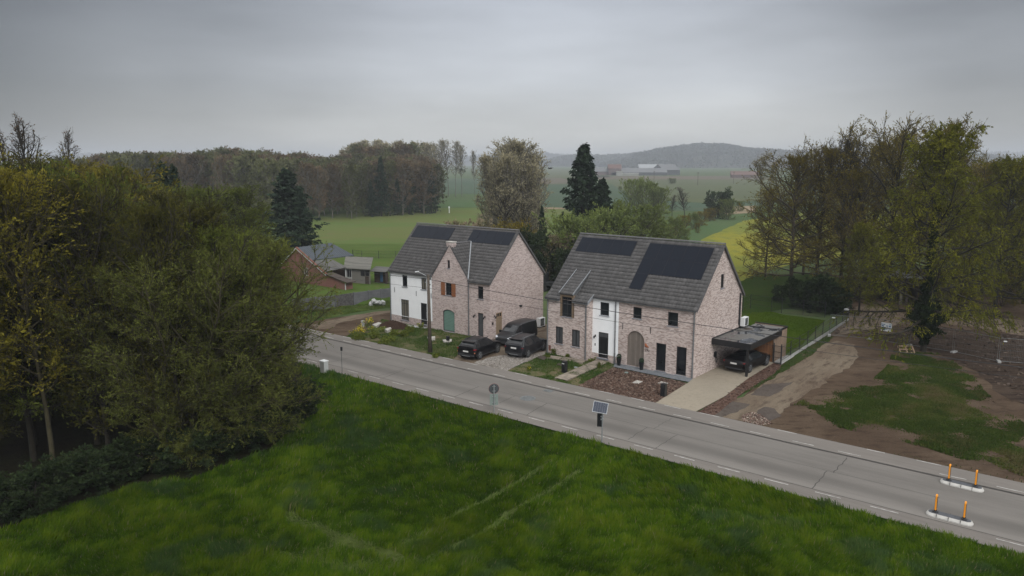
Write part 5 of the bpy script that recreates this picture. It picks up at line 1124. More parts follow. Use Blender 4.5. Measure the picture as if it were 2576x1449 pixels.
def slab_thing(cf, pts, h, lab, name='concrete_slab', mat='concrete_block', cat='concrete slab', z=.05):
    P = Gs(cf, pts); c = sum((Vector(p) for p in P), Vector()) / 4; mb = MB(); q = [p - c for p in P]; mb.prism([(v.x, v.y, 0) for v in q], (0, 0, h)); o = mb.build(name, M[mat], None, loc=(c.x, c.y, z), bevel=.01); return tag(o, lab, cat)
slab_thing(c5, [(845, 262), (930, 232), (968, 245), (890, 285)], .22, 'square concrete inspection cover beside the yellow flowers')
slab_thing(c5, [(1005, 330), (1080, 308), (1095, 325), (1040, 355)], .30, 'pale concrete block in the weeds below the soil heap', cat='concrete block', name='concrete_block')
slab_thing(c5, [(1555, 425), (1655, 415), (1655, 440), (1570, 450)], .22, 'pale concrete cover behind the foot of the utility pole')
slab_thing(c5, [(1750, 450), (1870, 440), (1865, 468), (1770, 475)], .14, 'flat pale concrete cover behind the small mailbox on legs')
slab_thing(c6, [(1680, 240), (1730, 215), (1790, 230), (1745, 252)], .04, 'pale square cover lying in the middle of the bark mulch')
slab_thing(c6, [(1940, 245), (1975, 228), (2055, 245), (2020, 262)], .04, 'pale square cover lying behind the black mailbox on the bark mulch')
slab_thing(cz, [(1965, 905), (2020, 855), (2145, 880), (2100, 945)], .10, 'dark grey paving slab stack at the corner of the gravel drive', mat='dark_timber')
slab_thing(c6, [(915, 62), (935, 48), (1010, 60), (1000, 85)], .10, 'dark slab half hidden behind the mailbox on the grass', mat='dark_timber')
def disc_thing(P, r, lab, mat='pale_zinc'):
    mb = MB(); mb.lathe([(r, 0), (r * .95, .05), (r * .6, .07)], k=14); o = mb.build('round_lid', M[mat], None, loc=(P.x, P.y, .055)); tag(o, lab, 'lid')
disc_thing(G(*c6(1110, 85)), .17, 'round grey lid in the grass beside the pallet walkway')
disc_thing(G(*c6(1625, 138)), .17, 'grey-green round lid on the bark mulch near the terrace', 'sign_plate')
def planter(s, lab):
    P = LB(s, -.42, .10); R = empty('potted_box_tree', P); tag(R, lab, 'potted plant', 'box balls in tall pots beside the arched door')
    mb = MB(); mb.lathe([(.13, 0), (.19, .5), (.21, .62), (.19, .62), (.18, .58)], k=14); mb.build('pot', M['black_panel'], R, smooth=False)
    rs = np.random.RandomState(int(s)); v = rs.randn(900, 3); v /= np.linalg.norm(v, axis=1)[:, None]; Cn = v * (.16 + .03 * rs.rand(900, 1)) + [0, 0, .74]
    V, Fq = leaf_quads(Cn, .028, rs); link('foliage', np_mesh('box_ball', V, Fq, [M['box_leaf']]), R)
planter(6.92, 'ball-shaped shrub in a tall black pot left of the arched door'); planter(8.96, 'ball-shaped shrub in a tall black pot right of the arched door')
def pallet_path():
    ax0, ax1 = G(*c6(955, 212)), G(*c6(1385, 22)); d = (ax1 - ax0); L = d.length; d.normalize(); n = Vector((-d.y, d.x, 0)); r = random.Random(3)
    k = 4
    labs = ['grey boarded pallet at the road end of the walkway', 'slatted pallet, second in the walkway from the road', 'slatted pallet, third in the walkway from the road', 'slatted pallet in the walkway right below the front door step']
    for i in range(k):
        a, c = ax0 + d * (L * i / k + .03), ax0 + d * (L * (i + 1) / k - .03); R = empty('pallet', ((a + c) / 2).to_tuple()[:2] + (.05,), math.atan2(d.y, d.x) + r.uniform(-.03, .03)); tag(R, labs[i], 'pallet', 'pallets laid as a walkway')
        hl = (c - a).length / 2; nb = 11; mb = MB()
        for j in range(nb):
            x = -hl + (j + .5) * 2 * hl / nb; w = (hl / nb) * (.94 if i == 0 else r.uniform(.6, .8)); mb.box(x - w, x + w, -.55 + r.uniform(-.04, .04), .55 + r.uniform(-.04, .04), .08, .10)
        mb.build('boards', M['pallet_wood'], R); mb = MB(); [mb.box(-hl, hl, y - .04, y + .04, 0, .078) for y in (-.48, 0, .48)]; mb.build('stringer', M['pallet_wood'], R)
    q0 = G(*crop(2000, 1280, 7.36)(420, 470)); q1 = G(*crop(2000, 1280, 7.36)(1420, 600)); d = (q1 - q0); L = d.length; d.normalize()
    labs = ['grey pallet lying along the bay wall, nearest the gravel', 'slatted pallet lying along the bay wall in the middle', 'mossy slatted pallet joining the walkway to the front door']
    for i in range(3):
        c = q0 + d * (L * (i + .5) / 3); R = empty('pallet', (c.x, c.y, .05), math.atan2(d.y, d.x)); tag(R, labs[i], 'pallet', 'pallets laid as a walkway'); mb = MB(); hl = L / 6 * .94
        if i == 1: [mb.box(-hl, hl, y, y + .06, .08, .10) for y in np.arange(-.5, .5, .105)]
        else: [mb.box(x, x + (.09 if i else .12), -.45, .45, .08, .10) for x in np.arange(-hl, hl, .13)]
        mb.build('boards', M['pallet_wood'], R); mb = MB(); [mb.box(-hl, hl, y - .04, y + .04, 0, .078) for y in (-.4, 0, .4)]; mb.build('stringer', M['pallet_wood'], R)
    P = G(2283, 890); R = empty('pallet', P, R_(-4)); R.rotation_euler = (R_(38), 0, R_(-4)); tag(R, 'pale pallet leaning on the rough ground in front of the ivy-clad tree', 'pallet'); mb = MB()
    [mb.box(-.62, .62, y, y + .09, .10, .12) for y in (0, .35, .7)]; mb.build('boards', M['raw_plank'], R); mb = MB(); [mb.box(x, x + .08, 0, .8, 0, .098) for x in (-.62, -.04, .54)]; mb.build('stringer', M['raw_plank'], R)
M['pallet_wood'] = plain('pallet_wood', (.23, .195, .155), .9, var=.3, scale=3); pallet_path()
def ac_unit(P, rz, lab, w=.95, d=.40, h=.85, legs=True, fan_side=-1):
    R = empty('heat_pump', P, rz); tag(R, lab, 'heat pump', 'outdoor heat pump units'); z0 = .08 if legs else 0
    mb = MB(); mb.box(-w / 2, w / 2, -d / 2, d / 2, z0, z0 + h); mb.build('casing', M['white_plastic'], R, bevel=.02)
    mb = MB(); mb.box(-w * .30, w * .30, -d / 2 - .012, -d / 2 - .001, z0 + .07, z0 + h - .06); g = mb.build('fan_grille', M['black_panel'], R)
    mb = MB(); [mb.lathe([(r, 0), (r + .012, .004), (r, .008)], k=18) for r in (.1, .18, .26)]; o = mb.build('fan_ring', M['steel_dull'], g, loc=(0, -d / 2 - .014, z0 + h / 2)); o.rotation_euler = (math.pi / 2, 0, 0)
    mb = MB(); mb.box(-w * .42, -w * .32, -d * .7, d * .7, 0, z0 - .001) ; mb.box(w * .32, w * .42, -d * .7, d * .7, 0, z0 - .001)
    if legs: mb.build('foot', M['black_metal'], R)
    return R
ac_unit(LA(13.55, 7.25, .06), HA_R + R_(90) - R_(0), 'white heat pump standing on the ground against the gable of the first house')
r_ = ac_unit(LB(13.42, 8.35, 2.68), HB_R + R_(90), 'cream heat pump standing above the carport roof at the rear of the gable', w=.85, d=.36, h=.72)
def debris_heap():
    P = G(*cb(1690, 1230)); rs = np.random.RandomState(7); R = empty('rubbish_heap', P); tag(R, 'heap of crumpled white plastic sacks on the grass left of the white house', 'rubbish')
    for i in range(9):
        u = rs.randn(60, 3); u /= np.linalg.norm(u, axis=1)[:, None]; c = np.array([rs.uniform(-.85, .85), rs.uniform(-.35, .35), rs.uniform(.08, .30)]) * [1, 1, 1]
        c[2] += .3 * (1 - abs(c[0])); p = u * rs.uniform(.16, .34) * rs.uniform(.55, 1.2, (60, 1)) + c; p[:, 2] = np.maximum(0, p[:, 2])
        bm = bmesh.new(); [bm.verts.new(v) for v in p]; bmesh.ops.convex_hull(bm, input=bm.verts); me = bpy.data.meshes.new('sack'); bm.to_mesh(me); bm.free(); me.materials.append(M['sack']); link('sack', me, R)
M['sack'] = plain('sack', (.36, .37, .365), .6, var=.25, scale=8); debris_heap()
def soil_heap():
    c = G(*c5(1120, 262)); n = 26; rs = np.random.RandomState(2); V = []; F = []
    for i in range(n):
        for j in range(n):
            x, y = (i / (n - 1) * 2 - 1), (j / (n - 1) * 2 - 1); r = math.hypot(x, y); h = .62 * max(0, 1 - r) ** .8 * (1 + .25 * rs.randn() * .4) if r < 1 else -.05
            V.append((x * 1.9, y * 1.3, h + rs.randn() * .012))
    F = [(i * n + j, (i + 1) * n + j, (i + 1) * n + j + 1, i * n + j + 1) for i in range(n - 1) for j in range(n - 1)]
    o = link('soil_heap', np_mesh('soil_heap', V, F, [M['g_soil']], smooth=True), None, loc=(c.x, c.y, .05), rz=HA_R); tag(o, 'heap of dark soil in front of the white half of the house', 'soil heap')
    R = empty('plastic_sheeting', LA(1.2, -.55, .05), HA_R); tag(R, 'white insulation offcuts and plastic lying along the foot of the white wall', 'offcuts'); r = random.Random(1)
    for i in range(9): mb = MB(); x = i * .48 + r.uniform(-.1, .1); mb.obox((x, r.uniform(-.25, .1), .08 + .05 * r.random()), (r.uniform(.2, .42), r.uniform(-.1, .1), 0), (.05, r.uniform(.06, .16), .03), (0, 0, .03)); mb.build('offcut', M['sack'], R)
    P = G(*c5(727, 262)); R = empty('pedestal', P, R_(-38)); tag(R, 'small pale service pedestal beside the tall yellow flowers', 'pedestal'); mb = MB(); mb.box(-.13, .13, -.1, .1, 0, .55); mb.build('body', M['cabinet'], R); mb = MB(); mb.box(-.16, .16, -.13, .13, .551, .62); mb.build('lid', M['white_plastic'], R)
soil_heap()
def dark_trailer():
    P = AT(1386, 93, 0); R = empty('flatbed_trailer', P, R_(-20)); tag(R, 'black flatbed trailer with upright headboard behind the gap between the houses', 'trailer')
    mb = MB(); mb.box(-1.0, 1.6, -.8, .8, .75, 1.15); mb.build('bed', M['black_metal'], R); mb = MB(); mb.box(-1.5, -.55, -.7, .7, .76, 1.9); mb.box(-.62, -.5, -.7, .7, 1.9, 2.3); mb.build('headboard', M['black_metal'], R)
    for x, y in ((-.6, -.85), (.5, -.85), (-.6, .65), (.5, .65)): mb = MB(); mb.lathe([(.32, 0), (.36, .04), (.36, .16), (.32, .2)], k=16); o = mb.build('wheel', M['tyre'], R, loc=(x, y + .2, .36)); o.rotation_euler = (math.pi / 2, 0, 0)
dark_trailer()
# ------------------------------------------------------------------ vehicles
def make_car(name, label, P, head, st, mat, wheels, wr=.34, W=.9, cab=(2, 6), glass_side=((2, 3), (3, 4), (4, 5), (5, 6)), extras=None, plate_rear=True, cat='car', van=False, lights='rear'):
    """st: stations from tail to nose (x, z_low, z_belt, z_top, w_belt, w_top)"""
    R = empty(name, (P[0], P[1], P[2] if len(P) > 2 else .06), head); tag(R, label, cat); x0 = st[0][0]; Lc = st[-1][0] - x0; off = -Lc / 2 - x0
    rings = []
    for (x, zl, zb_, zt, wb, wt) in st:
        X = x + off; half = [(0, zl), (wb * .86, zl), (wb * .985, zl + .10), (wb * 1.0, zl + (zb_ - zl) * .55), (wb * .975, zb_), (wt, zt - .05), (wt * .82, zt), (0, zt + .015)]
        ring = [Vector((X, y, z)) for y, z in half] + [Vector((X, -y, z)) for y, z in half[1:-1][::-1]]; rings.append(ring)
    n = len(rings[0]); mb = MB(); mb.add([v for r in rings for v in r], [(i * n + j, i * n + (j + 1) % n, (i + 1) * n + (j + 1) % n, (i + 1) * n + j) for i in range(len(rings) - 1) for j in range(n)] + [tuple(range(n))[::-1], tuple(range((len(rings) - 1) * n, len(rings) * n))])
    body = mb.build('body', mat, R, smooth=True); m_ = body.modifiers.new('edge', 'EDGE_SPLIT'); m_.split_angle = R_(38)
    def patch(nm, quad, mt=None, o=.010, sh=.07, par=None):
        q = [Vector(v) for v in quad]; c = sum(q, Vector()) / 4; nn = (q[2] - q[0]).cross(q[3] - q[1]).normalized()
        if nn.dot(c - Vector((c.x * .8, 0, .6))) < 0: nn = -nn
        q = [v + (c - v).normalized() * sh * (v - c).length * .6 + nn * o for v in q]; mb = MB(); mb.add(q + [v - nn * .012 for v in q], [(0, 1, 2, 3), (4, 5, 1, 0), (5, 6, 2, 1), (6, 7, 3, 2), (7, 4, 0, 3)]); return mb.build(nm, mt or M['car_glass'], par or R)
    for a, b in glass_side:
        for j in (4, n - 5): patch('side_window', [rings[a][j], rings[b][j], rings[b][j + 1], rings[a][j + 1]])
    def cross(nm, a, b, mt=None, sh=.05):
        ids = [5, 6, 7, n - 6, n - 5]; mb = MB(); A = [rings[a][k].copy() for k in ids]; B_ = [rings[b][k].copy() for k in ids]; ca, cb2 = sum(A, Vector()) / 5, sum(B_, Vector()) / 5
        lo = [p.lerp(q, .07) for p, q in zip(A, B_)]; hi = [p.lerp(q, .93) for p, q in zip(A, B_)]; lo = [Vector((p.x, p.y * .93, p.z)) for p in lo]; hi = [Vector((p.x, p.y * .93, p.z)) for p in hi]
        nn = (B_[2] - A[2]).cross(Vector((0, 1, 0))).normalized(); nn = nn if nn.z > 0 else -nn
        up = [v + nn * .016 for v in lo + hi]; mb.add(up + [v + nn * .002 for v in lo + hi], [(i, i + 1, 6 + i, 5 + i) for i in range(4)] + [(i, i + 1, 11 + i, 10 + i) for i in range(4)] + [(5 + i, 6 + i, 16 + i, 15 + i) for i in range(4)] + [(0, 5, 15, 10), (4, 9, 19, 14)]); return mb.build(nm, mt or M['car_glass'], R)
    for nm, a, b in ((extras or {}).get('screens', [])): cross(nm, a, b)
    xs = [w + off for w in wheels]
    for wx in xs:
        for sg in (-1, 1):
            yo = sg * (W - .03); mb = MB(); mb.lathe([(wr + .055, -.02), (wr + .06, .0), (wr + .055, .02)], k=22); o = mb.build('wheel_arch', M['trim'], R, loc=(wx, yo - sg * .0, wr + .02)); o.rotation_euler = (math.pi / 2, 0, 0)
            mb = MB(); mb.lathe([(wr - .05, -.11), (wr, -.08), (wr, .08), (wr - .05, .11)], k=22); o = mb.build('wheel', M['tyre'], R, loc=(wx, sg * (W - .085), wr)); o.rotation_euler = (math.pi / 2, 0, 0)
            mb = MB(); rr = wr * .68; mb.lathe([(rr, -.02), (rr, .0), (rr - .03, .01), (rr - .035, -.015)], k=22)
            for s in range(5):
                t = 2 * math.pi * s / 5; mb.obox((rr * .5 * math.cos(t), rr * .5 * math.sin(t), .0), (rr * .48 * math.cos(t), rr * .48 * math.sin(t), 0), (-.035 * math.sin(t), .035 * math.cos(t), 0), (0, 0, .012))
            r2 = mb.build('rim', M['alloy'], o, loc=(0, 0, -sg * .115))
    return R, body, rings, off, patch, n
def xbox(R, nm, mat, x0, x1, y0, y1, z0, z1, bev=0): mb = MB(); mb.box(x0, x1, y0, y1, z0, z1); return mb.build(nm, mat, R, bevel=bev)
def suv(label, P, head, mat, Lx=4.2, H=1.56, W=.90, wheels=(.78, 3.4), wr=.35, style=0):
    k = Lx / 4.2; t = H
    st = [(0.0, .42, .80, .98, .74, .66), (.05, .34, .90, 1.10, .84, .74), (.16, .28, .98, 1.16, .885, .76), (.42 * k, .26, 1.00, t - .09, .90, .64), (.95 * k, .24, .99, t, .90, .63), (1.65 * k, .24, .98, t + .01, .90, .64), (2.35 * k, .24, .97, t - .04, .90, .63), (3.02 * k, .24, .95, 1.08, .90, .72), (3.25 * k, .25, .93, 1.02, .89, .74), (3.85 * k, .28, .84, .92, .87, .70), (4.12 * k, .34, .70, .80, .78, .62), (4.2 * k, .44, .62, .68, .68, .55)]
    st = [(x, a, b, c, d * W / .9, e * W / .9) for x, a, b, c, d, e in st]
    R, body, rings, off, patch, n = make_car('parked_car', label, P, head, st, mat, [w for w in wheels], wr, W, glass_side=((3, 4), (4, 5), (5, 6), (6, 7)), extras={'screens': [('rear_window', 2, 3), ('windscreen', 6, 7)]})
    xb = -Lx / 2
    xbox(R, 'rear_spoiler', mat, xb + .22 * k, xb + .50 * k, -.60, .60, t - .085, t - .045)
    for sg in (-1, 1):
        if style == 0:
            xbox(R, 'tail_lamp', M['red_lamp'], xb + .02, xb + .30, sg * .60 if sg > 0 else -.885, .885 if sg > 0 else -.60, .86, .95, .015)
            xbox(R, 'bumper_lamp', M['amber'], xb + .035, xb + .22, sg * .66 if sg > 0 else -.87, .87 if sg > 0 else -.66, .60, .69, .015)
        else:
            xbox(R, 'tail_lamp', M['red_lamp'], xb + .01, xb + .16, .52 if sg > 0 else -.88, .88 if sg > 0 else -.52, .90, .94, .01)
        xbox(R, 'roof_rail', M['alloy'] if style else M['trim'], xb + .7 * k, xb + 2.35 * k, sg * .60 - .02, sg * .60 + .02, t - .01, t + .045)
        mb = MB(); mb.obox((off + 3.0 * k, sg * .98, 1.02), (.09, 0, 0), (0, .10, 0), (0, 0, .06)); mb.build('mirror', mat, R, bevel=.02)
        xbox(R, 'side_trim', M['trim'], xb + .95, xb + Lx - 1.1, sg * W * .97 if sg > 0 else -W * .99, W * .99 if sg > 0 else -W * .97, .25, .36)
        mb = MB(); mb.obox((off + 4.05 * k, sg * .62, .72), (.06, -.0, -.02), (0, .12, 0), (0, 0, .035)); mb.build('head_lamp', M['head_lamp'], R)
        if style:
            q = [Vector((off + .46 * k, sg * .70, t - .12)), Vector((off + .60 * k, sg * .68, t - .06)), Vector((off + .12 * k, sg * .88, 1.06)), Vector((off + .04 * k, sg * .86, 1.04))]
            mb = MB(); mb.prism([q[0], q[0] + Vector((.05, 0, .01)), q[2] + Vector((.03, 0, .01)), q[2]], (0, sg * .015, .0)); mb.build('pillar_trim', M['alloy'], R)
    xbox(R, 'bumper', M['trim'], xb - .02, xb + .30, -.80, .80, .32, .50, .03); xbox(R, 'skid_plate', M['alloy'], xb - .03, xb + .1, -.42, .42, .30, .38, .02)
    zp = .66 if style == 0 else .82
    xbox(R, 'number_plate', M['plate'], xb - .012 + (.0 if style == 0 else -.0), xb + .02, -.26, .26, zp, zp + .12); xbox(R, 'badge', M['chrome'], xb + .0, xb + .03, -.06, .06, .93, .99, .02)
    return R
M['car_blue'] = plain('car_blue', (.012, .014, .030), .25, .2, var=.03, coat=.6)
M['amber'] = plain('amber_lamp', (.42, .16, .08), .3)
def from_wheels(pr, pf, wheels, Lx, W):
    a, b = Vector((*pr, 0)), Vector((*pf, 0)); d = (b - a).normalized(); head = math.atan2(d.y, d.x); n = Vector((-d.y, d.x, 0))
    mid = (a + b) / 2 + n * W * .96; c = mid - d * ((wheels[0] + wheels[1]) / 2 - Lx / 2); return Vector((c.x, c.y, .06)), head
P_, h_ = from_wheels((-2.65, 59.66), (-1.22, 61.93), (.78, 3.42), 4.2, .9); suv('small black crossover car nearest the road, tail towards the road', P_, h_, M['car_black'], 4.2, 1.53, .9, (.78, 3.42))
P_, h_ = from_wheels((1.3, 60.2), (2.76, 62.64), (.85, 3.6), 4.5, .93); suv('dark grey crossover car with roof rails beside the corner of the second brick house', P_, h_, M['car_grey'], 4.5, 1.63, .93, (.85, 3.6), .36, 1)
suv('dark blue car mostly hidden behind the corner of the second brick house', LB(-1.15, 4.2, .06), HB_R + R_(98), M['car_blue'], 4.3, 1.5, .88, (.8, 3.4), .34, 0)
def coupe():
    t = 1.43; W = .92; Lx = 4.75; xb = -Lx / 2
    st = [(0.0, .44, .78, .92, .74, .66), (.06, .34, .86, 1.02, .84, .72), (.2, .28, .95, 1.08, .90, .74), (.75, .24, .97, 1.24, .92, .66), (1.35, .22, .95, t - .04, .92, .60), (2.1, .22, .94, t, .92, .60), (2.75, .22, .92, t - .05, .92, .60), (3.45, .22, .90, .99, .92, .72), (3.7, .23, .88, .95, .91, .74), (4.35, .26, .78, .85, .88, .70), (4.65, .32, .64, .72, .80, .62), (4.75, .42, .56, .62, .70, .55)]
    P, h = from_wheels((18.24, 55.67), (20.24, 57.74), (.95, 3.8), Lx, W); P.z = .075
    R, body, rings, off, patch, n = make_car('parked_car', 'black coupe-like car with white number plate parked under the carport', P, h, st, M['car_black'], (.95, 3.8), .35, W, glass_side=((3, 4), (4, 5), (5, 6), (6, 7)), extras={'screens': [('rear_window', 3, 4), ('windscreen', 6, 7)]})
    for sg in (-1, 1):
        xbox(R, 'tail_lamp', M['red_lamp'], xb + .03, xb + .22, .50 if sg > 0 else -.88, .88 if sg > 0 else -.50, .80, .90, .015)
        xbox(R, 'exhaust', M['chrome'], xb + .0, xb + .06, .5 * sg - .1, .5 * sg + .1, .30, .36, .01); mb = MB(); mb.obox((off + 3.3, sg * 1.0, .98), (.08, 0, 0), (0, .10, 0), (0, 0, .05)); mb.build('mirror', M['car_black'], R, bevel=.02)
    xbox(R, 'number_plate', M['plate'], xb - .012, xb + .04, -.26, .26, .70, .82); xbox(R, 'badge', M['chrome'], xb + .05, xb + .09, -.05, .05, .93, .99, .02); xbox(R, 'bumper', M['trim'], xb - .01, xb + .2, -.7, .7, .30, .44, .03)
coupe()
def van():
    t = 1.82; W = .90; Lx = 4.4; c = Vector((.38, 65.6, .06)); h = math.atan2(-.815, -.58)
    st = [(0.0, .36, .98, t - .10, .84, .70), (.06, .30, 1.04, t - .03, .87, .74), (.5, .26, 1.05, t, .90, .74), (1.6, .24, 1.05, t + .01, .90, .74), (2.35, .24, 1.04, t - .02, .90, .73), (2.75, .24, 1.03, t - .12, .90, .71), (3.45, .24, 1.00, 1.16, .90, .74), (3.62, .25, .97, 1.08, .90, .74), (4.12, .28, .86, .96, .86, .68), (4.34, .34, .70, .80, .76, .60), (4.4, .42, .60, .66, .66, .5)]
    R, body, rings, off, patch, n = make_car('parked_van', 'dark grey small delivery van facing the road, beside the gable of the first house', c, h, st, M['van_grey'], (.75, 3.48), .33, W, glass_side=((4, 5), (5, 6)), extras={'screens': [('windscreen', 5, 6)]}, cat='van')
    xn = Lx / 2
    for sg in (-1, 1):
        q = [rings[8][4] if sg > 0 else rings[8][n - 4]]; mb = MB(); mb.obox((xn - .22, sg * .63, .80), (.13, -.08 * sg, -.05), (.05, .15 * sg, 0), (.02, 0, .075)); mb.build('head_lamp', M['head_lamp'], R, bevel=.02)
        mb = MB(); mb.obox((off + 3.25, sg * 1.0, 1.10), (.06, 0, 0), (0, .09, 0), (0, 0, .11)); mb.build('mirror', M['van_grey'], R, bevel=.02)
        xbox(R, 'side_moulding', M['trim'], -xn + 1.1, xn - 1.35, W * .985 if sg > 0 else -W * 1.01, W * 1.01 if sg > 0 else -W * .985, .48, .56)
        mb = MB(); mb.box(-xn + .7, -xn + 2.0, sg * .905 - .006, sg * .905 + .006, .98, 1.0); mb.build('door_rail', M['trim'], R)
        xbox(R, 'fog_lamp', M['trim'], xn - .13, xn - .02, sg * .55 - .1, sg * .55 + .1, .42, .52, .02)
    mb = MB(); mb.obox((xn - .06, 0, .76), (.02, 0, 0), (0, .42, 0), (0, 0, .018)); mb.obox((xn - .04, 0, .70), (.02, 0, 0), (0, .40, 0), (0, 0, .014)); mb.obox((xn - .03, 0, .74), (.02, 0, 0), (0, .07, .0), (0, 0, .05)); mb.build('grille_bar', M['chrome'], R)
    xbox(R, 'bumper', M['trim'], xn - .20, xn + .015, -.72, .72, .30, .56, .04)
    for x in (.3, -.1): mb = MB(); mb.tube([(off + 3.42, x, 1.19), (off + 3.30, x + .35, 1.30)], .012, 5); mb.build('wiper', M['trim'], R)
van()
def bird():
    P = AT(1384, 60, 0); z = CAMH + math.tan(math.atan(-(424 - 724.5) / -FPX) * -1 - PIT) * 0; p = ray(1384, 424); t = 60 / p[1]; P = Vector(p * t) + Vector((0, 0, CAMH))
    bm = MB(); bm.tube([(-.22, 0, 0), (-.10, 0, .0), (.08, 0, .02), (.2, 0, .05), (.27, 0, .05)], .02, 6); bm.tube([(-.14, 0, 0), (.0, 0, .01), (.14, 0, .03)], .045, 6)
    bm.add([(-.06, .02, .03), (.09, .02, .03), (-.02, .30, .12), (-.16, .52, .02), (-.12, .28, .09)], [(0, 1, 2, 4), (4, 2, 3)]); bm.add([(-.06, -.02, .03), (.09, -.02, .03), (-.02, -.30, .12), (-.16, -.52, .02), (-.12, -.28, .09)], [(0, 4, 2, 1), (4, 3, 2)])
    bm.add([(-.2, .0, .0), (-.36, .06, 0), (-.36, -.06, 0)], [(0, 1, 2)])
    o = bm.build('bird', M['black_metal'], None, loc=P, rz=R_(20)); tag(o, 'dark bird gliding in front of the distant fields', 'bird')
bird()
# dark open-fronted shed under the right-hand trees
def dark_shed():
    P = AT(2235, 84, 0); R = empty('open_shed', P, R_(-14)); tag(R, 'dark open-fronted shed with pale roof edge under the right-hand trees', 'shed')
    mb = MB(); mb.box(-3.2, 3.0, 4.0, 4.1, 0, 3.2); mb.box(-3.2, -3.1, 0, 4, 0, 3.2); mb.box(2.9, 3.0, 0, 4, 0, 3.2); mb.build('wall', M['dark_timber'], R)
    mb = MB(); mb.box(-3.6, 3.4, -.5, 4.4, 3.2, 3.35); mb.build('roof', M['grey_roof'], R); mb = MB(); mb.box(-3.6, 3.4, -.56, -.50, 3.16, 3.36); mb.build('roof_edge', M['steel_dull'], R)
    for x in (1.1, 1.7): mb = MB(); mb.box(x, x + .25, -.1, .15, 0, 3.19); mb.build('post', M['bark_grey'] if x < 1.5 else M['dark_timber'], R)
dark_shed()
def bale_wrap():
    P = G(*c4(1665, 150), 1.75); R = empty('fence_wrap', (P.x, P.y, 1.5)); tag(R, 'white plastic bag caught on the last post of the garden fence', 'plastic bag'); rs = np.random.RandomState(3); u = rs.randn(50, 3); u /= np.linalg.norm(u, axis=1)[:, None]; p = u * [.34, .12, .14] * rs.uniform(.6, 1.1, (50, 1))
    bm = bmesh.new(); [bm.verts.new(v) for v in p]; bmesh.ops.convex_hull(bm, input=bm.verts); me = bpy.data.meshes.new('bag'); bm.to_mesh(me); bm.free(); me.materials.append(M['sack']); link('bag', me, R)
bale_wrap()
# ------------------------------------------------------------------ farm on the far plain
def farm():
    def blk(px, Y, w, d, h, rh, wall, roof, lab, rz=0.0, name='farm_building'):
        R = empty(name, AT(px, Y), R_(rz)); tag(R, lab, 'farm building'); mb = MB(); mb.box(-w / 2, w / 2, 0, d, 0, h); mb.build('wall', M[wall], R)
        mb = MB(); mb.prism([(-w / 2 - .5, -.5, h), (-w / 2 - .5, d + .5, h), (-w / 2 - .5, d / 2, h + rh)], (w + 1, 0, 0)); mb.build('roof', M[roof], R)
    blk(1495, 900, 26, 14, 4.5, 5, 'farm_brick', 'farm_grey', 'farmhouse with pale roof at the left end of the distant farm, beside the spruce')
    blk(1527, 905, 22, 12, 4, 4, 'farm_brick', 'farm_grey', 'low grey-roofed wing between the two red farm buildings', 2)
    blk(1547, 900, 15, 12, 8, 5, 'farm_brick', 'farm_tile', 'tall red brick farm building with red roof in the distant farm')
    blk(1608, 900, 66, 20, 3.5, 5, 'farm_dark', 'farm_grey', 'long low grey barn in the middle of the distant farm')
    blk(1650, 935, 40, 24, 7, 6, 'farm_dark', 'farm_pale', 'large barn with pale roof at the right of the distant farm')
    blk(1690, 925, 26, 22, 6, 7, 'farm_dark', 'farm_grey', 'dark end barn at the right end of the distant farm', 30)
    blk(1587, 880, 18, 8, 2.6, .6, 'farm_white', 'farm_white', 'low cream silage shed in front of the long barn')
    blk(1559, 872, 7, 5, 5, .4, 'farm_white', 'farm_white', 'small white box building in front of the red farm building')
    blk(1876, 760, 28, 14, 3.0, 3.6, 'farm_brick', 'farm_tile', 'red-roofed barn alone in the plain beside the mistletoe tree', -12)
M['farm_brick'] = plain('farm_brick', (.115, .085, .078), .9); M['farm_grey'] = plain('farm_grey', (.13, .135, .14), .8); M['farm_dark'] = plain('farm_dark', (.06, .065, .07), .8); M['farm_pale'] = plain('farm_pale', (.27, .285, .295), .7); M['farm_tile'] = plain('farm_tile', (.125, .075, .062), .9); M['farm_white'] = plain('farm_white', (.25, .25, .23), .7)
farm()
# ------------------------------------------------------------------ trees
def nrm(v): return v / (np.linalg.norm(v, axis=-1, keepdims=True) + 1e-9)
def segs(P0, P1, R0, R1, k=3):
    d = nrm(P1 - P0); ref = np.where(np.abs(d[:, 2:3]) > .9, [[1., 0, 0]], [[0, 0, 1.]]); u = nrm(np.cross(d, ref)); w = np.cross(d, u)
    t = 2 * np.pi * np.arange(k) / k; c, s = np.cos(t)[None, :, None], np.sin(t)[None, :, None]
    ring = u[:, None] * c + w[:, None] * s; A = P0[:, None] + ring * R0[:, None, None]; B = P1[:, None] + ring * R1[:, None, None]
    V = np.concatenate([A, B], 1).reshape(-1, 3); n = len(P0); j = np.arange(k); base = (np.arange(n) * 2 * k)[:, None]
    F = np.stack([base + j, base + (j + 1) % k, base + k + (j + 1) % k, base + k + j], -1).reshape(-1, 4); return V, F
def polyl(start, dirs, L, nseg, curve, rs, wob=.12):
    """curve: vector added to the direction per segment; returns (N, nseg+1, 3)"""
    pts = [start]; d = dirs.copy(); st = (L / nseg)[:, None]
    for i in range(nseg):
        pts.append(pts[-1] + d * st); d = nrm(d + curve + rs.randn(*d.shape) * wob)
    return np.stack(pts, 1)
def poly_segs(P, r0, r1, k):
    n, m, _ = P.shape; t = np.linspace(0, 1, m); R = r0[:, None] * (1 - t) + r1[:, None] * t
    return segs(P[:, :-1].reshape(-1, 3), P[:, 1:].reshape(-1, 3), R[:, :-1].ravel(), R[:, 1:].ravel(), k)
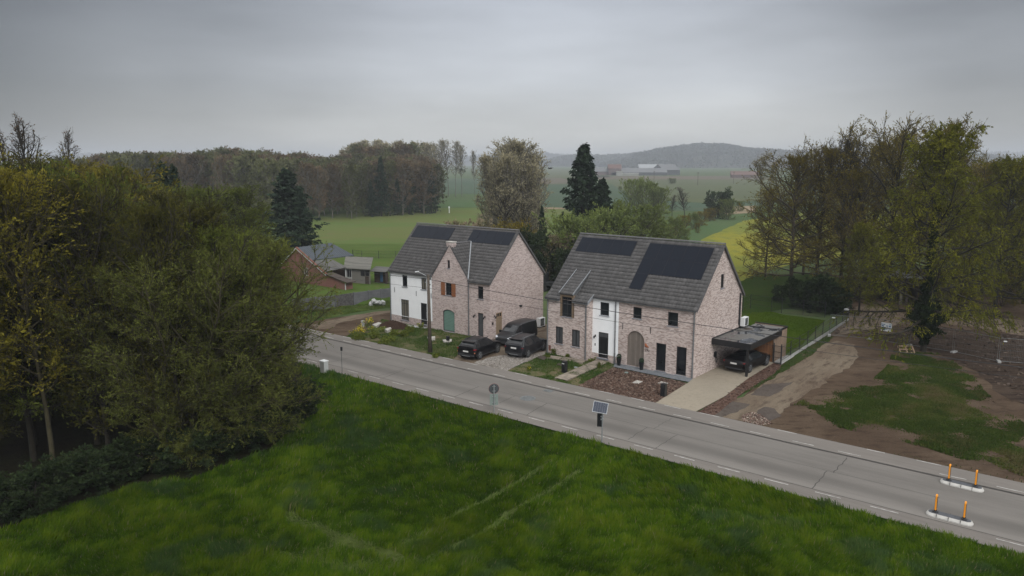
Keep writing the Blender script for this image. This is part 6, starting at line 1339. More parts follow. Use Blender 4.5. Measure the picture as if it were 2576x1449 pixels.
def at_par(P, idx, t):
    m = P.shape[1] - 1; x = np.clip(t * m, 0, m - 1e-4); i = x.astype(int); f = (x - i)[:, None]
    a, b = P[idx, i], P[idx, i + 1]; return a * (1 - f) + b * f, nrm(b - a)
def spread(d, ang, rs, flat=0):
    u = rs.randn(*d.shape); u[:, 2] *= (1 - flat); u = nrm(u - (u * d).sum(1)[:, None] * d); return nrm(d * np.cos(ang)[:, None] + u * np.sin(ang)[:, None])
def join(parts):
    V = []; F = []; o = 0
    for v, f in parts: V.append(v); F.append(f + o); o += len(v)
    return np.concatenate(V), np.concatenate(F)
def tree_mesh(seed, H, R, base=.25, n1=26, el0=25, el1=70, up=.12, prof=lambda h: (1 - h) ** .6, n2=8, n3=6, l2=.45, l3=.9, nl=5, ls=.10, droop3=0, trunk=.16, stems=1, lean=0, aspect=1.2, flat2=0, twig=.008, curve2=0, lsp=.25, wob=.12, top=1.0, a2=(25, 60)):
    """returns wood parts and leaf parts. Limb elevation goes from el0 (lowest) to el1 (top)"""
    rs = np.random.RandomState(seed); wood = []; 
    nt = 8; TP = []
    for s in range(stems):
        a = 2 * np.pi * s / stems + rs.rand(); d = np.array([[math.cos(a) * (.28 if stems > 1 else lean), math.sin(a) * (.28 if stems > 1 else 0), 1.0]]); d = nrm(d)
        h = H * (1 if s == 0 else rs.uniform(.75, .97)); st = np.array([[math.cos(a) * .2, math.sin(a) * .2, -.1]]) * (stems > 1) + [[0, 0, -.1]]
        P = polyl(st, d, np.array([h]), nt, np.array([[0, 0, .09 if stems > 1 else .02]]), rs, .035); wood.append(poly_segs(P, np.array([trunk]), np.array([trunk * .12]), 8)); TP.append(P[0])
    TP = np.array(TP)
    hh = base + (top - base) * (np.arange(n1) + rs.rand(n1)) / n1; si = rs.randint(0, stems, n1)
    S, D = at_par(TP, si, hh); az = np.arange(n1) * 2.399 + rs.rand(n1) * .8; el = np.radians(el0 + (el1 - el0) * (hh - base) / (1 - base) + rs.randn(n1) * 6)
    if stems > 1: cen = TP[:, :, :2].mean((0, 1)); az = np.where(rs.rand(n1) < .6, np.arctan2(S[:, 1] - cen[1], S[:, 0] - cen[0]) + rs.randn(n1) * .7, az)
    d1 = np.stack([np.cos(az) * np.cos(el), np.sin(az) * np.cos(el), np.sin(el)], 1); hn = (hh - base) / (1 - base)
    L1 = R * np.array([prof(x) for x in hn]) * rs.uniform(.78, 1.15, n1) / np.maximum(.35, np.cos(el)); L1 = np.minimum(L1, np.maximum(.25 * R, (H * 1.04 - S[:, 2]) / np.maximum(.12, np.sin(el)) if True else 9))
    P1 = polyl(S, d1, L1, 5, np.array([0, 0, up]), rs, wob); r1 = np.clip(trunk * .42 * (L1 / (R + .01)) ** .8, twig * 2, 1); wood.append(poly_segs(P1, r1, r1 * .2, 4))
    i2 = np.repeat(np.arange(n1), n2); t2 = .18 + .82 * (np.tile(np.arange(n2), n1) + rs.rand(n1 * n2)) / n2; S2, D2 = at_par(P1, i2, t2)
    d2 = spread(D2, np.radians(rs.uniform(a2[0], a2[1], len(i2))), rs, flat2); L2 = np.maximum(.25, L1[i2] * l2 * (1.15 - .75 * t2) * rs.uniform(.6, 1.2, len(i2)))
    P2 = polyl(S2, d2, L2, 3, np.array([0, 0, curve2 if curve2 else up * .6]), rs, wob); r2 = np.clip(r1[i2] * .35, twig * 1.2, 1); wood.append(poly_segs(P2, r2, r2 * .4, 3))
    i3 = np.repeat(np.arange(len(i2)), n3); t3 = .1 + .9 * rs.rand(len(i3)); S3, D3 = at_par(P2, i3, t3)
    d3 = spread(D3, np.radians(rs.uniform(15, 55, len(i3))), rs); d3 = nrm(d3 + np.array([0, 0, -droop3])); L3 = np.minimum(l3, L2[i3] * .8) * rs.uniform(.5, 1.2, len(i3))
    P3 = polyl(S3, d3, L3, 2, np.array([0, 0, -droop3 * .5 + up * .3]), rs, .1); tw = poly_segs(P3, np.full(len(i3), twig), np.full(len(i3), twig * .4), 3)
    i4 = np.repeat(np.arange(len(i3)), nl); t4 = rs.rand(len(i4)) ** .7; C, D4 = at_par(P3, i4, t4); C = C + rs.randn(*C.shape) * ls * lsp * 2
    leaves = leaf_quads(C, ls, rs, aspect, axis=D4) if nl else None
    zs = np.concatenate([tw[0][:, 2]] + ([leaves[0][:, 2]] if nl else [])); k = H / np.percentile(zs, 99.6)
    for q in wood + [tw] + ([leaves] if nl else []): q[0][:, 2] *= k
    return wood, tw, leaves
def species(name, bark, leaf, **kw):
    wood, tw, lv = tree_mesh(**kw); V, F = join(wood + [tw]); me_w = np_mesh(name + '_trunk', V, F, [M[bark]], smooth=True)
    me_l = None
    if lv is not None: me_l = np_mesh(name + '_crown', lv[0], lv[1], [M[leaf]])
    return me_w, me_l
def merged(name, bark, leaf, **kw):                  # small in the picture: one mesh, wood and leaves
    wood, tw, lv = tree_mesh(**kw); V1, F1 = join(wood + [tw]); V, F = join([(V1, F1), lv]); mi = np.r_[np.zeros(len(F1)), np.ones(len(F) - len(F1))]
    return np_mesh(name, V, F, [M[bark], M[leaf]], mi=mi)
def place(name, meshes, P, h, label, cat='tree', group=None, H=1.0, rz=None, wide=1.0):
    """h: wanted height; H: height of the prototype"""
    s = h / H; R = empty(name, (P[0], P[1], P[2] if len(P) > 2 else 0), rz if rz is not None else random.uniform(0, 6.28)); R.scale = (s * wide, s * wide, s); tag(R, label, cat, group)
    link('trunk', meshes[0], R)
    if meshes[1]: link('crown', meshes[1], R)
    return R
def place1(name, me, P, h, label, cat='tree', group=None, H=1.0, wide=1.0):
    s = h / H; o = link(name, me, None, loc=(P[0], P[1], P[2] if len(P) > 2 else 0), rz=random.uniform(0, 6.28)); o.scale = (s * wide, s * wide, s); return tag(o, label, cat, group)
def h_at(Y, row, px=1288):                            # height of a thing at distance Y whose top is seen in that row
    d = ray(px, row); return CAMH + d[2] / d[1] * Y
random.seed(11)
SP = {}
T10 = dict(H=10.0)
# --- dense edge of the wood on the left
SP['thicket'] = [species('thicket', 'bark_dark', 'leaf_forest', seed=20 + i, H=10, R=2.1, base=.10, n1=44, el0=20, el1=72, up=.16, prof=lambda h: .75 + .35 * math.sin(3.1 * h) - .35 * h, n2=11, n3=9, l2=.5, l3=.55, nl=10, ls=.034, trunk=.10, wob=.16, twig=.006) for i in range(3)]
SP['slender'] = [species('slender', 'bark_olive', 'leaf_yellow', seed=30 + i, H=10, R=1.7, base=.30, n1=38, el0=30, el1=75, up=.18, prof=lambda h: .7 + .5 * math.sin(3.1 * h) - .4 * h, n2=10, n3=8, l2=.5, l3=.6, nl=8, ls=.038, trunk=.09, wob=.14, twig=.006) for i in range(2)]
SP['greenish'] = [species('greenish', 'bark_dark', 'leaf_green', seed=40 + i, H=10, R=2.6, base=.2, n1=44, el0=15, el1=72, up=.14, prof=lambda h: .8 + .45 * math.sin(3.0 * h) - .5 * h, n2=11, n3=8, l2=.48, l3=.6, nl=10, ls=.038, trunk=.12, wob=.15, twig=.006) for i in range(2)]
SP['bare'] = [species('bare', 'bark_dark', 'leaf_bud', seed=50 + i, H=10, R=1.3, base=.35, n1=34, el0=52, el1=82, up=.16, prof=lambda h: 1.0 - .75 * h, n2=7, n3=4, l2=.42, l3=.5, nl=1, ls=.035, trunk=.085, wob=.10, twig=.006) for i in range(2)]
SP['willow'] = [species('willow', 'bark_olive', 'leaf_willow', seed=60 + i, H=10, R=4.0, base=.05, n1=72, el0=8, el1=80, up=.12, prof=lambda h: .78 + .32 * math.sin(3.14 * h) - .35 * h * h, n2=14, n3=10, l2=.42, l3=.75, nl=17, ls=.029, trunk=.12, stems=5, wob=.16, twig=.006, aspect=1.5, lsp=.5) for i in range(2)]
FB = FOREST
def in_poly(x, y, poly):
    x = np.asarray(x, float); y = np.asarray(y, float); c = np.zeros(x.shape, bool); n = len(poly)
    for i in range(n):
        x1, y1 = poly[i][0], poly[i][1]; x2, y2 = poly[(i + 1) % n][0], poly[(i + 1) % n][1]
        if y1 == y2: continue
        c ^= ((y1 > y) != (y2 > y)) & (x < (x2 - x1) * (y - y1) / (y2 - y1) + x1)
    return c
def edge_dist(p, poly): 
    best = 1e9
    for i in range(len(poly)):
        a, b = Vector((poly[i][0], poly[i][1])), Vector((poly[(i + 1) % len(poly)][0], poly[(i + 1) % len(poly)][1])); ab = b - a
        t = max(0, min(1, (Vector(p) - a).dot(ab) / (ab.length_squared + 1e-9))); best = min(best, (Vector(p) - a - ab * t).length)
    return best
def px_of(P):
    y, z = P[1], P[2] - CAMH; d = y * math.cos(PIT) - z * math.sin(PIT); u = y * math.sin(PIT) + z * math.cos(PIT); return 1288 + FPX * P[0] / d, 724.5 - FPX * u / d
# skyline of the wood by picture column: row that the tree tops reach
SKY_X = [-300, 0, 60, 150, 250, 330, 400, 480, 560, 600, 640, 680, 720, 800]; SKY_Y = [375, 400, 407, 403, 425, 450, 475, 490, 540, 580, 660, 780, 880, 990]
ORD = ['first', 'second', 'third', 'fourth', 'fifth', 'sixth', 'seventh', 'eighth', 'ninth', 'tenth', 'eleventh', 'twelfth', 'thirteenth', 'fourteenth', 'fifteenth', 'sixteenth', 'seventeenth', 'eighteenth', 'nineteenth', 'twentieth']
TENS = {20: 'twenty', 30: 'thirty', 40: 'forty', 50: 'fifty'}
def ordw(i): return ORD[i] if i < 20 else (TENS[(i + 1) // 10 * 10] + '-' + ORD[(i + 1) % 10 - 1] if (i + 1) % 10 else TENS[i + 1][:-1] + 'ieth')
def wood():
    r = random.Random(77); pts = []
    tries = 0
    while len(pts) < 66 and tries < 9000:
        tries += 1; x, y = r.uniform(-42, -8), r.uniform(32, 76)
        if not in_poly(x, y, FOREST) or edge_dist((x, y), FOREST) < 1.3: continue
        px, py = px_of((x, y, 0))
        if px < -160 or px > 790: continue
        if rl((x, y))[1] > -8.2: continue
        if any((x - a) ** 2 + (y - b) ** 2 < 2.5 ** 2 for a, b in pts): continue
        pts.append((x, y))
    def band(p): e = edge_dist(p, FOREST[:7]); return 'front' if e < 6 else ('middle' if e < 14 else 'back')
    order = {}
    for b in ('front', 'middle', 'back'):
        for k, p in enumerate(sorted([p for p in pts if band(p) == b], key=lambda p: px_of((p[0], p[1], 0))[0])): order[p] = (b, k)
    for i, (x, y) in enumerate(pts):
        px, _ = px_of((x, y, 0)); top = np.interp(px, SKY_X, SKY_Y) + r.uniform(0, 45) + max(0, (y - 44)) * .8; h = max(3.0, min(18.5, h_at(y, top)))
        front = edge_dist((x, y), FOREST) < 5
        if px > 430 and y < 52: kind = r.choice(['greenish', 'thicket'])
        else: kind = r.choices(['thicket', 'slender', 'greenish'], [.5, .3, .2] if px < 420 else [.3, .1, .6])[0]
        lab = {'thicket': 'dark twiggy tree', 'slender': 'slender yellow-green tree', 'greenish': 'fresh green tree'}[kind] + ', %s from the left in the %s row of the left wood' % (ordw(order[(x, y)][1]), order[(x, y)][0])
        place('tree', r.choice(SP[kind]), (x, y, .05), h, lab, 'tree', 'trees of the dense wood on the left', 10, wide=r.uniform(.75, 1.05))
    return pts
wood()
# the big willow bush at the wood's right end and its neighbours
def P_at(px, row): return G(px, row)
place('willow_tree', SP['willow'][0], P_at(560, 1125), h_at(P_at(572, 1125).y, 606), 'big pale green willow bush filling the right end of the wood', H=10, rz=.5, wide=1.0)
place('willow_tree', SP['willow'][1], P_at(455, 1155), h_at(P_at(455, 1155).y, 645), 'pale green willow bush at the meadow edge, left of the biggest one', H=10, rz=2.2, wide=.85)
place('willow_tree', SP['willow'][1], P_at(640, 1062), h_at(P_at(640, 1062).y, 680), 'smaller willow bush leaning towards the road beside the utility cabinet', H=10, rz=4.0, wide=.72)
place('willow_tree', SP['willow'][0], P_at(560, 1000), h_at(P_at(575, 1000).y, 592), 'willow bush standing behind the biggest one in the wood', H=10, rz=1.5, wide=.9)
for i, (px, Y, row, lab) in enumerate([(45, 62, 312, 'nearly bare tree with upright twigs above the wood, at the left picture edge'), (135, 60, 290, 'tallest nearly bare tree with upright twigs rising above the left wood'), (232, 62, 325, 'small nearly bare tree rising above the left wood, rightmost of three'), (78, 66, 330, 'thin bare tree between the two taller bare ones above the left wood')]):
    place('bare_tree', SP['bare'][i % 2], AT(px, Y), h_at(Y, row, px), lab, group='bare trees above the left wood', H=10, wide=1.0 if i == 1 else .8)
for i, (px, Y, row) in enumerate([(185, 55, 402), (245, 57, 408), (320, 56, 415), (60, 54, 412), (10, 52, 410)]):
    place('tree', SP['slender'][i % 2], AT(px, Y), h_at(Y, row, px), ['tree with the brightest yellow crown in the left wood, below the tall bare tree', 'yellow-crowned tree in the left wood, below the small bare tree', 'yellow-crowned tree at the right end of the yellow crowns in the left wood', 'dull yellow-green crowned tree at the left side of the wood', 'yellow-green tree at the very left edge of the wood'][i], H=10, wide=1.45)
for i, (px, Y, row, w) in enumerate([(450, 72, 470, 1.1), (540, 74, 470, 1.2), (610, 76, 468, 1.0), (385, 70, 465, 1.1), (640, 74, 520, 1.0), (672, 78, 590, .7), (505, 68, 500, 1)]):
    place('tree', SP['greenish'][i % 2], AT(px, Y), h_at(Y, row, px), ['green tree left of the white gable', 'green tree in front of the white gable', 'green tree between white gable and the dark conifer', 'green tree right of the yellow crowns', 'small green tree beside the dark conifer foot', 'small green tree beside the red barn', 'green tree low in front of the white gable'][i], H=10, wide=w)
# --- conifers
def spruce_mesh(name, seed, H, R, n1=110, leaf='leaf_spruce', ls=.22, sag=-12, ragged=.2, nl=9, base=.06):
    rs = np.random.RandomState(seed); P = polyl(np.array([[0, 0, -.1]]), np.array([[0, 0, 1.]]), np.array([H + .1]), 8, np.zeros(3), rs, .008)
    wood = [poly_segs(P, np.array([H * .018]), np.array([.02]), 7)]
    h = base + (1 - base) * (np.arange(n1) / n1) ** .85; S, _ = at_par(P, np.zeros(n1, int), h); az = np.arange(n1) * 2.399 + rs.rand(n1); el = np.radians(sag + 38 * h + rs.randn(n1) * 4)
    L = R * (1 - h) ** .85 * rs.uniform(1 - ragged * 1.6, 1 + ragged, n1) + .12; d = np.stack([np.cos(az) * np.cos(el), np.sin(az) * np.cos(el), np.sin(el)], 1)
    P1 = polyl(S, d, L, 4, np.array([0, 0, .05]), rs, .05); r1 = .012 + .012 * L; wood.append(poly_segs(P1, r1, r1 * .3, 3))
    n2 = 12; i2 = np.repeat(np.arange(n1), n2); t2 = .12 + .88 * (np.tile(np.arange(n2), n1) + rs.rand(n1 * n2)) / n2; S2, D2 = at_par(P1, i2, t2); d2 = spread(D2, np.radians(rs.uniform(35, 65, len(i2))), rs, .9); d2[:, 2] -= .28; d2 = nrm(d2)
    L2 = L[i2] * .34 * (1.2 - .8 * t2) * rs.uniform(.6, 1.2, len(i2)) + .08; P2 = polyl(S2, d2, L2, 2, np.array([0, 0, -.15]), rs, .08)
    i4 = np.repeat(np.arange(len(i2)), nl); C, D4 = at_par(P2, i4, rs.rand(len(i4))); C = C + rs.randn(*C.shape) * [.05, .05, .09] - [0, 0, .06]; D4 = nrm(D4 + [0, 0, -.5])
    V, F = leaf_quads(C, ls, rs, .9, axis=D4); Vw, Fw = join(wood); return np_mesh(name + '_trunk', Vw, Fw, [M['bark_dark']]), np_mesh(name + '_crown', V, F, [M[leaf]])
SP['spruce'] = [spruce_mesh('spruce', 5, 10, 2.35, ls=.13), spruce_mesh('spruce', 6, 10, 2.7, n1=90, ls=.15, ragged=.3)]
Y = 118; place('spruce_tree', SP['spruce'][0], AT(1462, Y), h_at(Y, 366, 1462), 'tall dark spruce standing between the two brick houses, taller of the pair', H=10, wide=1.35)
Y = 116; place('spruce_tree', SP['spruce'][1], AT(1512, Y), h_at(Y, 452, 1512), 'shorter dark spruce against the right side of the tall one', H=10, wide=1.3)
Y = 113; place('spruce_tree', SP['spruce'][1], AT(1362, Y), h_at(Y, 520, 1362), 'narrow dark conifer at the right foot of the big rounded poplars', H=10, wide=.6)
Y = 122; place('spruce_tree', SP['spruce'][1], AT(728, Y), h_at(Y, 428, 728), 'broad dark conifer standing alone in front of the far wood', H=10, wide=1.75)
Y = 121; place('spruce_tree', SP['spruce'][0], AT(762, Y), h_at(Y, 470, 762), 'second top of dark conifer merging with the right side of the broad one', H=10, wide=1.2)
Y = 84; place('spruce_tree', SP['spruce'][1], AT(432, Y), h_at(Y, 412, 432), 'dark conifer top showing among green trees above the left wood', H=10, wide=.9)
Y = 86; place('spruce_tree', SP['spruce'][0], AT(462, Y), h_at(Y, 418, 462), 'narrower dark conifer top just right of the other one above the left wood', H=10, wide=.7)
# --- rounded poplar group, mistletoe poplars
SP['poplar'] = [species('poplar', 'bark_grey', 'leaf_poplar', seed=70 + i, H=10, R=1.75, base=.14, n1=52, el0=45, el1=82, up=.15, prof=lambda h: .95 + .25 * math.sin(3.1 * h) - .45 * h, n2=9, n3=6, l2=.42, l3=.5, nl=6, ls=.052, trunk=.11, wob=.09, twig=.007) for i in range(2)]
for i, (px, Y, row, w) in enumerate([(1238, 128, 388, .95), (1272, 131, 354, 1.05), (1305, 127, 352, 1.15), (1340, 130, 378, 1.0), (1254, 123, 410, .9), (1330, 122, 405, 1.0), (1290, 121, 385, 1.0)]):
    place('poplar_tree', SP['poplar'][i % 2], AT(px, Y), h_at(Y, row, px), ['left outer poplar of the big rounded clump behind the first house', 'tallest poplar at the centre left of the rounded clump', 'poplar at the centre right of the rounded clump', 'right outer poplar of the rounded clump', 'lower poplar at the front left of the rounded clump', 'lower poplar at the front right of the rounded clump', 'front middle poplar of the rounded clump'][i], group='poplars of the rounded clump', H=10, wide=w)
SP['gnarly'] = [species('gnarly', 'bark_dark', 'leaf_poplar', seed=75, H=10, R=3.6, base=.2, n1=34, el0=10, el1=65, up=.02, prof=lambda h: 1.05 - .5 * h, n2=9, n3=6, l2=.5, l3=.6, nl=2, ls=.055, trunk=.22, wob=.26, twig=.010)]
for px, Y, row, w, lab in [(1268, 112, 470, 1.0, 'dark-branched tree with sparse leaves in front of the poplar clump'), (1320, 111, 500, .9, 'crooked ivy-clad tree at the right foot of the poplar clump')]: place('tree', SP['gnarly'][0], AT(px, Y), h_at(Y, row, px), lab, H=10, wide=w)
def mistletoe_tree(px, Y, row, lab, balls, w=.9, k=0):
    R = place('mistletoe_poplar', SP['far_poplar'][k], AT(px, Y), h_at(Y, row, px), lab, group='tall poplars with mistletoe', H=10, wide=w); r = random.Random(int(px)); rs = np.random.RandomState(int(px) % 1000)
    for i in range(balls):
        rad = r.uniform(.09, .17); c = np.array([r.uniform(-.75, .75), r.uniform(-.4, .4), r.uniform(4.2, 9.0)]); u = nrm(rs.randn(110, 3)) * rad * rs.uniform(.6, 1.1, (110, 1)) * 1.9; V, F = leaf_quads(u + c, .055, rs)
        link('mistletoe_ball', np_mesh('mistletoe', V, F, [M['mistletoe']]), R)
SP['far_poplar'] = [species('far_poplar', 'bark_grey', 'leaf_poplar', seed=80 + i, H=10, R=1.25, base=.40, n1=30, el0=48, el1=80, up=.12, prof=lambda h: .85 + .35 * math.sin(3.1 * h) - .4 * h, n2=7, n3=5, l2=.42, l3=.5, nl=2, ls=.055, trunk=.07, wob=.10, twig=.010) for i in range(2)]
for i, (px, Y, row, b) in enumerate([(1112, 360, 352, 2), (1128, 350, 350, 4), (1146, 345, 354, 5), (1162, 350, 362, 9), (1194, 330, 378, 9), (1098, 370, 358, 2), (1082, 375, 362, 1), (1224, 340, 400, 3)]):
    mistletoe_tree(px, Y, row, ['poplar with two mistletoe balls in the tall row, at the wood edge', 'poplar with few mistletoe balls in the tall row above the conifers', 'poplar with five mistletoe balls in the middle of the tall row', 'poplar full of mistletoe balls at the right end of the tall row', 'slim poplar full of mistletoe standing alone between the row and the rounded clump', 'poplar of the tall row behind the last forest conifers', 'poplar of the tall row where it meets the far wood', 'thin poplar beside the left flank of the rounded clump'][i], b, .95 if px < 1180 else .6, i % 2)
mistletoe_tree(1913, 300, 392, 'poplar with dark mistletoe on the plain at the left of the right-hand trees', 10, 1.5, 0)
mistletoe_tree(1935, 310, 405, 'second, lower poplar with mistletoe beside the red-roofed barn', 6, 1.2, 1)
# --- far wood (belt) on the left and middle
BT = [merged('belt_tree', 'bark_grey', 'leaf_belt', seed=90 + i, H=10, R=2.3, base=.12, n1=36, el0=25, el1=78, up=.12, prof=lambda h: .85 + .3 * math.sin(3.1 * h) - .45 * h, n2=8, n3=4, l2=.45, l3=.6, nl=5, ls=.15, trunk=.12, twig=.012) for i in range(3)]
BB = [merged('belt_tree', 'bark_grey', 'leaf_belt_brown', seed=95 + i, H=10, R=2.1, base=.12, n1=36, el0=35, el1=80, up=.12, prof=lambda h: .9 + .3 * math.sin(3.1 * h) - .5 * h, n2=8, n3=5, l2=.45, l3=.6, nl=3, ls=.12, trunk=.12, twig=.014) for i in range(2)]
BP = [merged('belt_poplar', 'bark_grey', 'leaf_poplar', seed=98 + i, H=10, R=1.4, base=.25, n1=40, el0=48, el1=82, up=.12, prof=lambda h: .9 + .3 * math.sin(3.1 * h) - .4 * h, n2=8, n3=5, l2=.42, l3=.5, nl=3, ls=.085, trunk=.08, twig=.012) for i in range(2)]
def belt():
    r = random.Random(19); TX = [200, 270, 350, 450, 560, 640, 720, 800, 850, 880, 920, 1000, 1100]; TY = [396, 380, 382, 385, 374, 374, 382, 386, 392, 372, 360, 358, 360]
    lab = {0: 'grey-green spring tree', 1: 'brownish budding tree'}
    rows = [(205, 655, 1105, 0), (218, 560, 1100, 0), (232, 420, 1095, 0), (250, 300, 1080, 0), (275, 150, 1060, 1), (310, 180, 860, 1)]
    for ri, (Y, x0, x1, back) in enumerate(rows):
        cnt = -1
        # the wood's front edge runs obliquely: further away to the right
        px = x0 + r.uniform(0, 10)
        while px < x1:
            Yq = Y + (px - 700) * .09 + r.uniform(-5, 5); top = np.interp(px, TX, TY) + r.uniform(-3, 14) + (0 if back else max(0, (250 - Y)) * .45) + (24 if px > 860 and not back else 0)
            h = h_at(Yq, top, px); k = r.random(); w = r.uniform(.8, 1.15)
            cnt += 1; tl = ', %s from the left in the %s row of the far wood' % (ordw(cnt), ORD[ri])
            if k < .55: place1('tree', r.choice(BT), AT(px, Yq), h, lab[0] + tl, 'tree', 'trees of the far wood', 10, w)
            else: place1('tree', r.choice(BB), AT(px, Yq), h, lab[1] + tl, 'tree', 'trees of the far wood', 10, w)
            px += r.uniform(24, 40) * 215 / Yq
    px = 868; cnt = 0
    while px < 1095: Yq = 330 + r.uniform(-12, 12); place1('poplar_tree', r.choice(BP), AT(px, Yq), h_at(Yq, np.interp(px, [868, 900, 940, 1095], [376, 360, 354, 358]) + r.uniform(-3, 6), px), 'pale upright poplar, %s from the left in the tall row behind the far wood' % ordw(cnt), 'tree', 'pale poplars behind the far wood', 10, .95); px += r.uniform(12, 19); cnt += 1
    place1('tree', BT[0], AT(885, 214), h_at(214, 415, 885), 'fresh green conical tree at the front of the far wood', 'tree', None, 10, .8).data
    for i, (px, Y, row, w, lb) in enumerate([(960, 224, 395, .8, 'tallest dark conifer in the front edge of the far wood'), (1030, 232, 415, .7, 'slim dark conifer in the far wood, between the other two'), (1085, 236, 422, .9, 'dark conifer at the right-hand corner of the far wood'), (1060, 240, 440, .8, 'low dark conifer beside the corner conifer of the far wood'), (1000, 228, 450, .8, 'low dark conifer right of the tallest one in the far wood'), (935, 222, 455, .7, 'low dark conifer left of the tallest one in the far wood')]):
        place('spruce_tree', SP['spruce'][i % 2], AT(px, Y), h_at(Y, row, px), lb, group='conifers at the edge of the far wood', H=10, wide=w)
belt()
# --- bushes and hedges in the middle distance
SP['bush'] = [species('bush', 'bark_olive', 'leaf_bush', seed=110 + i, H=10, R=5.0, base=.04, n1=46, el0=12, el1=82, up=.12, prof=lambda h: .8 + .3 * math.sin(3.14 * h) - .5 * h * h, n2=9, n3=5, l2=.45, l3=.9, nl=11, ls=.115, trunk=.16, stems=4, wob=.14, twig=.014, aspect=1.2) for i in range(2)]
SP['bbush'] = [species('brown_bush', 'bark', 'leaf_beech', seed=115, H=10, R=5.0, base=.04, n1=46, el0=15, el1=80, up=.08, prof=lambda h: .8 + .3 * math.sin(3.14 * h) - .5 * h * h, n2=9, n3=5, l2=.45, l3=.9, nl=3, ls=.16, trunk=.16, stems=4, wob=.2, twig=.018)]
SP['blossom'] = [species('blossom_bush', 'bark', 'leaf_blossom', seed=117, H=10, R=5.4, base=.04, n1=46, el0=15, el1=80, up=.02, prof=lambda h: .85 + .3 * math.sin(3.14 * h) - .5 * h * h, n2=9, n3=5, l2=.45, l3=.9, nl=5, ls=.15, trunk=.16, stems=4, wob=.2, twig=.018)]
SP['dark'] = [species('dark_bush', 'bark_dark', 'leaf_dark', seed=118, H=10, R=5.0, base=.03, n1=46, el0=8, el1=80, up=.08, prof=lambda h: .85 + .3 * math.sin(3.14 * h) - .5 * h * h, n2=10, n3=6, l2=.45, l3=.9, nl=7, ls=.20, trunk=.14, stems=4, wob=.15, twig=.014)]
def bush(kind, px, Y, row, w, lab, group=None, name='bush', k=0): place(name, SP[kind][k % len(SP[kind])], AT(px, Y), h_at(Y, row, px), lab, 'bush', group, 10, wide=w)
bush('bush', 1453, 100, 535, 1.0, 'round fresh green bush behind the gap between the two houses')
bush('bush', 1535, 112, 520, .9, 'green bush at the right foot of the dark spruces', k=1); bush('bush', 1588, 118, 508, 1.1, 'feathery willow bush right of the dark spruces, above the roof ridge', k=0); bush('bush', 1632, 124, 545, 1.0, 'green bush above the middle of the second roof ridge', k=1)
bush('bush', 1505, 108, 580, .8, 'low green bush just behind the left end of the second roof', k=1); bush('bush', 1700, 150, 545, .8, 'green bush where the hedge turns away along the field', k=0)
bush('blossom', 1180, 96, 552, .75, 'cream-blossoming shrub behind the ridge of the first house'); bush('blossom', 1400, 98, 590, .5, 'small whitish blossoming shrub between the two houses')
bush('bbush', 1235, 98, 565, .75, 'brownish shrub behind the right solar panels of the first house'); bush('bbush', 1290, 100, 555, .9, 'tangled brown-green shrub at the foot of the rounded poplars')
bush('dark', 1345, 98, 575, .8, 'dark green shrub behind the peak of the first house gable'); bush('dark', 1385, 101, 610, .7, 'dark low shrub in the gap between the houses'); bush('dark', 1420, 96, 620, .7, 'dark shrub beside the round green bush'); bush('dark', 1480, 104, 600, .6, 'dark undergrowth below the tall spruce')
for i, (px, Y, row, w, kd) in enumerate([(1720, 165, 540, .8, 'bbush'), (1742, 180, 535, .8, 'bush'), (1765, 190, 530, .9, 'bbush'), (1785, 205, 522, 1, 'bbush'), (1810, 225, 515, 1, 'bush'), (1668, 140, 560, .8, 'bush'), (1690, 155, 565, .7, 'bbush'), (1835, 235, 510, .9, 'bush'), (1860, 245, 505, .9, 'bush'), (1725, 150, 575, .6, 'bush'), (1755, 170, 560, .6, 'bbush')]):
    bush(kd, px, Y, row, w, {'bush': 'green shrub', 'bbush': 'brown sparse shrub'}[kd] + ', number %s in the hedge along the strip field' % ['one', 'two', 'three', 'four', 'five', 'six', 'seven', 'eight', 'nine', 'ten', 'eleven'][i], 'shrubs of the hedge along the strip field', k=i)
bush('bush', 1597, 235, 447, .8, 'taller rounded pale tree of the pair in the plain beyond the spruces', name='willow_tree'); bush('bush', 1625, 228, 455, .8, 'second rounded pale tree of the pair in the plain beyond the spruces', name='willow_tree', k=1); bush('bush', 1652, 220, 470, .9, 'lower rounded tree right of the pale pair in the plain')
place('bare_tree', SP['bare'][0], AT(1722, 200), h_at(200, 470, 1722), 'brownish bare tree in the hedge, left of the dark round one', H=10, wide=2.0); place('bare_tree', SP['bare'][1], AT(1690, 210), h_at(210, 490, 1690), 'small brownish bare tree right of the pale rounded trees', H=10, wide=2.0)
bush('dark', 1802, 215, 478, .9, 'dark round tree at the end of the hedge, before the reddish reeds', name='tree'); bush('bush', 1830, 210, 500, .8, 'pale bush right of the dark round tree in the hedge')
for i, px in enumerate([1560, 1700, 1760, 1835, 1420, 1385]): bush('bush', px, 420 + 25 * (i % 3), 468 + 3 * (i % 3), .9, 'small hazy bush in the distant fields, number %s of six' % ['one', 'two', 'three', 'four', 'five', 'six'][i], 'small bushes in the distant fields', k=i)
bush('bush', 1690, 560, 448, 1.6, 'wide hazy yellow-green bush in front of the far barn'); 
for i, (px, Y, row) in enumerate([(1755, 520, 425), (1645, 600, 424), (1845, 560, 425), (2030, 500, 410)]):
    mb = MB(); mb.tube([(0, 0, 0), (0, 0, 9)], .16, 5); mb.box(-.9, .9, -.08, .08, 8.3, 8.5); o = mb.build('utility_pole', M['pole_wood'], None, loc=AT(px, Y)); tag(o, ['thin far utility pole in the hazy plain behind the lone wide bush', 'thin far utility pole nearest the distant farm', 'thin far utility pole left of the lone red-roofed barn', 'thin far utility pole behind the right-hand trees'][i], 'utility pole', 'far utility poles in the plain')
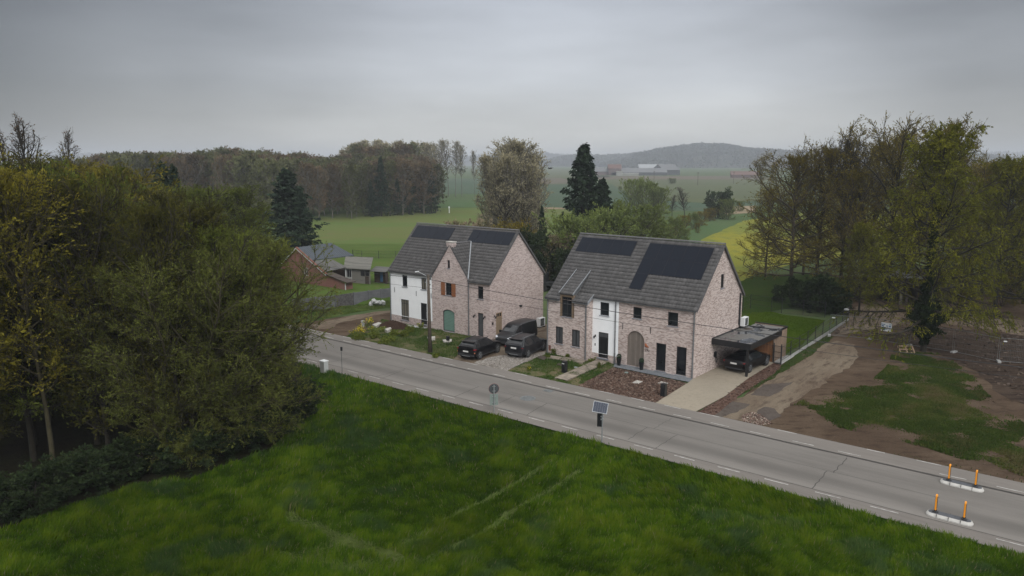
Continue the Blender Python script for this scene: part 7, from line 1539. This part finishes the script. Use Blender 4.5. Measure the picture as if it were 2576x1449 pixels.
mb = MB(); mb.tube([(0, 0, 0), (0, 0, 1.5)], .12, 6); mb.lathe([(.2, 1.5), (.26, 1.6), (.26, 1.95), (.15, 2.05)], k=8); o = mb.build('field_marker', M['white_plastic'], None, loc=AT(1130, 238)); tag(o, 'small white-topped marker post in the green field beside the far wood', 'marker post')
# --- trees on the right
SP['beech'] = [species('beech', 'bark', 'leaf_beech', seed=130 + i, H=10, R=3.7, base=.17, n1=44, el0=2, el1=72, up=.10, prof=lambda h: 1.0 + .15 * math.sin(3 * h) - .62 * h, n2=12, n3=8, l2=.46, l3=.6, nl=8, ls=.034, trunk=.15, wob=.17, twig=.006, flat2=.3) for i in range(3)]
SP['multi'] = [species('multi', 'bark_dark', 'leaf_beech', seed=140, H=10, R=2.6, base=.28, n1=56, el0=35, el1=78, up=.12, prof=lambda h: .9 + .3 * math.sin(3 * h) - .5 * h, n2=10, n3=8, l2=.46, l3=.6, nl=10, ls=.034, trunk=.13, stems=4, wob=.15, twig=.006)]
SP['larch'] = [species('larch', 'bark_dark', 'leaf_larch', seed=150 + i, H=10, R=3.9, base=.16, n1=60, el0=-4, el1=50, up=.05, prof=lambda h: .18 + .98 * (1 - h) ** .8, n2=14, n3=10, l2=.40, l3=.6, nl=9, ls=.034, droop3=.55, curve2=-.06, trunk=.16, wob=.13, twig=.006, flat2=.5, aspect=1.4) for i in range(2)]
SP['rbare'] = [species('bare_oak', 'bark_dark', 'leaf_bud', seed=160, H=10, R=3.2, base=.2, n1=44, el0=20, el1=75, up=.10, prof=lambda h: 1.0 + .1 * math.sin(3 * h) - .6 * h, n2=11, n3=7, l2=.46, l3=.6, nl=0, ls=.04, trunk=.15, wob=.16, twig=.007)]
for px, Y, row, w, kind, k, lab, nm in [
    (1988, 88, 372, 1.05, 'beech', 0, 'wide-branching olive tree nearest the yellow field, leftmost of the right-hand group', 'tree'),
    (2051, 90, 362, .95, 'beech', 1, 'olive-brown tree behind the leftmost tree of the right-hand group', 'tree'),
    (1925, 104, 470, .8, 'beech', 2, 'lower olive tree in front of the yellow field, behind the leftmost one', 'tree'),
    (2112, 90, 340, .85, 'rbare', 0, 'bare grey-brown tree with fine twigs in the middle of the right-hand group', 'bare_tree'),
    (2240, 86, 300, .95, 'multi', 0, 'tallest multi-stemmed tree of the right-hand group, with ragged top twigs', 'tree'),
    (2180, 92, 352, .8, 'beech', 2, 'olive tree between the bare one and the tallest one', 'tree'),
    (2340, 95, 372, .75, 'beech', 0, 'olive tree showing between the tallest tree and the larch', 'tree'),
    (2500, 76, 398, .85, 'larch', 1, 'round-topped yellow-green tree right of the ivy-clad larch', 'tree'),
    (2440, 96, 402, .9, 'beech', 1, 'hazy olive tree behind the larch', 'tree'),
    (2575, 84, 368, .9, 'rbare', 0, 'bare dark tree at the right picture edge', 'bare_tree'),
    (2700, 74, 372, .8, 'beech', 1, 'olive tree partly beyond the right picture edge', 'tree'),
    (2160, 78, 560, .8, 'larch', 1, 'low drooping green tree in front of the dark open shed', 'tree'),
    (2225, 100, 330, .9, 'beech', 2, 'olive tree behind the tallest multi-stemmed one', 'tree'),
    (2478, 92, 402, .95, 'beech', 2, 'olive tree behind the round-topped yellow-green tree', 'tree'),
    (2545, 102, 396, 1.0, 'beech', 0, 'olive tree behind the bare dark tree at the right edge', 'tree'),
    (2400, 104, 392, 1.0, 'beech', 1, 'olive-brown tree filling the gap behind the larch crown', 'tree'),
    (2610, 90, 384, .9, 'larch', 1, 'yellow-green tree cut by the right picture edge', 'tree'),
    (2020, 106, 420, .9, 'beech', 1, 'lower olive-brown tree deep behind the leftmost tree', 'tree')]:
    place(nm, SP[kind][k], AT(px, Y), h_at(Y, row, px), lab, H=10, wide=w)
LP = G(2322, 885); lt_ = place('larch_tree', SP['larch'][0], LP, h_at(LP.y, 316, 2388), 'ivy-clad drooping green larch standing in the building lot', H=10, rz=1.1, wide=.86); lt_.rotation_euler = (0, R_(2.0), 1.1)
def ivy(root, spec, seed):
    rs = np.random.RandomState(seed); Cs = []
    for (z0, z1, r0, r1, n) in spec:
        t = rs.rand(n); z = z0 + (z1 - z0) * t; rr = (r0 + (r1 - r0) * t) * np.sqrt(rs.rand(n)) * (1 + .3 * np.sin(z * 9)); a = rs.rand(n) * 6.283; Cs.append(np.stack([np.cos(a) * rr, np.sin(a) * rr, z], 1))
    V, F = leaf_quads(np.concatenate(Cs), .065, rs); link('ivy', np_mesh('ivy', V, F, [M['leaf_ivy']]), root)
ivy(lt_, [(.35, 1.0, .22, .45, 1500), (.9, 2.1, .75, .85, 5200), (2.0, 3.2, .5, .3, 2200), (3.1, 7.0, .26, .16, 3200)], 3)
# undergrowth under the right-hand trees
for i, (px, row, hrow, w, lab) in enumerate([(2015, 775, 700, .8, 'dark evergreen shrub at the back corner of the lawn'), (2060, 785, 690, .9, 'largest dark evergreen shrub behind the lawn fence'), (2100, 790, 705, .8, 'dark evergreen shrub behind the end of the garden fence'), (1960, 760, 715, .7, 'low dark shrub behind the left part of the lawn fence')]):
    P = G(px, row); place('bush', SP['dark'][0], P, max(2.0, h_at(P.y, hrow, px)), lab, 'bush', None, 10, wide=w * 1.15)
r = random.Random(6)
for i in range(16):
    px = 2290 + i * 34 + r.uniform(-10, 10); Y = r.uniform(80, 94); kd = 'dark' if i % 2 == 0 else 'bbush'
    bush(kd, px, Y, r.uniform(655, 700), r.uniform(.8, 1.3), {'dark': 'dark shrub', 'bbush': 'olive-brown shrub'}[kd] + ', %s from the left in the undergrowth behind the dug earth' % ordw(i), 'undergrowth behind the building lot', k=0)
# leaning trunk by the fence end
P = G(2137, 765); LT = place('leaning_tree', SP['beech'][1], P, 15.5, 'thick-trunked leaning tree at the far end of the garden fence', H=10, rz=2.0, wide=.8); LT.rotation_euler = (0, R_(5), 2.0)
mb = MB(); mb.tube([(-.12, 0, 0), (.0, 0, 1.5), (.05, .0, 3.2), (.02, .0, 5)], .24, 9, .13); mb.build('main_trunk', M['bark'], LT, smooth=True)
# undergrowth along the left wood's meadow edge
r = random.Random(16)
EDG = [(0, 1325), (90, 1300), (177, 1262), (260, 1240), (376, 1205), (472, 1198), (560, 1165), (640, 1135), (700, 1110), (745, 1070), (768, 1040)]
for i, (px, row) in enumerate(EDG):
    P = G(px, row - 14); kd = 'dark'; place('bush', SP[kd][0], P, r.uniform(1.6, 2.8), {'dark': 'dark low bramble shrub', 'bbush': 'brownish low shrub'}[kd] + ', %s from the left along the meadow edge' % ordw(i), 'bush', 'low shrubs along the edge of the left wood', 10, wide=1.3)

# ------------------------------------------------------------------ grass and small plants
def vnoise(x, y, s, seed):
    r = np.random.RandomState(seed); g = r.rand(64, 64); X, Yv = x / s + 1000.3, y / s + 1000.7; i, j = np.floor(X).astype(int), np.floor(Yv).astype(int); fx, fy = X - i, Yv - j; fx, fy = fx * fx * (3 - 2 * fx), fy * fy * (3 - 2 * fy)
    a, b, c, d = g[i % 64, j % 64], g[(i + 1) % 64, j % 64], g[i % 64, (j + 1) % 64], g[(i + 1) % 64, (j + 1) % 64]; return (a * (1 - fx) + b * fx) * (1 - fy) + (c * (1 - fx) + d * fx) * fy
def fbm(x, y, s, seed): return (vnoise(x, y, s, seed) + .5 * vnoise(x, y, s / 2.1, seed + 1) + .25 * vnoise(x, y, s / 4.3, seed + 2)) / 1.75
def blades(name, x, y, z0, h, w, tint, lean, az, rs, mat='grass_blade', label=None, cat='grass'):
    n = len(x); hd = rs.rand(n) * 6.283; ux, uy = np.cos(hd) * w / 2, np.sin(hd) * w / 2; lx, ly = np.cos(az) * np.sin(lean) * h, np.sin(az) * np.sin(lean) * h; hz = np.cos(lean) * h
    b = np.stack([x, y, np.full(n, z0)], 1) if np.isscalar(z0) else np.stack([x, y, z0], 1); off = np.stack([ux, uy, np.zeros(n)], 1)
    mid = b + np.stack([lx * .35, ly * .35, hz * .62], 1); tip = b + np.stack([lx, ly, hz], 1)
    V = np.stack([b - off, b + off, mid + off * .75, tip, mid - off * .75], 1); n5 = np.arange(n)[:, None] * 5
    F = np.concatenate([n5 + [0, 1, 2, 4], n5 + [4, 2, 3, 3]], 1).reshape(-1, 4)
    # two faces per blade: base quad and tip (built as a thin quad)
    V = V.reshape(-1, 3); F2 = F.reshape(n, 2, 4)[:, 0]; T = np.concatenate([n5 + 4, n5 + 2, n5 + 3], 1)
    me = bpy.data.meshes.new(name); me.vertices.add(len(V)); me.vertices.foreach_set('co', V.astype(np.float32).ravel())
    L = np.concatenate([F2, T], 1).astype(np.int32).ravel(); me.loops.add(len(L)); me.loops.foreach_set('vertex_index', L); me.polygons.add(2 * n)
    st = (np.arange(n) * 7)[:, None] + [0, 4]; me.polygons.foreach_set('loop_start', st.astype(np.int32).ravel()); me.polygons.foreach_set('loop_total', np.tile([4, 3], n).astype(np.int32))
    a = me.color_attributes.new('tint', 'FLOAT_COLOR', 'POINT'); c = np.ones((n, 5, 4), np.float32); c[:, :, :3] = tint[:, None, :]; a.data.foreach_set('color', c.ravel()); me.materials.append(M[mat]); me.update(calc_edges=True)
    o = link(name, me); tag(o, label, cat, kind='stuff'); return o
def scatter(poly, n, rs, bbox=None):
    P = np.array([(p[0], p[1]) for p in poly]); lo, hi = bbox or (P.min(0), P.max(0)); x = rs.uniform(lo[0], hi[0], n); y = rs.uniform(lo[1], hi[1], n); k = in_poly(x, y, [tuple(p) for p in P]); return x[k], y[k]
def mixt(cols, f):
    cols = np.array(cols); f = np.clip(f, 0, .9999) * (len(cols) - 1); i = f.astype(int); t = (f - i)[:, None]; return cols[i] * (1 - t) + cols[i + 1] * t
def meadow():
    rs = np.random.RandomState(1); n = 900000
    # denser near the camera: sample in picture space, so each stretch of ground carries grass as fine as it is seen
    px = rs.uniform(-60, 2640, n); row = 1449 + 50 - rs.rand(n) ** 1.25 * 620
    X = (px - 1288) / FPX; U = -(row - 724.5) / FPX; dz = -math.sin(PIT) + U * math.cos(PIT); t = -CAMH / dz; x = X * t; y = (math.cos(PIT) + U * math.sin(PIT)) * t
    d = (x * RE.x + (y - 53) * RE.y, x * RN.x + (y - 53) * RN.y); u_, n_ = d
    edge = -6.38 - .28 * np.abs(fbm(x, y, 1.6, 4) - .5) * 2 + .10 * rs.randn(len(x))
    k = (n_ < edge) & ~in_poly(x, y, [tuple(p[:2]) for p in FOREST]) & (x > -40) ; x, y, n_ = x[k], y[k], n_[k]
    # tall-growth map: tufts; keep fewer blades in the thin spots
    f1 = fbm(x, y, 5.0, 10); f2 = fbm(x, y, 1.3, 20); f3 = fbm(x, y, 11.0, 30); k = rs.rand(len(x)) < .70 + .5 * f2; x, y, n_, f1, f2, f3 = (a[k] for a in (x, y, n_, f1, f2, f3)); m = len(x)
    f5 = vnoise(x, y, .45, 60); h = (.07 + .30 * f2 ** 1.5 + .16 * f1 + .22 * np.clip(f5 - .45, 0, 1)) * rs.uniform(.6, 1.3, m); lean = np.abs(rs.randn(m)) * .35 + .15; az = (f3 * 9 + f2 * 3) + rs.randn(m) * .7
    col = mixt([(.030, .068, .004), (.055, .108, .004), (.078, .136, .005), (.108, .155, .008)], .42 + (f1 - .45) * .55 + (f5 - .5) * .9 + (f2 - .5) * .7 + rs.randn(m) * .20)
    cool = .75 * np.clip((fbm(x, y, 1.9, 40) - .62) * 6, 0, 1)[:, None]; col = col * (1 - cool) + np.array([.045, .085, .030]) * cool; h = h * (1 + .35 * cool[:, 0])
    dry = (rs.rand(m) < .025)[:, None]; col = np.where(dry, [.19, .17, .09], col)
    # wheel tracks: flattened, pale undersides turned up
    def track(pts, wdt, amt, rag=.5):
        nonlocal lean, az, h, col
        P = [G(*p) for p in pts]; best = np.full(m, 9.); ang = np.zeros(m)
        for a, b in zip(P[:-1], P[1:]):
            ax, ay, bx, by = a.x, a.y, b.x, b.y; L2 = (bx - ax) ** 2 + (by - ay) ** 2; t = np.clip(((x - ax) * (bx - ax) + (y - ay) * (by - ay)) / L2, 0, 1); dd = np.hypot(x - ax - t * (bx - ax), y - ay - t * (by - ay)); k = dd < best; best = np.where(k, dd, best); ang = np.where(k, math.atan2(by - ay, bx - ax), ang)
        f = np.clip(1.4 - best / (wdt * (1 - rag + 2 * rag * fbm(x, y, 1.1, 77))), 0, 1) * amt; sel = rs.rand(m) < f
        lean = np.where(sel, 1.30 + .15 * rs.randn(m), lean); az = np.where(sel, ang + 3.14 * (rs.rand(m) < .25) + .4 * rs.randn(m), az); h = np.where(sel, .30 * rs.uniform(.7, 1.2, m), h)
        col = np.where((sel & (rs.rand(m) < .7))[:, None], np.array([.115, .150, .045]) * rs.uniform(.8, 1.25, (m, 1)), col)
    t6 = crop(900, 1500, 1.7173)
    track([t6(1290, 800), t6(1380, 762), t6(1480, 700), t6(1560, 672), t6(1700, 590), t6(1850, 505), t6(2000, 400)], .19, 1); track([t6(1220, 870), t6(1290, 800)], .2, .5)
    track([t6(1380, 960), t6(1640, 822), t6(1730, 745), t6(1860, 668), t6(1960, 620), t6(2080, 540), t6(2180, 470)], .22, .95)
    track([t6(320, 750), t6(360, 800), t6(480, 820), t6(560, 870), t6(700, 940), t6(870, 990), t6(1010, 1030)], .40, 1.2, .7); track([t6(700, 1100), t6(870, 1050), t6(1010, 970), t6(1220, 860)], .50, .85, .8); track([t6(560, 960), t6(700, 900), t6(830, 960)], .4, .6, .8)
    track([t6(200, 1000), t6(420, 1060), t6(600, 1110)], .5, .7, .9); track([t6(1000, 1090), t6(1200, 1050), t6(1380, 960)], .5, .75, .9); track([t6(500, 1030), t6(640, 1080), t6(900, 1110)], .6, .65, .9); track([t6(60, 860), t6(220, 950), t6(380, 1100)], .3, .5, .8)
    w = np.clip(.011 + .0007 * y, .016, .045) * rs.uniform(.7, 1.3, m)
    blades('meadow_grass', x, y, .04, h, w, col, lean, az, rs, label='long green meadow grass with flattened wheel tracks across the foreground'); return m
meadow()
def feather_dist(x, y, poly, d):          # 1 at the patch's border, 0 deeper than d inside
    best = np.full(len(x), 9.)
    for i in range(len(poly)):
        ax, ay = poly[i][0], poly[i][1]; bx, by = poly[(i + 1) % len(poly)][0], poly[(i + 1) % len(poly)][1]; L2 = (bx - ax) ** 2 + (by - ay) ** 2 + 1e-9
        t = np.clip(((x - ax) * (bx - ax) + (y - ay) * (by - ay)) / L2, 0, 1); best = np.minimum(best, np.hypot(x - ax - t * (bx - ax), y - ay - t * (by - ay)))
    return np.clip(1 - best / d, 0, 1)
def patch_grass(poly, n, label, h=(.06, .20), cols=((.045, .085, .02), (.075, .12, .028), (.11, .13, .045)), thr=.0, seed=2, name='grass', w=.035, s=1.6, z=.05, feather=0):
    rs = np.random.RandomState(seed); x, y = scatter(poly, n, rs); f = fbm(x, y, s, seed + 50); ft = feather_dist(x, y, poly, feather) if feather else 0.0; k = f + .08 * rs.randn(len(x)) - ft * .35 > thr; x, y, f = x[k], y[k], f[k]; m = len(x)
    hh = (h[0] + (h[1] - h[0]) * np.clip((f - thr) * 2.2, 0, 1)) * rs.uniform(.6, 1.3, m); col = mixt(cols, fbm(x, y, s * 1.7, seed + 90) * 1.5 - .25 + rs.randn(m) * .12)
    blades(name, x, y, z, hh, np.full(m, w) * rs.uniform(.7, 1.3, m), col, np.abs(rs.randn(m)) * .4 + .15, rs.rand(m) * 6.28, rs, label=label)
def polyof(name): return None
GPOLY = far_edge(-21.5, us_px(c5, (1850, 690)), .05) + [G(*c5(2150, 430)), LA(11.5, .0), LA(0, -.15), LA(-1.2, -.2), G(*c5(800, 300))]
patch_grass(GPOLY, 42000, 'weedy grass in the front garden of the first house', thr=.36, seed=3, h=(.05, .22), w=.05, s=1.1)
GP2 = [G(*cz(1400, 1150))] + [G(*c6(*p)) for p in [(640, 165), (900, 235), (1130, 272), (1290, 185), (1480, 75), (1440, 20)]] + [LB(4.0, -.9), LB(0, -1.0), G(*cz(2130, 830)), G(*cz(1900, 900))]
patch_grass(GP2, 26000, 'weedy grass around the pallet walkway before the second house', thr=.38, seed=5, h=(.05, .20), w=.05, s=1.0)
patch_grass(LOTG, 330000, 'rough green grass over the earth of the building lot', thr=.33, seed=7, h=(.05, .17), w=.06, cols=((.09, .085, .03), (.040, .066, .012), (.050, .080, .013), (.085, .10, .024), (.13, .11, .05)), s=1.5, z=.045, feather=2.2)
patch_grass(VG, 14000, 'grass strip between the dirt track and the garden fence', thr=.40, seed=9, h=(.06, .2), w=.05, cols=((.028, .048, .014), (.045, .07, .02), (.07, .08, .03)))
RVG = [RP(u, n_far(u) + .02) for u in np.arange(23, 58, 2)] + [RP(u, n_far(u) + .65) for u in np.arange(58, 23, -2)]
patch_grass(RVG, 9000, 'thin grass along the outer edge of the far bike path', thr=.45, seed=11, w=.045, cols=((.028, .048, .014), (.045, .07, .02), (.07, .08, .03)))
KG = [RP(u, n_kerb(u) - .16) for u in np.arange(17, 58, 2)] + [RP(u, n_kerb(u) + .14) for u in np.arange(57, 17, -2)]
patch_grass(KG, 1500, 'small weeds growing in the joint between road and far bike path', thr=.5, seed=13, h=(.03, .09), w=.04, cols=((.02, .03, .012), (.035, .05, .018), (.05, .06, .02)), s=2.5, z=.12)
YP = [LA(-.3, 2.0), G(*c5(1060, 10)), G(*c5(600, 80)), G(*c5(100, 190)), (-24, 79, 0), (-20, 81.4, 0), (-14.5, 86, 0), (-11.5, 84, 0)]
sheet('grass_verge', YP, .042, M['g_yard'], .8, .1); patch_grass(YP, 30000, 'short grass between the concrete fence and the bare earth', thr=.25, seed=15, h=(.04, .10), w=.05)
patch_grass([LB(13.3, 8.8), LB(15.8, 11.4)] + [G(*c4(*p)) for p in [(1000, 665), (1180, 560), (1430, 300), (1380, 290), (960, 235), (860, 208), (640, 215), (520, 250)]], 60000, 'short mown lawn behind the second house', thr=0, seed=17, h=(.03, .06), w=.05, cols=((.055, .100, .005), (.075, .120, .006), (.095, .130, .008)), s=2.5, z=.06)
# flowers and garden plants
def plant(P, h, rw, n, mat, lab, flowers=0, name='plant', seed=0, cat='plant', ls=.06, fl=.035):
    rs = np.random.RandomState(seed); R = empty(name, P, rs.rand() * 6); tag(R, lab, cat); ns = max(5, n // 60); a = rs.rand(ns) * 6.28; el = rs.uniform(50, 85, ns); d = np.stack([np.cos(a) * np.cos(np.radians(el)), np.sin(a) * np.cos(np.radians(el)), np.sin(np.radians(el))], 1)
    S = rs.randn(ns, 3) * [rw * .35, rw * .35, 0]; Pp = polyl(S, d, h * rs.uniform(.7, 1.05, ns), 4, np.array([0, 0, .02]), rs, .1); V, F = poly_segs(Pp, np.full(ns, .012), np.full(ns, .005), 3); link('stem', np_mesh('stem', V, F, [M['leaf_green']]), R)
    i = rs.randint(0, ns, n); C, D = at_par(Pp, i, rs.rand(n)); V, F = leaf_quads(C + rs.randn(n, 3) * rw * .16, ls, rs); link('foliage', np_mesh('foliage', V, F, [M[mat]]), R)
    if flowers: i = rs.randint(0, ns, flowers); C, D = at_par(Pp, i, .72 + .28 * rs.rand(flowers)); V, F = leaf_quads(C + rs.randn(flowers, 3) * rw * .14, fl, rs); link('flowers', np_mesh('flowers', V, F, [M['flower']]), R)
for i, (X, Y_, h, w, f, lab) in enumerate([(800, 270, 1.15, .5, 330, 'tallest clump of yellow-flowering rape beside the small service pedestal'), (730, 370, 1.0, .8, 520, 'broad clump of yellow-flowering rape nearest the bike path'), (600, 375, .6, .5, 70, 'low yellow-flowering clump at the left end of the weedy garden'), (850, 345, .8, .4, 120, 'small yellow-flowering clump right of the broad one'), (1470, 285, .7, .3, 90, 'single yellow-flowering clump at the foot of the utility pole side of the wall'), (960, 320, .6, .4, 40, 'sparse yellow-flowering weed in front of the soil heap')]):
    plant(G(*c5(X, Y_), .05), h, w, 420, 'leaf_bush', lab, f, 'flowering_plant', i)
for i, (X, Y_, h, w, lab) in enumerate([(1115, 380, .55, .45, 'leafy green weed right of the pale concrete block'), (680, 430, .5, .7, 'low green weeds in front of the broad yellow clump'), (900, 400, .6, .7, 'dense green weeds behind the bike path, left garden'), (1050, 450, .55, .8, 'dense green weeds below the leafy weed, left garden'), (1330, 330, .6, .6, 'tall green weeds at the right foot of the soil heap'), (1250, 390, .5, .6, 'green weeds between the soil heap and the utility pole'), (1660, 660, .3, .4, 'tuft of weeds just right of the utility pole foot'), (990, 480, .4, .7, 'low weeds touching the bike path left of the utility pole')]):
    plant(G(*c5(X, Y_), .05), h, w, 650, 'leaf_green', lab, 0, 'weed_plant', 20 + i, ls=.075)
cq = crop(2000, 1280, 7.36)
for i, (X, Y_, h, w, lab) in enumerate([(600, 370, .6, .3, 'leafy weed against the bay wall, below the first window'), (930, 430, .35, .45, 'low weed against the bay wall, below the second window'), (1590, 560, .3, .3, 'small weed in the corner between the bay and the white strip'), (1830, 720, .4, .4, 'bright green weed beside the walkway near the front door'), (430, 470, .25, .25, 'small weed beside the dark slab at the gravel corner')]):
    plant(G(*cq(X, Y_), .05), h, w, 300, 'leaf_green', lab, 0, 'weed_plant', 40 + i)
plant(G(*cz(1790, 1120), .05), .3, .3, 160, 'leaf_green', 'small patch of yellow flowers in the grass before the second house', 40, 'flowering_plant', 50)
# bark chips on the mulch, loose stones on the gravel, rubble by the track
def chips(poly, n, lab, cols, size, seed, z=.06, name='bark_chips', asp=1.4):
    rs = np.random.RandomState(seed); x, y = scatter(poly, n, rs); m = len(x); C = np.stack([x, y, z + .02 * rs.rand(m)], 1); b = nrm(rs.randn(m, 3) * [1, 1, .35]); V, F = leaf_quads(C, size * rs.uniform(.6, 1.3, m), rs, asp, axis=b); V[:, 2] = np.maximum(V[:, 2], z + .001)
    col = np.repeat(mixt(cols, rs.rand(m)), 4, 0); o = link(name, np_mesh(name, V, F, [M['chips']], col=col)); tag(o, lab, 'ground cover', kind='stuff')
chips(ML1, 16000, 'brown bark mulch chips in front of the arched door', [(.05, .030, .023), (.10, .062, .046), (.13, .085, .065), (.22, .165, .13)], .06, 1)
chips(ML2, 11000, 'brown bark mulch chips along the right side of the driveway', [(.05, .03, .022), (.10, .058, .045), (.15, .10, .08)], .06, 2)
GVP = [G(*cz(*p)) for p in [(700, 990), (1000, 1070), (1340, 1145), (1500, 1060), (1900, 890), (2120, 800), (1850, 810), (1500, 835), (1200, 835), (960, 885)]]
chips(GVP, 9000, 'pale gravel stones of the shared drive between the houses', [(.20, .18, .16), (.30, .275, .25), (.42, .40, .37)], .045, 3, .062, 'gravel_stones', 1.0)
RUB = [G(*c4(*p)) for p in [(520, 1340), (640, 1300), (760, 1340), (860, 1430), (700, 1449), (540, 1400)]]
chips(RUB, 2200, 'broken brick rubble at the mouth of the dirt track', [(.16, .09, .07), (.10, .06, .05), (.30, .22, .18), (.4, .36, .3)], .05, 4, .065, 'rubble', 1.0)
chips(LOTG, 900, 'scattered clods and twigs on the building lot', [(.08, .06, .045), (.12, .09, .065), (.05, .04, .03)], .07, 5, .07, 'clods', 1.2)
DLOT = [G(*c8(*p)) for p in [(880, 640), (1250, 690), (2065, 760), (2300, 1300), (2065, 1300), (1750, 1080), (1180, 880), (780, 830)]]
chips(DLOT, 5000, 'clods of dug earth behind the site fence', [(.06, .042, .032), (.09, .066, .05), (.035, .026, .02), (.12, .09, .068)], .13, 6, .06, 'clods', 1.0)

# ------------------------------------------------------------------ the hazy air
def haze():
    mb = MB(); mb.box(-4700, 4700, -400, 5200, -1.5, 82); o = mb.build('haze', bpy.data.materials.new('haze')); o['kind'] = 'stuff'; o['label'] = 'pale haze lying over the whole plain'; o['category'] = 'haze'
    m = o.data.materials[0]; m.use_nodes = True; n, l = m.node_tree.nodes, m.node_tree.links
    for x in list(n):
        if x.type != 'OUTPUT_MATERIAL': n.remove(x)
    v = n.new('ShaderNodeVolumePrincipled'); v.inputs['Color'].default_value = (.86, .92, 1.0, 1); v.inputs['Density'].default_value = HAZE; v.inputs['Anisotropy'].default_value = .2
    l.new(v.outputs[0], [x for x in n if x.type == 'OUTPUT_MATERIAL'][0].inputs['Volume'])
HAZE = .00034
haze()
